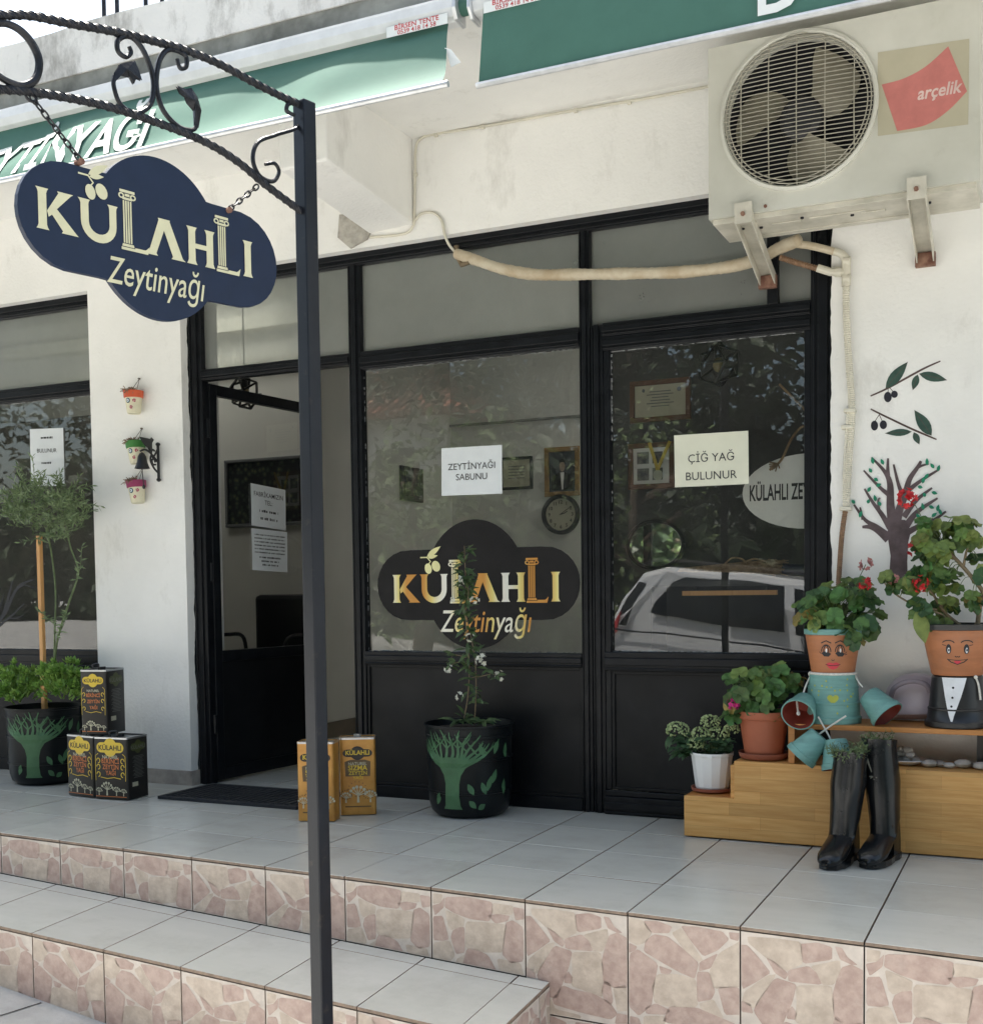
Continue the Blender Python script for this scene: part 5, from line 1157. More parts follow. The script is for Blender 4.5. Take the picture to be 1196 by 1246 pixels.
# bare branches painted on the left pane
gl = tag(bpy.data.objects.new('painted_branches', None), 'black bare branches painted on the left shop window', 'window painting'); COL.objects.link(gl); gl.location = aY(10, 740, .028)
fg = lambda k_: (lambda x, y: (lambda P: V3((P.x, .0285-.0002*k_, P.z)))(aY(x, y, 0.0285)))
b = MB(); k_ = 0
for L, w0 in (([(-60, 800), (-20, 775), (5, 748), (22, 715), (42, 705)], 7), ([(5, 748), (12, 722), (16, 706)], 4), ([(-10, 768), (14, 750), (30, 734)], 4), ([(22, 716), (30, 712), (44, 716)], 3), ([(-20, 776), (-10, 740), (2, 715)], 5), ([(-4, 758), (2, 735), (6, 722)], 3), ([(10, 752), (22, 752), (32, 746)], 2.5)):
    P = bez2(L, 5); n = len(P); k_ += 1; ribbon(b, P, [w0*(1-.75*i/(n-1)) for i in range(n)], fg(k_))
b.build('branches', mINK, gl)
# ================================================================== PLANT HELPERS
def scallop_leaf(name, M, n=24, cup=.25, notch=True, lobes=8):
    b = MB(); c = (0, 0, 0); r1, r2 = [], []
    for k in range(n):
        a = 2*math.pi*k/n+math.pi/2; r = 1+.07*math.cos(lobes*a)
        if notch and k in (n//2,): r *= .42
        if notch and k in (n//2-1, n//2+1): r *= .92
        zz = .09*math.cos(5*a+1)
        r1.append((.52*r*math.cos(a), .52*r*math.sin(a), -.05-cup*.35+zz*.3)); r2.append((r*math.cos(a), r*math.sin(a), -cup*.2+zz))
    b.add([(0, -.1, -cup*.75)]+r1+r2, [(0, 1+k, 1+(k+1) % n) for k in range(n)]+[(1+k, 1+n+k, 1+n+(k+1) % n, 1+(k+1) % n) for k in range(n)])
    return b.mesh(name, M, True)
LEAFM = [scallop_leaf('geranium_leaf', M) for M in (mLEAFA, mLEAFA, mLEAFB, mLEAFC, mLEAFD)]
def basis(n, up=V3((0, 0, 1)), spin=0.0):
    n = n.normalized(); x = up.cross(n); x = x.normalized() if x.length > 1e-4 else V3((1, 0, 0)); y = n.cross(x)
    return Matrix((x, y, n)).transposed().to_4x4() @ Matrix.Rotation(spin, 4, 'Z')
def put_leaf(parent, me, P, n, size, spin, name='leaf'):
    M = basis(n, spin=spin); M.translation = P
    o = link(name, me, parent, M @ Matrix.Diagonal((size, size*random.uniform(.88, 1.08), size, 1))); return o
def lanceleaf(b, P, d, n, L, wd_, mi=0, k=3, curl=.15):
    d = d.normalized(); s = d.cross(n); s = s.normalized() if s.length > 1e-5 else d.orthogonal().normalized(); n2 = s.cross(d)
    l, r_, m_ = [], [], []
    for i in range(k+1):
        t = i/k; h = wd_/2*math.sin(math.pi*min(1, .08+t*.92)); c = P+d*(L*t)-n2*(curl*L*t*t)
        l.append(c+s*h+n2*h*.25); r_.append(c-s*h+n2*h*.25); m_.append(c)
    o = len(b.v); b.v += [tuple(p) for p in l+m_+r_]; q = k+1
    for i in range(k): b.f += [(o+i, o+i+1, o+q+i+1, o+q+i), (o+q+i, o+q+i+1, o+2*q+i+1, o+2*q+i)]; b.m += [mi, mi]
def umbel(name, parent, P, r_, M, n=16, seed=1):
    b = MB(); rr = random.Random(seed)
    for i in range(n):
        d = V3((rr.uniform(-1, 1), rr.uniform(-1, .6), rr.uniform(-.8, 1))).normalized(); c = P+d*r_*rr.uniform(.5, .95)
        for k in range(5):
            x = d.orthogonal().normalized(); x.rotate(Matrix.Rotation(k*1.257+rr.random(), 3, d)); lanceleaf(b, c, x+d*.35, d, r_*.5, r_*.36, 0, 2, -.1)
    return b.build(name, M, parent, smooth=True)
def flowerhead(label_part, parent, px, py, Y, rpx, M, base, n=16):
    P = aY(px, py, Y); r_ = rpx*(P-CAMLOC).dot(CF)/FPX
    umbel('flower', parent, P, r_, M, n, px)
    b = MB(); b.tube(bez([base, (base+P)/2+V3((.004, -.004, .01)), P], 5), .0016, 5); b.build('flower_stalk', mSTEMG, parent, smooth=True)
def geranium(parent, clusters, base, rnd, mix=(0, 1, 2, 3), size=(.024, .037), out=.6):
    st = MB()
    for px, py, rx_, ry_, Y, dY, n in clusters:
        C = aY(px, py, Y); k = (C-CAMLOC).dot(CF)/FPX
        for i in range(n):
            for _ in range(20):
                a, c, e = rnd.uniform(-1, 1), rnd.uniform(-1, 1), rnd.uniform(-1, 1)
                if a*a+c*c+e*e < 1: break
            P = C+CR*(a*rx_*k)-CD*(c*ry_*k)+V3((0, e*dY, 0))
            o = (CR*a-CD*c*1.0+V3((0, e*1.0-.55, .55)))
            nrm = (o*out+V3((rnd.uniform(-.5, .5), rnd.uniform(-.6, .1), rnd.uniform(0, .6)))).normalized()
            s = rnd.uniform(*size); put_leaf(parent, LEAFM[4 if rnd.random() < .045 else rnd.choice(mix)], P, nrm, s, rnd.uniform(-.9, .9))
            b0 = base+V3((rnd.uniform(-.02, .02), rnd.uniform(-.02, .02), 0)) if isinstance(base, V3) else min(base, key=lambda q_: (q_-P).length)
            Pm = (b0+P)/2+V3((0, 0, .02)); st.tube(bez([b0, Pm, P-nrm*s*.15], 3), .0015, 4)
    return st.build('leaf_stalks', mSTEMG, parent, smooth=True)

def soil(parent, c, r_, z, n=20):
    b = MB(); b.lathe([(0, .006), (r_*.6, .004), (r_, 0)], (c[0], c[1], z), n); return b.build('soil', mSOIL, parent, smooth=True)

# ================================================================== THE TWO PAINTED PLANTERS
def planter(label, cx, cy, h, r_, a_off):
    t = thing('painted_planter', label, 'planter', (cx, cy, 0), 'dark planters with painted green trees')
    prof = [(0, .003), (r_*.74, .003), (r_*.86, .022), (r_*.92, .06), (r_*.93, h*.27), (r_*.955, h*.275), (r_*.955, h*.295), (r_*.935, h*.30), (r_*.955, h*.62), (r_*.98, h*.625), (r_*.98, h*.645), (r_*.955, h*.65), (r_*.965, h*.86), (r_*.99, h*.865), (r_*.99, h*.89), (r_*.975, h*.895), (r_*.985, h*.975), (r_*1.015, h*.98), (r_*1.015, h), (r_*.975, h), (r_*.95, h*.9), (r_*.92, h*.6)]
    MB().lathe(prof, (cx, cy, 0), 56).build('pot', mPLBLK, t, smooth=True)
    soil(t, (cx, cy), r_*.93, h*.93)
    a0 = math.atan2(CAMLOC.y-cy, CAMLOC.x-cx)
    def rz(z):
        for (ra, za), (rb, zb2) in zip(prof[2:19], prof[3:20]):
            if za <= z <= zb2 and zb2 > za: return ra+(rb-ra)*(z-za)/(zb2-za)
        return r_
    def on(s, z): a = a0+a_off+s/r_; q = max(rz(z+d_) for d_ in (-.012, -.006, -.003, 0, .003, .006, .012))+.0016; return V3((cx+q*math.cos(a), cy+q*math.sin(a), z))
    b = MB(); k = h/.385
    P = [(.045, .045), (.036, .06), (.032, .10), (.032, .15), (.04, .185), (.06, .215), (.09, .235), (.03, .26), (0, .25), (-.03, .26), (-.09, .235), (-.06, .215), (-.04, .185), (-.032, .15), (-.032, .10), (-.036, .06), (-.045, .045)]
    for i in range(8):   # trunk in strips so that it follows the curve
        a, c = P[i], P[i+1]; m_ = 6
        for j in range(m_): x0, x1 = -1+2*j/m_, -1+2*(j+1)/m_; b.add([on(a[0]*x0*k, a[1]*k), on(a[0]*x1*k, a[1]*k), on(c[0]*x1*k, c[1]*k), on(c[0]*x0*k, c[1]*k)], [(0, 1, 2, 3)]) if c[1] > a[1]+.001 else None
    rr = random.Random(int(cx*100))
    for i in range(13):
        a = -1.25+2.5*i/12; x0 = .075*math.sin(a)*k; z0 = (.225+.012*math.cos(a))*k; L = (.115+rr.uniform(-.02, .02))*k
        pts = [(x0+L*t_*math.sin(a)*1.05+.008*math.sin(5*t_+i), min(h*.965, z0+L*t_*math.cos(a*.8)*1.1)) for t_ in [j/7 for j in range(8)]]
        ribbon(b, pts, [.016*k*(1-.75*j/7) for j in range(8)], on)
        for s_ in (-1, 1): 
            q = pts[3+(i+s_) % 2]; ribbon(b, [q, (q[0]+.022*s_, min(h*.965, q[1]+.022)), (q[0]+.034*s_, min(h*.968, q[1]+.045))], [.007, .005, .002], on)
    b.build('painted_tree', mPLGRN, t)
    b = MB()
    for x, z, dx, dz in ((-.085, .06, .02, .05), (.07, .15, .025, -.045), (.075, .08, .03, -.03), (.13, .155, .018, -.05), (.155, .12, .02, .06), (.18, .15, .02, .055), (.14, .265, -.02, .045), (.19, .27, .02, .06), (.115, .045, .03, .02), (.24, .1, .01, .06), (.25, .25, .01, .06)):
        n = 6; L = [(x+dx*i/n, z+dz*i/n) for i in range(n+1)]; ribbon(b, [(a*k, c*k) for a, c in L], [.024*k*math.sin(math.pi*min(.98, .04+.96*i/n))+.001 for i in range(n+1)], on)
    b.build('painted_leaves', mPLGRN, t)
    return t, on
cxm = aY(572, 930, -.20).x
pm, _ = planter('dark green planter with a painted tree, holding flowering jasmine before the middle window', cxm, -.205, .385, .186, -.42)
cxl = aY(59, 905, -.21).x
plt, _ = planter('dark planter with a painted tree, holding a staked olive and succulents', cxl, -.225, .385, .190, -.35)
# jasmine climbing up
rr = random.Random(21); Yp = -.205; jb = MB(); js = MB(); fl_ = MB()
def jst(L, r_=.0028):
    P = bez([aY(x, y, Yp+d) for x, y, d in L], 7); js.tube(P, [r_*(1-.5*i/len(P)) for i in range(len(P))], 5); return P
A = jst([(563, 882, 0), (569, 850, .01), (571, 815, 0), (569, 780, -.01), (566, 745, 0), (567, 715, .01), (566, 690, 0), (565, 664, 0)])
Bs = jst([(577, 882, .02), (579, 850, 0), (579, 820, -.02), (577, 795, 0), (571, 765, .01), (567, 745, 0), (570, 720, -.01), (564, 700, 0)])
Cs = jst([(571, 825, 0), (590, 822, -.04), (600, 820, -.05), (606, 826, -.05)], .0018); Ds = jst([(570, 808, 0), (556, 806, .03), (546, 812, .04)], .0018); Es = jst([(567, 800, 0), (552, 797, .04), (548, 806, .05)], .0018)
def jleaves(P, n, L=(.028, .048), sp=1.0):
    for i in range(n):
        p = P[min(len(P)-1, int(rr.uniform(0.05, 1)*len(P)))]; d = V3((rr.uniform(-1, 1), rr.uniform(-1, .5), rr.uniform(-.5, .7))).normalized(); lanceleaf(jb, p+d*.008*sp, d, V3((rr.uniform(-.3, .3), -.6, .8)), rr.uniform(*L), rr.uniform(.014, .021), 0, 3, .3)
jleaves(A[:30], 34, (.034, .06)); jleaves(A[30:], 60, (.034, .058)); jleaves(Bs, 60, (.034, .056)); jleaves(Cs, 12); jleaves(Ds, 12); jleaves(Es, 8)
for i in range(26): d = V3((rr.uniform(-1, 1), rr.uniform(-1, .2), rr.uniform(-.1, .5))); lanceleaf(jb, aY(570+rr.uniform(-16, 24), 880, Yp)+V3((0, 0, .01)), d, V3((0, -.5, .8)), rr.uniform(.05, .08), .02, 0, 3, .5)
js.build('stem', mSTEM, pm, smooth=True); q = jb.build('leaves', mJAS, pm, smooth=True); q['kind'] = 'stuff'
for i, (x, y, r_) in enumerate(((558, 707, 7), (577, 730, 6), (571, 776, 6), (587, 804, 9), (545, 814, 6), (607, 823, 7), (559, 847, 6), (551, 729, 4))):
    umbel('flower', pm, aY(x, y, Yp-.03), r_*.0034, mPETW, 7, i)
# olive tree with its stake, and succulents
Yo = -.225; ol = MB(); os_ = MB(); rr = random.Random(33)
s0, s1_ = aY(57, 815, Yo), aY(55, 652, Yo); b = MB(); b.box(-.011, .011, -.011, .011, .36, s1_.z, M=Matrix.Translation((s0.x, Yo-.02, 0))); b.build('stake', mSTAKE, plt, bevel=.002)
tr = bez([aY(x, y, Yo+.02) for x, y in ((66, 815), (70, 780), (82, 740), (94, 705), (95, 690), (86, 665), (82, 640), (84, 615))], 8); os_.tube(tr, [.0065-.004*i/len(tr) for i in range(len(tr))], 6)
os_.tube(bez([aY(x, y, Yo+.02) for x, y in ((66, 815), (67, 770), (68, 720), (64, 680), (60, 655), (58, 630))], 6), .0045, 6)
crown = [(55, 622, 42, 26), (30, 618, 24, 24), (82, 630, 24, 24), (60, 645, 40, 14), (40, 600, 18, 22), (75, 605, 20, 20), (92, 618, 12, 14), (20, 612, 14, 18)]
for px, py, rx_, ry_ in crown:
    for i in range(int(rx_*ry_*.042)+5):
        a = rr.uniform(0, 6.28); q = math.sqrt(rr.random()); P = aY(px+rx_*q*math.cos(a), py+ry_*q*math.sin(a), Yo+rr.uniform(-.14, .12)); d = V3((rr.uniform(-1, 1), rr.uniform(-1, 1), rr.uniform(-.2, 1.1))).normalized(); L = rr.uniform(.06, .12)
        os_.tube([P, P+d*L], .0011, 4)
        for j in range(8):
            p = P+d*(L*(j+.5)/8); x = d.orthogonal().normalized(); x.rotate(Matrix.Rotation(j*1.6+rr.random(), 3, d)); lanceleaf(ol, p, x*.8+d*.7, d, rr.uniform(.028, .045), .0085, 0, 2, .05)
for L in ([(22, 612), (12, 602), (4, 598)], [(40, 610), (42, 580), (40, 556)], [(60, 610), (68, 585), (74, 575)], [(80, 610), (100, 625), (108, 632)], [(35, 600), (28, 585), (22, 577)], [(66, 760), (58, 752), (48, 742)], [(93, 705), (98, 690), (100, 665)], [(70, 775), (78, 760), (82, 745)]):
    P = bez([aY(x, y, Yo-.05) for x, y in L], 6); os_.tube(P, .0014, 4)
    for j, p in enumerate(P):
        for _ in range(2): d = V3((rr.uniform(-1, 1), rr.uniform(-1, 1), rr.uniform(-.2, 1))).normalized(); lanceleaf(ol, p, d, V3((0, -1, .3)), rr.uniform(.025, .04), .008, 0, 2, .05)
os_.build('trunk', mSTEMG, plt, smooth=True); q = ol.build('crown', mOLIVE, plt, smooth=True); q['kind'] = 'stuff'
def rosette_bush(name, parent, px, py, rx_, ry_, Y, n, seed):
    b = MB(); rr = random.Random(seed); C = aY(px, py, Y); k = (C-CAMLOC).dot(CF)/FPX
    for i in range(n):
        a = rr.uniform(0, 6.28); e = rr.uniform(-.25, 1); q = math.sqrt(max(0, 1-e*e))
        f_ = rr.uniform(.62, 1.12); P = C+V3((rx_*k*q*math.cos(a)*f_, rx_*k*.8*q*math.sin(a)*f_, ry_*k*(e*f_+.04*math.sin(a*5)))); d = V3((q*math.cos(a)*.8, q*math.sin(a)*.8, e*.8+.7)).normalized()
        for ring, (m_, tl, L) in enumerate(((7, 1.2, .034), (6, .72, .032), (4, .25, .028))):
            for j in range(m_):
                x = d.orthogonal().normalized(); x.rotate(Matrix.Rotation(j*6.283/m_+ring*.5, 3, d)); dr = (x*math.sin(tl)+d*math.cos(tl)).normalized()
                lanceleaf(b, P+d*(.004*ring), dr, d, L*rr.uniform(.75, 1.2), .0185, 0, 2, -.35)
        b.tube([P-d*.05, P], .004, 4)
    q = b.build(name, mSUCC, parent, smooth=True); q['kind'] = 'stuff'; return q
rosette_bush('succulent', plt, 22, 842, 30, 30, Yo-.02, 85, 5); rosette_bush('succulent', plt, 77, 838, 30, 32, Yo-.04, 95, 6)

# ================================================================== BENCH AND SHELF
bn = thing('plant_bench', 'stepped bench of laminated pine carrying pots along the wall', 'bench', (2.8, -.2, 0))
BX0, BX1, BX2, BY, BZ1, BZ2 = 2.194, 2.384, 3.75, -.347, .157, .297
f = lambda a, c: V3((a, BY, c))
b = MB(); b.prism([(BX0, .006), (BX2, .006), (BX2, BZ2), (BX1, BZ2), (BX1, BZ1), (BX0, BZ1)], f, (0, -1, 0), .018); b.build('front_panel', mPINE, bn, bevel=.0015)
MB().box(BX1, BX2, BY+.0185, -.075, BZ2-.018, BZ2-.0005).build('top_board', mPINE, bn, bevel=.0015)
MB().box(BX0, BX1-.0185, BY+.0185, -.03, BZ1-.018, BZ1-.0005).build('step_board', mPINE2, bn, bevel=.0015)
MB().box(BX0, BX0+.018, BY+.0185, -.03, .006, BZ1-.0185).build('side_board', mPINE, bn); MB().box(BX1-.018, BX1-.0005, BY+.0185, -.075, BZ1, BZ2-.0185).build('side_board', mPINE, bn)
for x in (BX0+.06, 2.9, 3.6): MB().box(x-.03, x+.03, BY+.03, BY+.10, 0, .006).build('foot', mBLKP, bn)
sh_ = thing('low_shelf', 'thin orange pine shelf standing on the bench', 'shelf', (3.1, -.22, BZ2))
SZ = .442; SXL = 2.578
MB().box(SXL, BX2, -.335, -.085, SZ-.018, SZ).build('shelf_board', mPINE2, sh_, bevel=.0015)
MB().box(SXL, SXL+.022, -.330, -.09, BZ2, SZ-.0185).build('leg', mPINE2, sh_); MB().box(3.205, 3.225, -.20, -.09, BZ2, SZ-.0185).build('leg', mat('dark_leg', (.02, .02, .02), .5), sh_); MB().box(3.70, 3.72, -.33, -.09, BZ2, SZ-.0185).build('leg', mPINE2, sh_)

# ------------------------------------------------------------------ pots on the bench
def lathe_pot(parent, c, prof, M, name='pot', n=36, smooth=True): return MB().lathe(prof, tuple(c), n).build(name, M, parent, smooth=smooth)
wp = aZ(867, 962, BZ1); wp = V3((wp.x, -.21, BZ1))
t = thing('potted_sedum', 'white faceted plastic pot with pale green budding sedum on the bench step', 'potted plant', tuple(wp))
lathe_pot(t, wp, [(0, .002), (.066, .002), (.077, .006), (.080, .018), (.076, .018), (.07, .008), (0, .007)], mSAUC, 'saucer')
lathe_pot(t, wp, [(0, .008), (.058, .008), (.064, .02), (.080, .140), (.083, .142), (.083, .152), (.077, .152), (.07, .12)], mWHITE, 'pot', 14, False)
MB().box(.004, .022, -.0845, -.080, .138, .146, M=Matrix.Translation(wp)).build('pot_tab', mWHITE, t); soil(t, wp, .072, BZ1+.135)
b = MB(); s_ = MB(); rr = random.Random(12)
def sed(px, py, r_, Y, n):
    C = aY(px, py, Y); q = MB()
    for i in range(n):
        d = V3((rr.uniform(-1, 1), rr.uniform(-1, .5), rr.uniform(-.45, 1))).normalized(); P = C+V3((d.x*r_*1.1, d.y*r_, d.z*r_*.75)); q.blob(P, .0042, .0042, .0042, 5)
    s_.tube([V3((wp.x, wp.y, BZ1+.14)), C], .003, 5); q.build('bud_head', mSEDF, t, smooth=True)
for px, py, r_, n in ((824, 888, .040, 110), (864, 878, .034, 90), (852, 892, .030, 70), (874, 893, .036, 90), (890, 887, .026, 60), (846, 905, .030, 80)): sed(px, py, r_, -.24, n)
for i in range(150):
    a = rr.uniform(0, 6.28); P = aY(862+rr.uniform(-38, 28), 905+rr.uniform(-8, 13), -.21+rr.uniform(-.06, .06)); lanceleaf(b, P, V3((math.cos(a), math.sin(a)-.3, rr.uniform(-.4, .5))), V3((0, -.4, .9)), rr.uniform(.03, .05), rr.uniform(.018, .026), 0, 3, .25)
for i in range(26): P = aY(824+rr.uniform(-12, 22), 905+rr.uniform(-12, 14), -.22); lanceleaf(b, P, V3((rr.uniform(-1, 0), rr.uniform(-1, .2), rr.uniform(-.7, .2))), V3((0, -.4, .9)), .045, .026, 0, 3, .25)
s_.build('stems', mSTEMG, t, smooth=True); q = b.build('leaves', mSEDL, t, smooth=True); q['kind'] = 'stuff'

tp_ = V3((aY(929, 915, -.24).x, -.24, BZ2))
t = thing('potted_geranium', 'brown plastic pot with a bushy geranium and one magenta flower', 'potted plant', tuple(tp_), 'geraniums in pots')
lathe_pot(t, tp_, [(0, .002), (.080, .002), (.088, .008), (.094, .026), (.090, .026), (.082, .01), (0, .008)], mSAUC, 'saucer')
lathe_pot(t, tp_, [(0, .01), (.066, .01), (.070, .014), (.089, .150), (.097, .152), (.0995, .158), (.0995, .180), (.093, .180), (.088, .15)], mTERRA, 'pot'); soil(t, tp_, .088, BZ2+.158)
rr = random.Random(44); bse = V3((tp_.x, tp_.y, BZ2+.16))
geranium(t, [(925, 836, 44, 26, -.26, .09, 46), (905, 848, 26, 16, -.28, .06, 16), (955, 828, 22, 22, -.22, .07, 16), (930, 862, 22, 10, -.30, .05, 8), (888, 868, 10, 9, -.3, .03, 4)], bse, rr, (0, 0, 1, 2))
flowerhead('x', t, 891, 856, -.33, 8.5, mPETP, bse+V3((-.05, -.03, .01)), 16)

# ------------------------------------------------------------------ flowerpot couple
def cone_on(c, r0, z0, r1, z1, e=.0012):
    a0 = math.atan2(CAMLOC.y-c.y, CAMLOC.x-c.x)
    def on(s, z, ee=0): q = r0+(r1-r0)*(z-z0)/(z1-z0); a = a0+s/q; return V3((c.x+(q+e+ee)*math.cos(a), c.y+(q+e+ee)*math.sin(a), c.z+z))
    return on
def small_pot(parent, name, P, d, rb, rm, L, M=mTEAL):
    Mx = basis(V3(d)); Mx.translation = V3(P)
    b = MB(); b.lathe([(0, -L/2), (rb*.9, -L/2), (rb, -L/2+.004), (rm*.93, L/2-.022), (rm, L/2-.020), (rm*1.03, L/2), (rm*.95, L/2)], (0, 0, 0), 30, 0, Mx)
    b.lathe([(rm*.95, L/2), (rm*.86, L/2-.03), (rb*.86, -L/2+.006), (0, -L/2+.006)], (0, 0, 0), 30, 1, Mx)
    return b.build(name, [M, mPOTIN], parent, smooth=True)
lc = V3((aY(1013, 860, -.235).x, -.235, SZ))
la = thing('flowerpot_figure', 'flowerpot woman with turquoise body, dangling pot limbs and lipstick face', 'flowerpot figure', tuple(lc), 'figures made of stacked flowerpots')
lathe_pot(la, lc, [(0, .001), (.100, .001), (.101, .022), (.096, .026), (.094, .07), (.096, .072), (.096, .078), (.092, .08), (.088, .125), (.090, .127), (.090, .132), (.086, .134), (.083, .176), (.078, .180), (0, .180)], mTEAL, 'body_pot', 44)
HZ = .180
lathe_pot(la, lc+V3((0, 0, HZ)), [(0, .002), (.074, .002), (.0765, .006), (.0975, .140), (.094, .1402), (.090, .11)], mTERRAL, 'head_pot', 44)
lathe_pot(la, lc+V3((0, 0, HZ)), [(.0975, .1402), (.102, .142), (.103, .160), (.097, .162), (.092, .14)], mTEAL, 'hair_band', 44); soil(la, lc, .092, SZ+HZ+.145)
b = MB(); on = cone_on(lc, .083, .176, .094, .07)
hp = [(0, -.022)]+[(.0105*(16*math.sin(q)**3)/16*1.9, .0105*(13*math.cos(q)-5*math.cos(2*q)-2*math.cos(3*q)-math.cos(4*q))/16*1.9) for q in [2*math.pi*k/24 for k in range(24)]]
bd = MB(); b.poly([(a+.0, c+.092) for a, c in hp[1:]], on); rr = random.Random(6)
for i in range(26):
    x, z_ = rr.uniform(-.085, .085), rr.uniform(.03, .165)
    if abs(x) < .03 and abs(z_-.09) < .03: continue
    bd.poly([(x+.0035*math.cos(q), z_+.004*math.sin(q)) for q in [2*math.pi*k/5 for k in range(5)]], on)
b.build('painted_heart', mYEL, la); bd.build('painted_dots', mYEL, la)['kind'] = 'stuff'
def face(parent, c, r0, z0, r1, z1, zc, s, woman):
    on = cone_on(c, r0, z0, r1, z1); k_ = 1.38 if woman else 1.1; f = lambda a, d: on(a*s, zc+d*s*k_); f2 = lambda a, d: on(a*s, zc+d*s*k_, .0006); b = MB()
    if woman:
        for sx_ in (-1, 1):
            ribbon(b, [(sx_*.4+.28*math.cos(q), .18+.30*math.sin(q)) for q in [math.pi*k/10 for k in range(11)]], .05, f, 0); ribbon(b, [(sx_*.4+.15*math.cos(q), .12+.34*math.sin(q)) for q in [math.pi*k/10 for k in range(11)]], .05, f, 0)
            b.poly([(sx_*.4-.28, .12), (sx_*.4-.12, -.02), (sx_*.4+.15, -.03), (sx_*.4+.30, .10), (sx_*.4+.1, .16), (sx_*.4-.12, .2)], f, 0)
            b.poly(ell(sx_*.4+.02, .24, .05, .09, 12), f2, 2)
            ribbon(b, [(sx_*.4-.3, .56), (sx_*.4, .66), (sx_*.4+.3, .56)], .05, f, 0)
        ribbon(b, [(.7, .1), (.82, .18)], .03, f, 0); ribbon(b, [(.68, .04), (.84, .08)], .03, f, 0); ribbon(b, [(-.7, .1), (-.82, .18)], .03, f, 0)
        b.poly([(-.42, -.36), (-.2, -.28), (-.06, -.30), (0, -.33), (.06, -.30), (.2, -.28), (.42, -.36), (.22, -.54), (0, -.60), (-.22, -.54)], f, 1); ribbon(b, [(-.42, -.37), (-.15, -.42), (.15, -.42), (.42, -.37)], .03, f2, 0)
        ribbon(b, [(-.1, -.16), (0, -.20), (.1, -.16)], .03, f, 0)
    else:
        for sx_ in (-1, 1):
            b.poly(ell(sx_*.42, .10, .13, .23, 16), f, 0); b.poly(ell(sx_*.42+.01, .04, .06, .13, 12), f2, 2); b.poly(ell(sx_*.42+.02, .06, .04, .07, 10), lambda a, d: on(a*s, zc+d*s, .001), 0)
            ribbon(b, [(sx_*.44+.30*math.cos(q), .34+.16*math.sin(q)) for q in [.3+2.5*k/8 for k in range(9)]], .045, f, 0)
            ribbon(b, [(sx_*.55, .26), (sx_*.74, .30)], .03, f, 0)
        ribbon(b, [(-.12, -.22), (-.06, -.27), (0, -.24), (.06, -.27), (.12, -.22)], .04, f, 0)
        ribbon(b, [(-.48, -.36), (-.3, -.50), (0, -.60), (.3, -.50), (.48, -.36)], .045, f, 0); ribbon(b, [(-.46, -.38), (0, -.42), (.46, -.38)], .03, f, 0)
        b.poly([(-.16, -.44), (.16, -.44), (.12, -.54), (0, -.58), (-.12, -.54)], f, 1)
    return b.build('painted_face', [mINK, mLIP, mSHIRT], parent)
face(la, lc+V3((0, 0, HZ)), .0765, .006, .0975, .140, .066, .060, True)
b = MB(); b.tube([lc+V3((.081*math.cos(q), .081*math.sin(q), .180)) for q in [2*math.pi*k/28 for k in range(29)]], .005, 8)
def rope(L, r_=.0032): b.tube(bez(L, 6), r_, 6)
pa, pb = aY(975, 862, -.33), aY(1068, 858, -.28)
rope([aY(986, 822, -.25), aY(981, 832, -.28), aY(976, 846, -.31)]); rope([aY(1040, 820, -.25), aY(1043, 828, -.26), aY(1049, 836, -.27)])
rope([aY(969, 853, -.345), aY(970, 862, -.36), aY(971, 868, -.37)], .0036)
for p in (aY(971, 868, -.37), aY(985, 820, -.25)): b.blob(p, .007, .007, .008, 8)
rope([aY(995, 872, -.345), aY(1004, 888, -.35), aY(1012, 903, -.355)], .0034); rope([aY(1029, 871, -.345), aY(1012, 882, -.35), aY(994, 895, -.355)], .0034)
b.build('rope', mROPE, la, smooth=True)
small_pot(la, 'arm_pot', pa, (-.12, -.93, -.42), .042, .060, .095); small_pot(la, 'arm_pot', pb, (.62, -.28, -.62), .040, .060, .105)
small_pot(la, 'leg_pot', aY(985, 908, -.385), (-.62, -.12, -.72), .040, .058, .105); small_pot(la, 'leg_pot', aY(1018, 918, -.385), (.15, -.18, -.95), .040, .058, .105)
rr = random.Random(55); bse = V3((lc.x, lc.y, SZ+HZ+.15))
geranium(la, [(1018, 742, 46, 36, -.25, .09, 64), (990, 748, 24, 20, -.27, .06, 18), (1050, 745, 26, 30, -.24, .07, 24), (1032, 772, 14, 12, -.33, .03, 6), (1035, 718, 22, 16, -.24, .06, 10)], bse, rr, (0, 0, 1, 2, 3, 3))
flowerhead('x', la, 1052, 710, -.27, 8, mPETR, bse); flowerhead('x', la, 1053, 687, -.24, 9, mPETD, bse, 12)

mc = V3((aY(1164, 860, -.235).x, -.235, SZ))
ma = thing('flowerpot_figure', 'flowerpot man with black tuxedo body and smiling terracotta head', 'flowerpot figure', tuple(mc), 'figures made of stacked flowerpots')
lathe_pot(ma, mc, [(0, .001), (.104, .001), (.107, .005), (.107, .020), (.100, .028), (.096, .06), (.098, .062), (.098, .067), (.094, .07), (.084, .176), (.08, .180), (0, .180)], mBLKP, 'body_pot', 44)
mh = mc+V3((0, 0, .180))
lathe_pot(ma, mh, [(0, .002), (.082, .002), (.086, .007), (.119, .158), (.116, .1582), (.11, .12)], mTERRAL, 'head_pot', 48)
lathe_pot(ma, mh, [(.119, .1582), (.127, .160), (.129, .178), (.121, .180), (.112, .155)], mBLKP, 'hair_band', 48); soil(ma, mc, .113, SZ+.180+.16)
face(ma, mh, .086, .007, .119, .158, .088, .068, False)
on = cone_on(mc, .101, .02, .084, .176); b = MB(); 
rows = [(.176, -.052, .030), (.145, -.046, .022), (.11, -.040, .012), (.075, -.033, .0), (.045, -.026, -.010), (.020, -.018, -.016)]
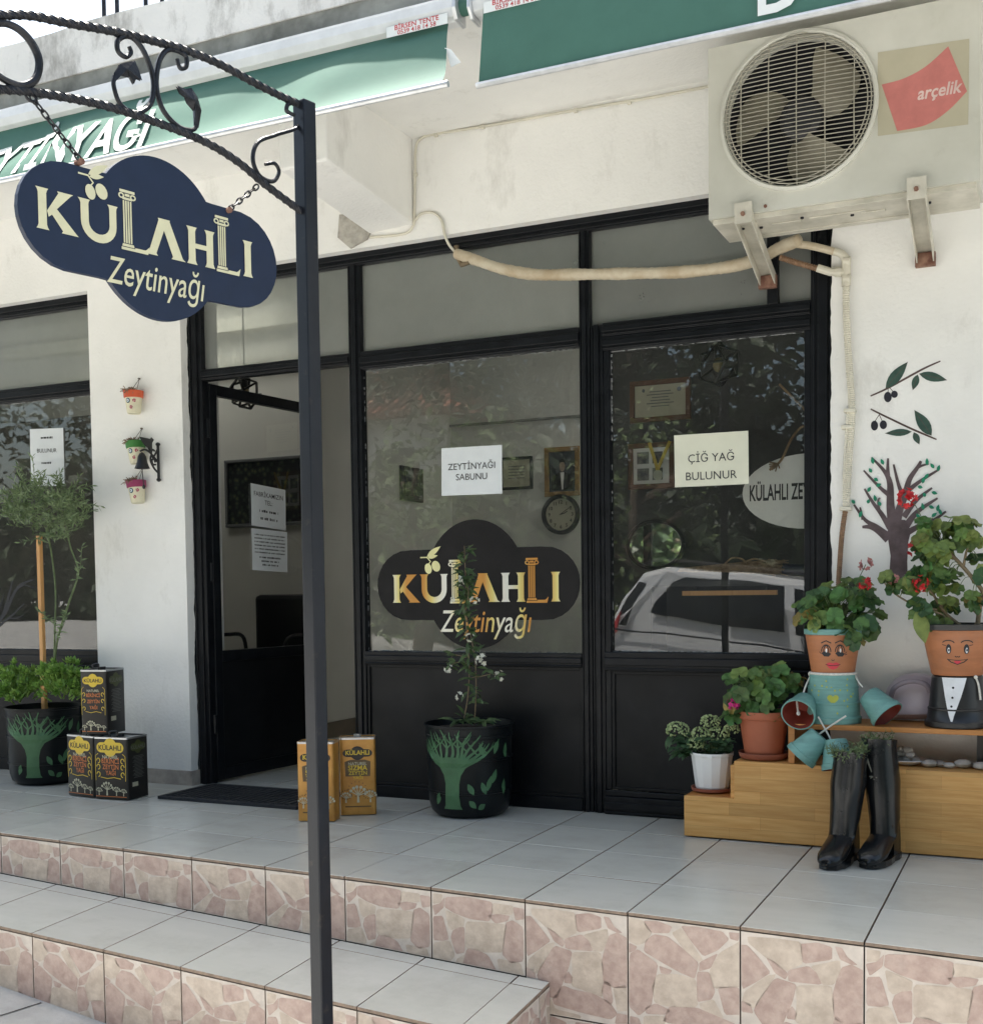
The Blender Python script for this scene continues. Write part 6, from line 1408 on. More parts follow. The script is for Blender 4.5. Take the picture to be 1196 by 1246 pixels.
for (z0_, a0_, b0_), (z1_, a1_, b1_) in zip(rows, rows[1:]):
    for j in range(4): p0, p1 = j/4, (j+1)/4; b.add([on(a0_+(b0_-a0_)*p0, z0_), on(a0_+(b0_-a0_)*p1, z0_), on(a1_+(b1_-a1_)*p1, z1_), on(a1_+(b1_-a1_)*p0, z1_)], [(0, 1, 2, 3)], 0)
for z_, x in ((.142, -.013), (.108, -.015), (.078, -.018)): b.add([on(x+.004*math.cos(q), z_+.004*math.sin(q), .0008) for q in [2*math.pi*k/10 for k in range(10)]], [tuple(range(10))], 1)
b.build('painted_shirt', [mSHIRT, mINK], ma)
b = MB(); b.tube(bez([on(.06, .178, .003), on(.072, .15, .004), on(.078, .10, .006)], 6), .0036, 6); b.blob(on(.06, .178, .004), .007, .007, .007, 8); b.build('rope', mROPE, ma, smooth=True)
# his tall branching geranium
rr = random.Random(66); st = MB(); br_pts = []
def branch(L, r0, r1, Y=-.24, dY=0):
    P = bez([aY(x, y, Y+dY*i/(len(L)-1)) for i, (x, y) in enumerate(L)], 7); st.tube(P, [r0+(r1-r0)*i/(len(P)-1) for i in range(len(P))], 7); br_pts.extend(P[len(P)//2:]); return P
branch([(1188, 768), (1192, 735), (1196, 722), (1180, 700), (1162, 680), (1146, 664)], .0085, .006)
branch([(1186, 762), (1190, 750), (1184, 742)], .006, .005); branch([(1172, 688), (1175, 672), (1178, 664)], .005, .003)
branch([(1178, 768), (1160, 755), (1146, 742), (1136, 725), (1130, 718)], .006, .004, -.26); branch([(1160, 765), (1146, 748), (1124, 742)], .004, .003, -.27, -.03); branch([(1155, 765), (1146, 740), (1142, 722)], .005, .003, -.24)
branch([(1140, 742), (1110, 735), (1085, 720), (1075, 708)], .004, .0025, -.28)
st.build('branch', mSTEM, ma, smooth=True)
geranium(ma, [(1128, 640, 16, 14, -.25, .05, 9), (1160, 640, 26, 14, -.25, .06, 16), (1180, 655, 22, 16, -.24, .05, 12), (1128, 665, 18, 18, -.26, .05, 12), (1150, 668, 20, 16, -.26, .05, 12), (1118, 690, 14, 14, -.28, .04, 8), (1135, 690, 16, 12, -.27, .05, 8),
              (1150, 705, 24, 16, -.26, .06, 16), (1100, 712, 24, 16, -.30, .05, 18), (1080, 706, 14, 10, -.31, .04, 6), (1118, 742, 14, 14, -.31, .04, 7), (1185, 728, 14, 12, -.28, .05, 8), (1150, 735, 18, 10, -.26, .05, 7), (1140, 756, 18, 8, -.28, .05, 7), (1192, 690, 10, 20, -.24, .04, 7)],
         br_pts, rr, (0, 2, 2, 2, 3, 2), size=(.024, .036))
p0 = aY(1120, 628, -.26)
flowerhead('x', ma, 1102, 607, -.27, 12, mPETR, p0, 20); flowerhead('x', ma, 1112, 668, -.28, 11, mPETR, aY(1126, 690, -.27), 10); flowerhead('x', ma, 1120, 711, -.33, 10, mPETR, aY(1128, 725, -.30), 16); flowerhead('x', ma, 1087, 704, -.31, 8, mPETD, aY(1085, 722, -.30), 10)
b = MB(); lanceleaf(b, aY(1115, 745, -.34), V3((.35, -.3, -1)), V3((.3, -.9, .3)), .11, .055, 0, 6, .2); b.build('withered_leaf', mLEAFB, ma, smooth=True)

# ------------------------------------------------------------------ boots, dish, plate and pebbles
def ringpts(c, ax, ay, rx_, ry_, n=20): return [c+ax*(rx_*math.cos(2*math.pi*k/n))+ay*(ry_*math.sin(2*math.pi*k/n)) for k in range(n)]
def boot(label, heel, toe, top, rtop, seed):
    heel, toe, top = V3(heel), V3(toe), V3(top); t = thing('rubber_boot', label, 'boot', tuple(heel), 'black rubber boots used as planters')
    fwd = (toe-heel); fwd.z = 0; L = fwd.length; fwd.normalize(); sd = V3((-fwd.y, fwd.x, 0)); Z = V3((0, 0, 1)); H = top.z
    rings = []
    # foot from toe tip back to the ankle, then up the shaft: (along, height, tilt, half width, half thickness)
    rows = [(L+.004, .026, -90, .008, .006), (L, .028, -90, .022, .013), (L-.012, .032, -90, .034, .022), (L-.038, .038, -88, .043, .032), (L-.075, .046, -80, .047, .040), (L-.115, .062, -66, .045, .047), (L-.150, .082, -45, .043, .054), (L-.172, .108, -22, .043, .055), (L-.180, .145, -6, .044, .053), (L-.182, .20, 0, .047, .055), (L-.184, .27, 0, .052, .060), (L-.186, H-.03, 0, rtop*.93, rtop*1.05), (L-.186, H, 6, rtop, rtop*1.08)]
    lean = (top-heel); lean.z = 0
    for al_, z, tl, hw_, ht in rows:
        k = max(0, (z-.1)/(H-.1)); c = heel+fwd*(al_+.01)+Z*z+(lean-fwd*(L-.186+.01))*k
        a = R(tl); up = fwd*math.cos(a)+Z*math.sin(a)   # in-plane direction of the ring
        q_ = 1+.13*min(1, max(0, (z-.05)/.1)); rings.append(ringpts(c, sd, up, hw_*q_, ht*q_, 24))
    b = MB(); b.loft(rings[:-1]+[rings[-1]], 0, cap=False); o = rings[-1]; cc = sum(o, V3())/24
    b.loft([o, [cc+(p-cc)*.92 for p in o], [cc+(p-cc)*.88-Z*.10 for p in o]], 0, cap=False)
    b.f.append(tuple(range(24))); b.m.append(0); b.build('boot_shell', mRUB, t, smooth=True, auto=False)
    so = []
    outl = [(L+.004, 0), (L-.01, .030), (L-.05, .045), (L-.10, .047), (L-.15, .040), (.10, .036), (.03, .040), (-.005, .034), (-.012, 0)]
    outl = [(x, y) for x, y in outl]+[(x, -y) for x, y in outl[-2:0:-1]]
    f = lambda a, c: heel+fwd*a+sd*c
    b = MB(); b.prism(outl, lambda a, c: f(a, c)+Z*.024, Z, .022); q = b.build('sole', mRUB, t, bevel=.004)
    b = MB(); b.prism([(x, y*1.0) for x, y in outl if x < .085], lambda a, c: f(a, c)*1.0+Z*.0235, Z, .023)
    # filling behind the ankle down to the heel
    bb = MB(); bb.loft([[heel+fwd*(x)+sd*y+Z*z for x, y in [(.075, .036), (.02, .039), (-.004, .028), (-.010, 0), (-.004, -.028), (.02, -.039), (.075, -.036)]] for z in (.02, .06)]+[[heel+fwd*(x+.008)+sd*y*1.02+Z*.13 for x, y in [(.085, .036), (.02, .038), (-.004, .026), (-.010, 0), (-.004, -.026), (.02, -.038), (.085, -.036)]]]); bb.build('heel_counter', mRUB, t, smooth=True)
    return t, cc, fwd
b1, c1_, _ = boot('black rubber boot with herbs growing in it, standing left of its partner', (2.815, -.455, 0), (2.775, -.690, 0), (2.822, -.50, .372), .052, 1)
b2, c2_, f2_ = boot('black rubber boot with a dry tassel, standing right of its partner', (2.945, -.405, 0), (2.892, -.625, 0), (2.905, -.42, .410), .052, 2)
rr = random.Random(77)
for t_, c, n, rx_ in ((b1, c1_, 70, .05), (b2, c2_, 26, .035)):
    b = MB()
    for i in range(n):
        a = rr.uniform(0, 6.28); q = math.sqrt(rr.random())*rx_*.8; P = c+V3((q*math.cos(a), q*math.sin(a), -.03)); d = V3((math.cos(a)*.5+rr.uniform(-.5, .3), math.sin(a)*.5-.2, rr.uniform(.4, 1.1))).normalized(); L = rr.uniform(.035, .07)
        b.tube([P, P+d*L], .0011, 4, 1)
        for j in range(8): p = P+d*(L*(j+2)/9); x = d.orthogonal().normalized(); x.rotate(Matrix.Rotation(j*2.1+rr.random(), 3, d)); lanceleaf(b, p, x+d*.5, d, rr.uniform(.012, .024), .0055, 0, 2, .1)
    q = b.build('herb', [mHERB, mSTEMG], t_, smooth=True); q['kind'] = 'stuff'
b = MB(); P = [aY(1052, 912, -.47), aY(1055, 925, -.48), aY(1060, 938, -.49), aY(1063, 944, -.49)]; b.tube(bez(P, 6), .0032, 6)
for i in range(14): d = V3((rr.uniform(-1, 1), rr.uniform(-.8, .2), rr.uniform(-.8, .3))); b.tube([P[-1], P[-1]+d.normalized()*.016], .0016, 4)
b.build('tassel', mat('dry_tassel', srgb(126, 124, 110), .9, var=.2), b2)
b = MB(); on2 = lambda a, c: c2_+f2_*.058+V3((-f2_.y, f2_.x, 0))*a+V3((0, 0, c-.05))
# shiny buckle strap mark near the top of the right boot
ribbon(b, [(-.010, .03), (-.002, .01), (.006, -.02), (.004, -.04)], .007, on2); b.build('strap_mark', mat('olive_strap', srgb(120, 104, 40), .5), b2)

ds = thing('lilac_dish', 'lilac grey ceramic dish with an arched handle leaning on the wall', 'dish', (3.02, -.16, SZ))
P = [aY(x, y, -.15) for x, y in ((1079, 876), (1075, 855), (1078, 838), (1092, 824), (1110, 820), (1130, 824), (1140, 836), (1141, 876))]
pl_ = bez2([(p.x, p.z) for p in P], 6); pl_ = [(x, max(SZ+.001, z)) for x, z in pl_]
b = MB(); cx_ = sum(x for x, z in pl_)/len(pl_); cz_ = SZ+.08
b.loft([[V3((cx_+(x-cx_)*s, y, cz_+(z-cz_)*s)) for x, z in pl_] for s, y in ((.93, -.092), (1.0, -.10), (1.0, -.125), (.95, -.140), (.70, -.158), (.3, -.163))]); b.build('dish', mLIL, ds, smooth=True)
b = MB(); b.tube(bez([aY(1084, 848, -.175), aY(1087, 838, -.19), aY(1098, 831, -.195), aY(1112, 829, -.195), aY(1126, 833, -.19), aY(1131, 842, -.175)], 8), .0095, 10); b.build('handle', mLILD, ds, smooth=True)
pt = thing('white_plate', 'shallow white plate heaped with grey shells on the bench', 'plate', tuple(aY(1103, 927, -.22)))
Pp = V3((aY(1103, 925, -.22).x, -.22, BZ2)); lathe_pot(pt, Pp, [(0, .002), (.035, .002), (.045, .008), (.072, .020), (.070, .022), (.045, .012), (0, .006)], mWHITE, 'plate')
rr = random.Random(88)
for i, (dx, dz) in enumerate([(-.04, 0), (-.02, .0), (.0, 0), (.02, 0), (.035, .0), (-.03, .018), (-.008, .02), (.015, .02), (-.02, .036), (.004, .036)]):
    c = Pp+V3((dx, rr.uniform(-.03, .02), .020+dz)); MB().blob(c, rr.uniform(.014, .02), rr.uniform(.014, .018), .011, 10, jit=.18, rnd=rr).build('shell', mSTONE, pt, smooth=True)
for i, (px, py, r_) in enumerate(((1130, 930, 8), (1144, 928, 6), (1142, 922, 6), (1154, 930, 6), (1171, 932, 9), (1185, 931, 6), (1193, 926, 8), (1135, 922, 5))):
    P = aY(px, py, -.26+.02*(i % 3)); s_ = r_*(P-CAMLOC).dot(CF)/FPX
    o = MB().blob((P.x, P.y, BZ2+s_*.62), s_*1.15, s_*.9, s_*.62, 12, jit=.10, rnd=rr).build('pebble', mSTONE, None, smooth=True)
    tag(o, ['largest pale pebble nearest the boots', 'small grey pebble beside the largest one', 'small pebble lying behind the first row', 'rounded pebble in the middle of the row', 'wide flat pebble under the black figure', 'small pebble right of the wide flat one', 'pale pebble at the dark shelf leg', 'tiny pebble at the back near the plate'][i]+' on the bench', 'pebble', 'pebbles on the pine bench')

# ================================================================== INSIDE THE SHOP
def picture(name, label, px, Y, art, M=mFRAMEW, fw=.03, cat='picture', mount=None, group=None):
    x0, y0, x1, y1 = px; A, B_ = aY(x0, y0, Y), aY(x1, y1, Y); xa, xb = A.x, B_.x; zt = (aY(x0, y0, Y).z+aY(x1, y0, Y).z)/2; zb = (aY(x0, y1, Y).z+aY(x1, y1, Y).z)/2
    t = thing(name, label, cat, ((xa+xb)/2, Y, (zt+zb)/2), group); b = MB()
    for a in ((xa, xb, zt-fw, zt), (xa, xb, zb, zb+fw), (xa, xa+fw, zb+fw, zt-fw), (xb-fw, xb, zb+fw, zt-fw)): b.box(a[0], a[1], Y-.022, Y-.002, a[2], a[3])
    b.build('frame', M, t, bevel=.003); MB().box(xa+fw, xb-fw, Y-.010, Y-.002, zb+fw, zt-fw).build('sheet', art, t)
    f = lambda a, c: V3(((xa+xb)/2+a*(xb-xa)/2, Y-.0115, (zt+zb)/2+c*(zt-zb)/2)); return t, f
mCERT = mat('certificate_paper', srgb(190, 186, 164), .7, var=.05, scale=12)
t, f = picture('framed_certificate', 'certificate in a brown frame high on the dark wall', (767, 462, 841, 513), 2.2, mCERT, group='framed papers inside the shop'); b = MB()
for i in range(6): w_ = .35+.1*math.sin(i*2); b.poly([(-w_, .42-i*.14), (w_, .42-i*.14), (w_, .46-i*.14), (-w_, .46-i*.14)], f)
b.poly(ell(.62, .48, .07, .11, 10), f); b.poly(ell(-.55, .52, .05, .09, 10), f); b.build('print', mINKG, t)
t, f = picture('framed_photo_board', 'brown frame of small photographs with a yellow medal ribbon', (765, 539, 821, 595), 2.2, mWHITE, group='framed papers inside the shop'); b = MB()
for a in ((-.62, .1, -.1, .62), (-.62, -.62, -.1, -.1), (.05, .1, .5, .6), (.05, -.62, .5, -.1)): b.poly([(a[0], a[1]), (a[2], a[1]), (a[2], a[3]), (a[0], a[3])], f)
b.build('photo', mat('small_photos', (.06, .07, .09), .4, scale=30, col2=(.25, .24, .22)), t)
b = MB(); ribbon(b, [(-.05, 1.0), (.18, .25), (.30, -.2)], .14, lambda a, c: f(a, c)+V3((0, -.014, 0))); ribbon(b, [(.85, 1.0), (.50, .25), (.32, -.2)], .14, lambda a, c: f(a, c)+V3((0, -.016, 0))); b.build('medal_ribbon', mat('ribbon_yellow', srgb(206, 176, 66), .6), t)
b = MB(); b.tube([f(.31, -.42)+V3((0, -.006, 0)), f(.31, -.42)+V3((0, -.013, 0))], .030, 16); b.build('medal', mat('medal_metal', (.45, .43, .38), .3, metal=.8), t)
t, f = picture('portrait', 'gilt framed portrait of a man in dark suit above the clock', (663, 544, 706, 604), 3.6, mat('portrait_ground', srgb(62, 66, 74), .4, var=.15), M=mGOLDF, fw=.035); b = MB()
b.poly([(-.62, -.72), (.62, -.72), (.60, -.35), (.42, -.12), (.16, -.02), (-.16, -.02), (-.42, -.12), (-.60, -.35)], f, 0); b.poly([(-.10, -.03), (.12, -.03), (.06, -.72), (-.02, -.72)], lambda a, c: f(a, c)+V3((0, -.001, 0)), 1); b.poly(ell(.02, .24, .17, .24, 16), lambda a, c: f(a, c)+V3((0, -.001, 0)), 2); b.poly([(-.17, .26), (-.15, .46), (0, .53), (.16, .46), (.19, .26), (.1, .38), (-.08, .38)], lambda a, c: f(a, c)+V3((0, -.0015, 0)), 0)
b.build('painted_figure', [mat('suit_black', (.01, .01, .012), .5), mWHITE, mat('portrait_skin', (.36, .27, .21), .5)], t)
t, f = picture('framed_diploma', 'small black framed diploma left of the gilt portrait', (609, 556, 649, 596), 3.6, mCERT, M=mBLKP, fw=.022, group='framed papers inside the shop'); b = MB()
for i in range(5): b.poly([(-.5, .4-i*.18), (.5, .4-i*.18), (.5, .45-i*.18), (-.5, .45-i*.18)], f)
b.build('print', mINKG, t)
picture('olive_picture', 'wide framed picture of dark olives seen through the door', (275, 557, 382, 640), 1.7, mOLPIC, M=mat('slate_frame', (.16, .165, .17), .5), fw=.02)
ck = aY(683, 626, 3.6); t = thing('wall_clock', 'round black rimmed wall clock under the portrait', 'clock', tuple(ck))
CMx = Matrix.Translation((ck.x, 3.598, ck.z)) @ Matrix.Rotation(R(90), 4, 'X')
MB().lathe([(.118, .012), (.122, .03), (.148, .03), (.150, .0), (.118, 0)], (0, 0, 0), 40, 0, CMx).build('rim', mBLKP, t, smooth=True); MB().lathe([(0, .010), (.12, .010)], (0, 0, 0), 40, 0, CMx).build('dial', mCERT, t)
b = MB(); f = lambda a, c: V3((ck.x+a, 3.586, ck.z+c))
for s_, a in (('12', 0), ('1', 30), ('2', 60), ('3', 90), ('4', 120), ('5', 150), ('6', 180), ('7', 210), ('8', 240), ('9', 270), ('10', 300), ('11', 330)): write(b, s_, f, .036, 0, .092*math.sin(R(a)), .092*math.cos(R(a))-.012, bold=.02)
b.build('numerals', mINK, t); b = MB(); f = lambda a, c: V3((ck.x+a, 3.583, ck.z+c)); ribbon(b, [(0, 0), (.030, .008), (.054, .022)], .007, f); ribbon(b, [(-.01, -.004), (.05, .035), (.082, .052)], .005, f); b.build('hands', mINK, t)
# mirrors
mMIR = mat('mirror_glass', (.8, .82, .82), .02, metal=1.0, var=.01)
mo = aY(798, 663, 2.19); t = thing('oval_mirror', 'black framed oval mirror low on the dark wall', 'mirror', tuple(mo)); b = MB()
b.prism(ell(0, 0, .165, .135, 36), frame((mo.x, 2.175, mo.z), (1, 0, 0), (0, 0, 1)), (0, -1, 0), .008); b.build('glass', mMIR, t); b = MB(); b.tube([V3((mo.x+.172*math.cos(q), 2.175, mo.z+.142*math.sin(q))) for q in [2*math.pi*k/40 for k in range(41)]], .014, 8); b.build('frame', mBLKP, t, smooth=True)
A, B_ = aX(486, 566, -.775), aX(513, 620, -.775); t = thing('dark_picture', 'small dark picture on the side wall left of the soap notice', 'picture', (-.77, (A.y+B_.y)/2, (A.z+B_.z)/2)); b = MB(); b.box(-.779, -.755, A.y, B_.y, B_.z+.05, A.z); b.build('frame', mBLKP, t, bevel=.004); MB().box(-.755, -.752, A.y+.04, B_.y-.04, B_.z+.09, A.z-.04).build('sheet', mOLPIC, t)
# wire pendant lamps
def pendant(label, P, s):
    t = thing('pendant_lamp', label, 'pendant lamp', tuple(P), 'wire pendant lamps inside the shop'); b = MB()
    ph = (1+5**.5)/2; vs = [V3(v).normalized()*s for v in [(0, 1, ph), (0, -1, ph), (0, 1, -ph), (0, -1, -ph), (1, ph, 0), (-1, ph, 0), (1, -ph, 0), (-1, -ph, 0), (ph, 0, 1), (-ph, 0, 1), (ph, 0, -1), (-ph, 0, -1)]]
    for i in range(12):
        for j in range(i):
            if (vs[i]-vs[j]).length < s*1.1 and (i*3+j) % 4 != 0: b.tube([P+vs[i], P+vs[j]], .0075, 4)
    b.build('wire_cage', mBLKP, t); b = MB(); b.tube([P+V3((0, 0, s*.9)), V3((P.x, P.y, 2.849))], .004, 6); b.tube([P+V3((0, 0, s*.3)), P+V3((0, 0, s))], .020, 10); b.build('cord', mBLKP, t); MB().blob(P, .028, .028, .036, 12).build('bulb', mat('amber_bulb', (.30, .24, .12), .1, var=.1), t, smooth=True)
pendant('black wire pendant lamp high behind the door side window', aY(874, 444, .95), .105); pendant('black wire pendant lamp above the open door', aY(298, 478, 1.0), .10)
# oval sign hanging behind the glass
ovc = aY(903, 601, .20)+V3((.262, 0, 0)); t = thing('oval_sign', 'white oval board with black lettering hanging by a rope behind the glass', 'sign', tuple(ovc))
f = frame((ovc.x, .20, ovc.z), (1, 0, 0), (0, 0, 1)); b = MB(); b.prism(ell(0, 0, .262, .150, 40), f, (0, -1, 0), .012); b.build('board', mat('oval_white', (.82, .82, .78), .6, var=.05), t)
f2 = frame((ovc.x, .1985, ovc.z), (1, 0, 0), (0, 0, 1)); gv, gf = glyphs('KÜLAHLI ZEYTİNYAĞI', 1.0, .022); x0g = min(v[0] for v in gv); x1g = max(v[0] for v in gv); sx_ = .398/(x1g-x0g)
b = MB(); b.add([f2((v[0]-x0g)*sx_-.232, v[1]*.090-.030) for v in gv], gf); b.build('lettering', mINK, t)
b = MB(); b.tube(bez([aY(936, 572, .19), aY(950, 560, .19), aY(962, 535, .19), aY(974, 520, .19), aY(990, 512, .19), V3((2.44, .19, 1.75))], 5), .005, 6)
for i in range(12): d = V3((random.uniform(-1, .2), -.3, random.uniform(-1, .2))); b.tube([aY(946, 564, .188), aY(946, 564, .188)+d.normalized()*.035], .003, 4)
b.build('rope', mTWIGB, t, smooth=True)
bs = aY(900, 702, .40); t = thing('twig_broom', 'bundle broom of dry twigs lying on a ledge behind the glass', 'broom', tuple(bs)); rr = random.Random(91); b = MB()
for i in range(90):
    L = [(832+rr.uniform(-8, 30), 693+rr.uniform(-2, 3)), (880, 690+rr.uniform(-4, 6)), (915+rr.uniform(-5, 5), 690+rr.uniform(-7, 8)), (950+rr.uniform(-16, 10), 690+rr.uniform(-10, 11))]; Y = .40+rr.uniform(-.03, .03); b.tube([aY(x, y, Y) for x, y in L], .0022, 4)
for L in ([(880, 688), (890, 679), (902, 680), (908, 686)], [(905, 684), (918, 680), (932, 684)]): b.tube(bez([aY(x, y, .38) for x, y in L], 6), .004, 5)
q = b.build('twigs', mTWIGB, t); q['kind'] = 'stuff'; b = MB(); b.tube([aY(952, 692, .4), aY(985, 694, .4)], .024, 12); b.build('handle', mat('navy_grip', (.02, .025, .045), .5), t, smooth=True)
zl = aY(900, 704, .4).z
sf = thing('wall_ledge', 'dark ledge with a pale wooden edge behind the door side glass', 'shelf', (2.2, .4, zl)); MB().box(1.80, 2.66, .34, .60, zl-.03, zl-.008).build('ledge_board', mDARKW, sf)
P0, P1 = aY(831, 722, .34), aY(946, 722, .34); MB().box(P0.x, P1.x, .325, .339, P0.z-.010, P0.z+.010).build('wooden_rod', mSTAKE, sf)
for x in (P0.x+.05, P1.x-.05): MB().box(x-.006, x+.006, .33, .345, P0.z+.011, zl-.031).build('hanger', mDARKW, sf)
MB().box(2.50, 2.52, .36, .58, 0, zl-.031).build('leg', mDARKW, sf); MB().box(1.83, 1.85, .36, .58, 0, zl-.031).build('leg', mDARKW, sf)
ch = thing('armchair', 'black padded chair beyond the open door', 'chair', (-.55, 1.15, 0)); cP = aY(352, 772, 1.15)
b = MB(); cx_ = cP.x-.20
b.box(cx_-.25, cx_+.25, .95, 1.40, .40, .48); b.build('seat', mBLKP, ch, bevel=.02); MB().box(cx_-.22, cx_+.22, 1.38, 1.44, .50, .93).build('backrest', mBLKP, ch, bevel=.03)
for sx_ in (-1, 1):
    b = MB(); b.tube(bez([V3((cx_+sx_*.26, 1.36, .45)), V3((cx_+sx_*.27, 1.34, .66)), V3((cx_+sx_*.27, 1.2, .69)), V3((cx_+sx_*.27, 1.02, .66)), V3((cx_+sx_*.26, .98, .45))], 6), .012, 8); b.build('armrest', mBLKP, ch, smooth=True)
    for y in (.98, 1.36): MB().tube([(cx_+sx_*.22, y, .40), (cx_+sx_*.23, y, 0)], .014, 8).build('leg', mBLKP, ch)

# ================================================================== ACROSS THE STREET (seen mirrored in the glass)
cr = thing('parked_car', 'silver estate car parked across the street, mirrored in the glass', 'car', (1.9, -7.6, zstreet(1.9)))
Zc = -.62; slope = -.0996
DXC = -.27
def cz(x, z): return Zc+.07+z+slope*(x-.2)*1.0
body = [(-.38, .55), (-.42, .75), (-.38, .98), (-.30, 1.06), (-.18, 1.36), (0.02, 1.62), (.25, 1.70), (1.2, 1.72), (1.9, 1.68), (2.3, 1.55), (2.85, 1.14), (3.9, 1.02), (4.15, .90), (4.22, .62), (4.15, .38), (-.32, .38)]
YA, YB_ = -6.55, -8.25
b = MB(); rings = []
for y, s, up in ((YA-.06, .97, 0), (YA, 1.0, 0), (YB_, 1.0, 0), (YB_+.06, .97, 0)): pass
cxb = 1.9
def side(y, inset): 
    out = []
    for x, z in body:
        tum = inset+(.16*max(0, (z-1.02))/.7); out.append(V3((cxb+(x-cxb)*(1-.01*inset), y+(-tum if y > -7.4 else tum), cz(x, z))))
    return out
b.loft([side(YA+.0, .06), side(YA+.0, .0), side(YB_, .0), side(YB_, .06)][1:3], 0); b.build('body', mCAR, cr, bevel=.05, seg=3)
def sideglass(L): 
    bb = MB(); bb.add([V3((x, YA-.16*max(0, (z-1.02))/.7+.006, cz(x, z))) for x, z in L], [tuple(range(len(L)))]); return bb
for L in ([(.10, 1.24), (.16, 1.36), (.32, 1.56), (.46, 1.62), (.86, 1.635), (.86, 1.20), (.16, 1.22)], [(-.24, 1.10), (-.13, 1.36), (-.02, 1.53), (.06, 1.52), (-.06, 1.30), (-.12, 1.10)], [(.90, 1.195), (.90, 1.635), (1.42, 1.625), (1.44, 1.18)], [(1.54, 1.17), (1.52, 1.61), (1.92, 1.57), (2.55, 1.22), (2.55, 1.15)]): sideglass(L).build('window', mCARG, cr)
for L in ([(-.30, 1.055), (1.5, 1.035), (4.0, .90)], [(-.36, .84), (1.5, .80), (4.1, .72)]):
    b = MB(); b.tube([V3((x, YA+.004, cz(x, z))) for x, z in L], .009, 6); b.build('body_crease', mCARG, cr)
for x in (1.47, 2.62): MB().tube([V3((x, YA+.002, cz(x, .45))), V3((x, YA+.002, cz(x, 1.05)))], .006, 6).build('door_seam', mCARG, cr)
b = MB(); L = [(-.38, .93), (-.22, 1.02), (-.17, 1.22), (-.25, 1.10)]; b.prism(L, lambda a, c: V3((a, YA+.008, cz(a, c))), (0, 1, 0), .03); b.build('tail_light', mRED, cr)
b = MB(); b.tube([V3((x, YA-.20, cz(x, z))) for x, z in ((.0, 1.70), (.12, 1.76), (.9, 1.78), (1.7, 1.75), (1.85, 1.70))], .018, 8); b.build('roof_rail', mBLKP, cr)
MB().box(-.30, 4.1, YA-.02, YA+.012, Zc+.72-.3, Zc+.735-.3).build('trim_strip', mBLKP, cr)
MB().box(1.60, 1.80, YA+.003, YA+.03, cz(1.7, .98), cz(1.7, 1.0)).build('door_handle', mCAR, cr)
for x in (.42, 3.3):
    for y in (YA-.10, YB_+.10):
        b = MB(); Mx = Matrix.Translation((x, y, cz(x, .34))) @ Matrix.Rotation(R(90), 4, 'X'); b.lathe([(.20, -.11), (.33, -.10), (.345, 0), (.33, .10), (.20, .11)], (0, 0, 0), 28, 0, Mx); wl = b.build('wheel', mRUB, cr, smooth=True); b = MB(); b.lathe([(0, -.08), (.20, -.10), (.20, .10), (0, .08)], (0, 0, 0), 20, 0, Mx); b.build('rim', mALUD, wl, smooth=True)
for o_ in [cr]+list(cr.children_recursive):
    if o_.type == 'MESH' and not o_.data.get('moved'):
        o_.data.transform(Matrix.Translation((DXC, 0, 0))); o_.data['moved'] = 1
def tree(label, x, y, h, r_, M, seed, n=900, low=.25, leaf=.16):
    rr = random.Random(seed); z0 = zstreet(x); t = thing('street_tree', label, 'tree', (x, y, z0), 'trees across the street'); b = MB()
    P = bez([(x, y, z0-.1), (x+.1, y, z0+h*.3), (x-.05, y+.1, z0+h*.6), (x, y, z0+h*.92)], 6); b.tube(P, [.16*(1-.85*i/len(P)) for i in range(len(P))], 9)
    for i in range(9): a = rr.uniform(0, 6.28); z = z0+h*rr.uniform(.35, .8); b.tube([(x, y, z), (x+r_*.6*math.cos(a), y+r_*.6*math.sin(a), z+h*.12)], .04, 5)
    b.build('trunk', mBARK, t, smooth=True); b = MB()
    cl = [(rr.uniform(-.75, .75)*r_, rr.uniform(-.75, .75)*r_, h*(low+(1-low)*rr.random())) for _ in range(34)]
    for i in range(n):
        c = rr.choice(cl); d = V3((rr.gauss(0, 1), rr.gauss(0, 1), rr.gauss(0, .8)))*r_*.2; P = V3((x+c[0], y+c[1], z0+c[2]))+d; lanceleaf(b, P, V3((rr.uniform(-1, 1), rr.uniform(-1, 1), rr.uniform(-.8, .6))), V3((rr.uniform(-1, 1), rr.uniform(-1, 1), 1)), leaf*rr.uniform(.7, 1.3), leaf*.55, 0, 2, .2)
    q = b.build('crown', M, t); q['kind'] = 'stuff'; return t
def mir(x, y, Y): P = aY(x, y, -Y); return V3((P.x, Y, P.z))   # where a thing mirrored at pixel x, y stands
for k_, (x, y, h, r_) in enumerate(((-19, -20, 11, 4.2), (-13.5, -21, 10, 4.0), (-7.5, -21, 12, 4.2), (-3.6, -16.5, 11, 3.6), (.6, -15.0, 11.5, 3.2), (4.2, -14.2, 12, 3.4), (8.6, -15, 11, 3.8), (13.5, -16, 11.5, 4.2), (19, -17, 12, 4.5), (-26, -17, 12, 4.8))):
    tree(['tall dark tree across the street, far left beyond the house', 'dark tree behind the left end of the tiled house', 'dark tree rising behind the tiled house', 'dark tree right of the tiled house across the street', 'broad dark pine behind the tail of the silver car', 'dark pine behind the middle of the silver car', 'dark pine beyond the bonnet of the silver car', 'dark tree past the right end of the garden wall', 'tall dark tree far right across the street', 'big dark tree at the far left end of the street'][k_], x, y, h, r_, mTFOL2, 10+k_, 8000, .10, .30)
tree('loose leafy tree in front of the tiled house', -4.6, -10.0, 2.9, 1.7, mTFOL, 3, 1300, .2, .15)
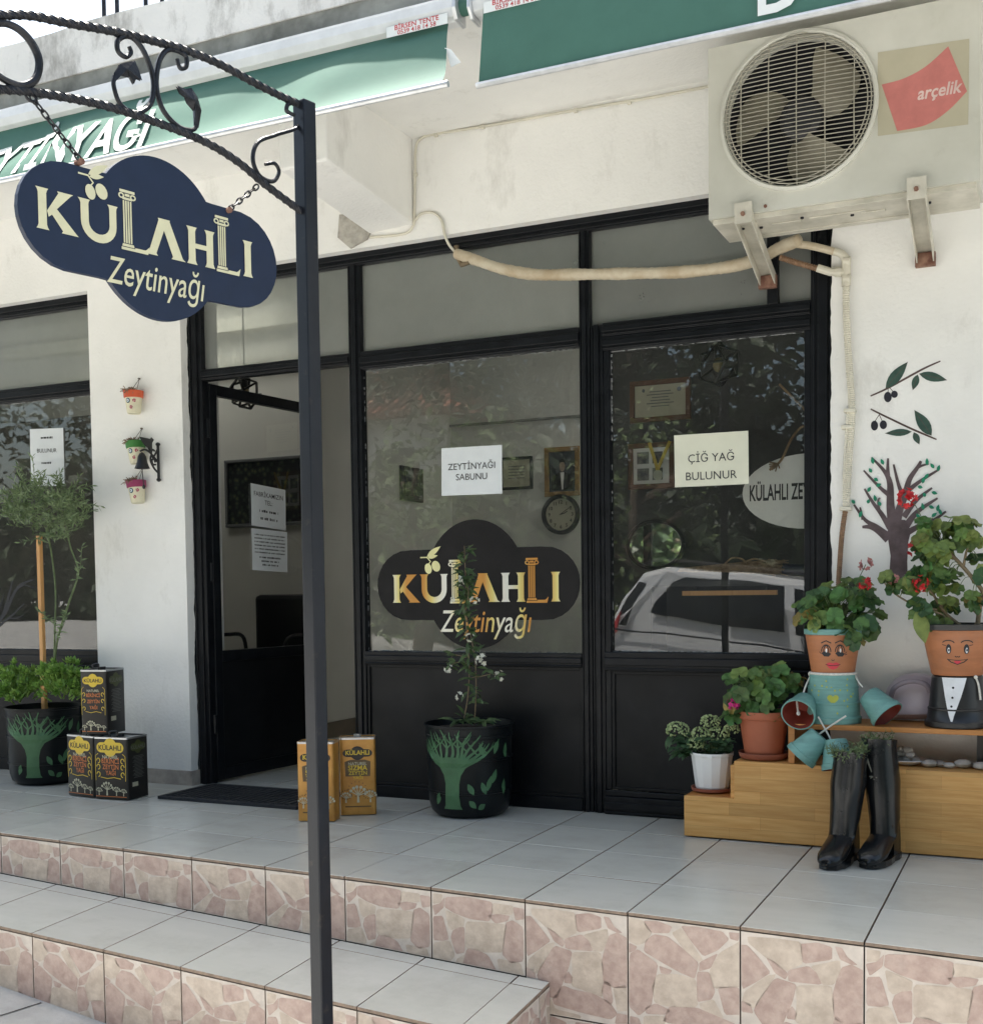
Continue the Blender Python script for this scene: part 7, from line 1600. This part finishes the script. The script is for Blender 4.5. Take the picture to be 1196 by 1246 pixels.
tree('leafy shrub like tree beside the picket fence', -1.9, -11.6, 3.4, 1.3, mTFOL, 4, 1000, .15, .14)
rr = random.Random(17); b = MB()
for i in range(15000): x = rr.uniform(-24, 24); b_h = 2.4+.5*math.sin(x*1.3)+.3*math.sin(x*3.1); lanceleaf(b, V3((x, rr.uniform(-13.2, -11.6), zstreet(x)+rr.uniform(0, b_h))), V3((rr.uniform(-1, 1), rr.uniform(-1, 1), rr.uniform(-.6, 1))), V3((rr.uniform(-1, 1), rr.uniform(-1, 1), 1)), rr.uniform(.25, .5), .26, 0, 2, .2)
q = b.build('hedge_foliage', mTFOL2, None); tag(q, 'dense dark hedge along the far side of the street', 'hedge'); q['kind'] = 'stuff'
A, B_, C_ = mir(452, 470, -18), mir(562, 497, -17.5), mir(470, 455, -20)
hz = zstreet(-9); ez = B_.z; hx1 = B_.x; hx0 = hx1-7.5
ho = thing('tiled_house', 'grey house with red tiled roof across the street', 'house', ((hx0+hx1)/2, -17.6, hz)); MB().box(hx0+.4, hx1-.5, -22, -17.8, hz-.5, ez+.1).build('wall', mWALLD, ho)
rz_ = ez+1.35
b = MB(); b.add([(hx0, -17.4, ez), (hx1, -17.4, ez), (hx1-1.6, -19.9, rz_), (hx0+1.6, -19.9, rz_), (hx0, -22.4, ez), (hx1, -22.4, ez)], [(0, 1, 2, 3), (3, 2, 5, 4), (0, 3, 4), (1, 5, 2), (0, 4, 5, 1)]); rf = b.build('roof', mROOF, ho); b = MB()
for i in range(34):
    x = hx0+.1+i*(7.3/33); t_ = min(1, (x-hx0)/1.6, (hx1-x)/1.6); b.tube([(x, -17.36, ez+.03), (x, -17.4-2.5*t_, ez+1.35*t_+.05)], .085, 6)
q = b.build('roof_tiles', mROOF, rf); q['kind'] = 'stuff'
for x in (hx0+1.6, hx0+3.8, hx1-1.8): MB().box(x-.5, x+.5, -17.83, -17.78, ez-1.9, ez-.7).build('window', mCARG, ho)
wl = thing('garden_wall', 'low white garden wall across the street behind the car', 'wall', (4, -10.8, -1)); MB().box(.6, 9.2, -10.9, -10.7, -2.2, -.30).build('wall', mWALL, wl)
fe = thing('picket_fence', 'white picket fence on the garden wall across the street', 'fence', (3, -10.8, -.2)); MB().box(1.0, 9, -10.83, -10.79, .02, .08).build('rail', mWHITE, fe); MB().box(1.0, 9, -10.83, -10.79, -.22, -.16).build('rail', mWHITE, fe)
pk = MB(); pk.prism([(-.035, -.30), (.035, -.30), (.035, .14), (0, .20), (-.035, .14)], lambda a, c: V3((a, -10.765, c)), (0, 1, 0), .02); pkm = pk.mesh('picket', mWHITE)
for i in range(63): link('picket', pkm, fe, Matrix.Translation((1.05+i*.125, 0, 0)))
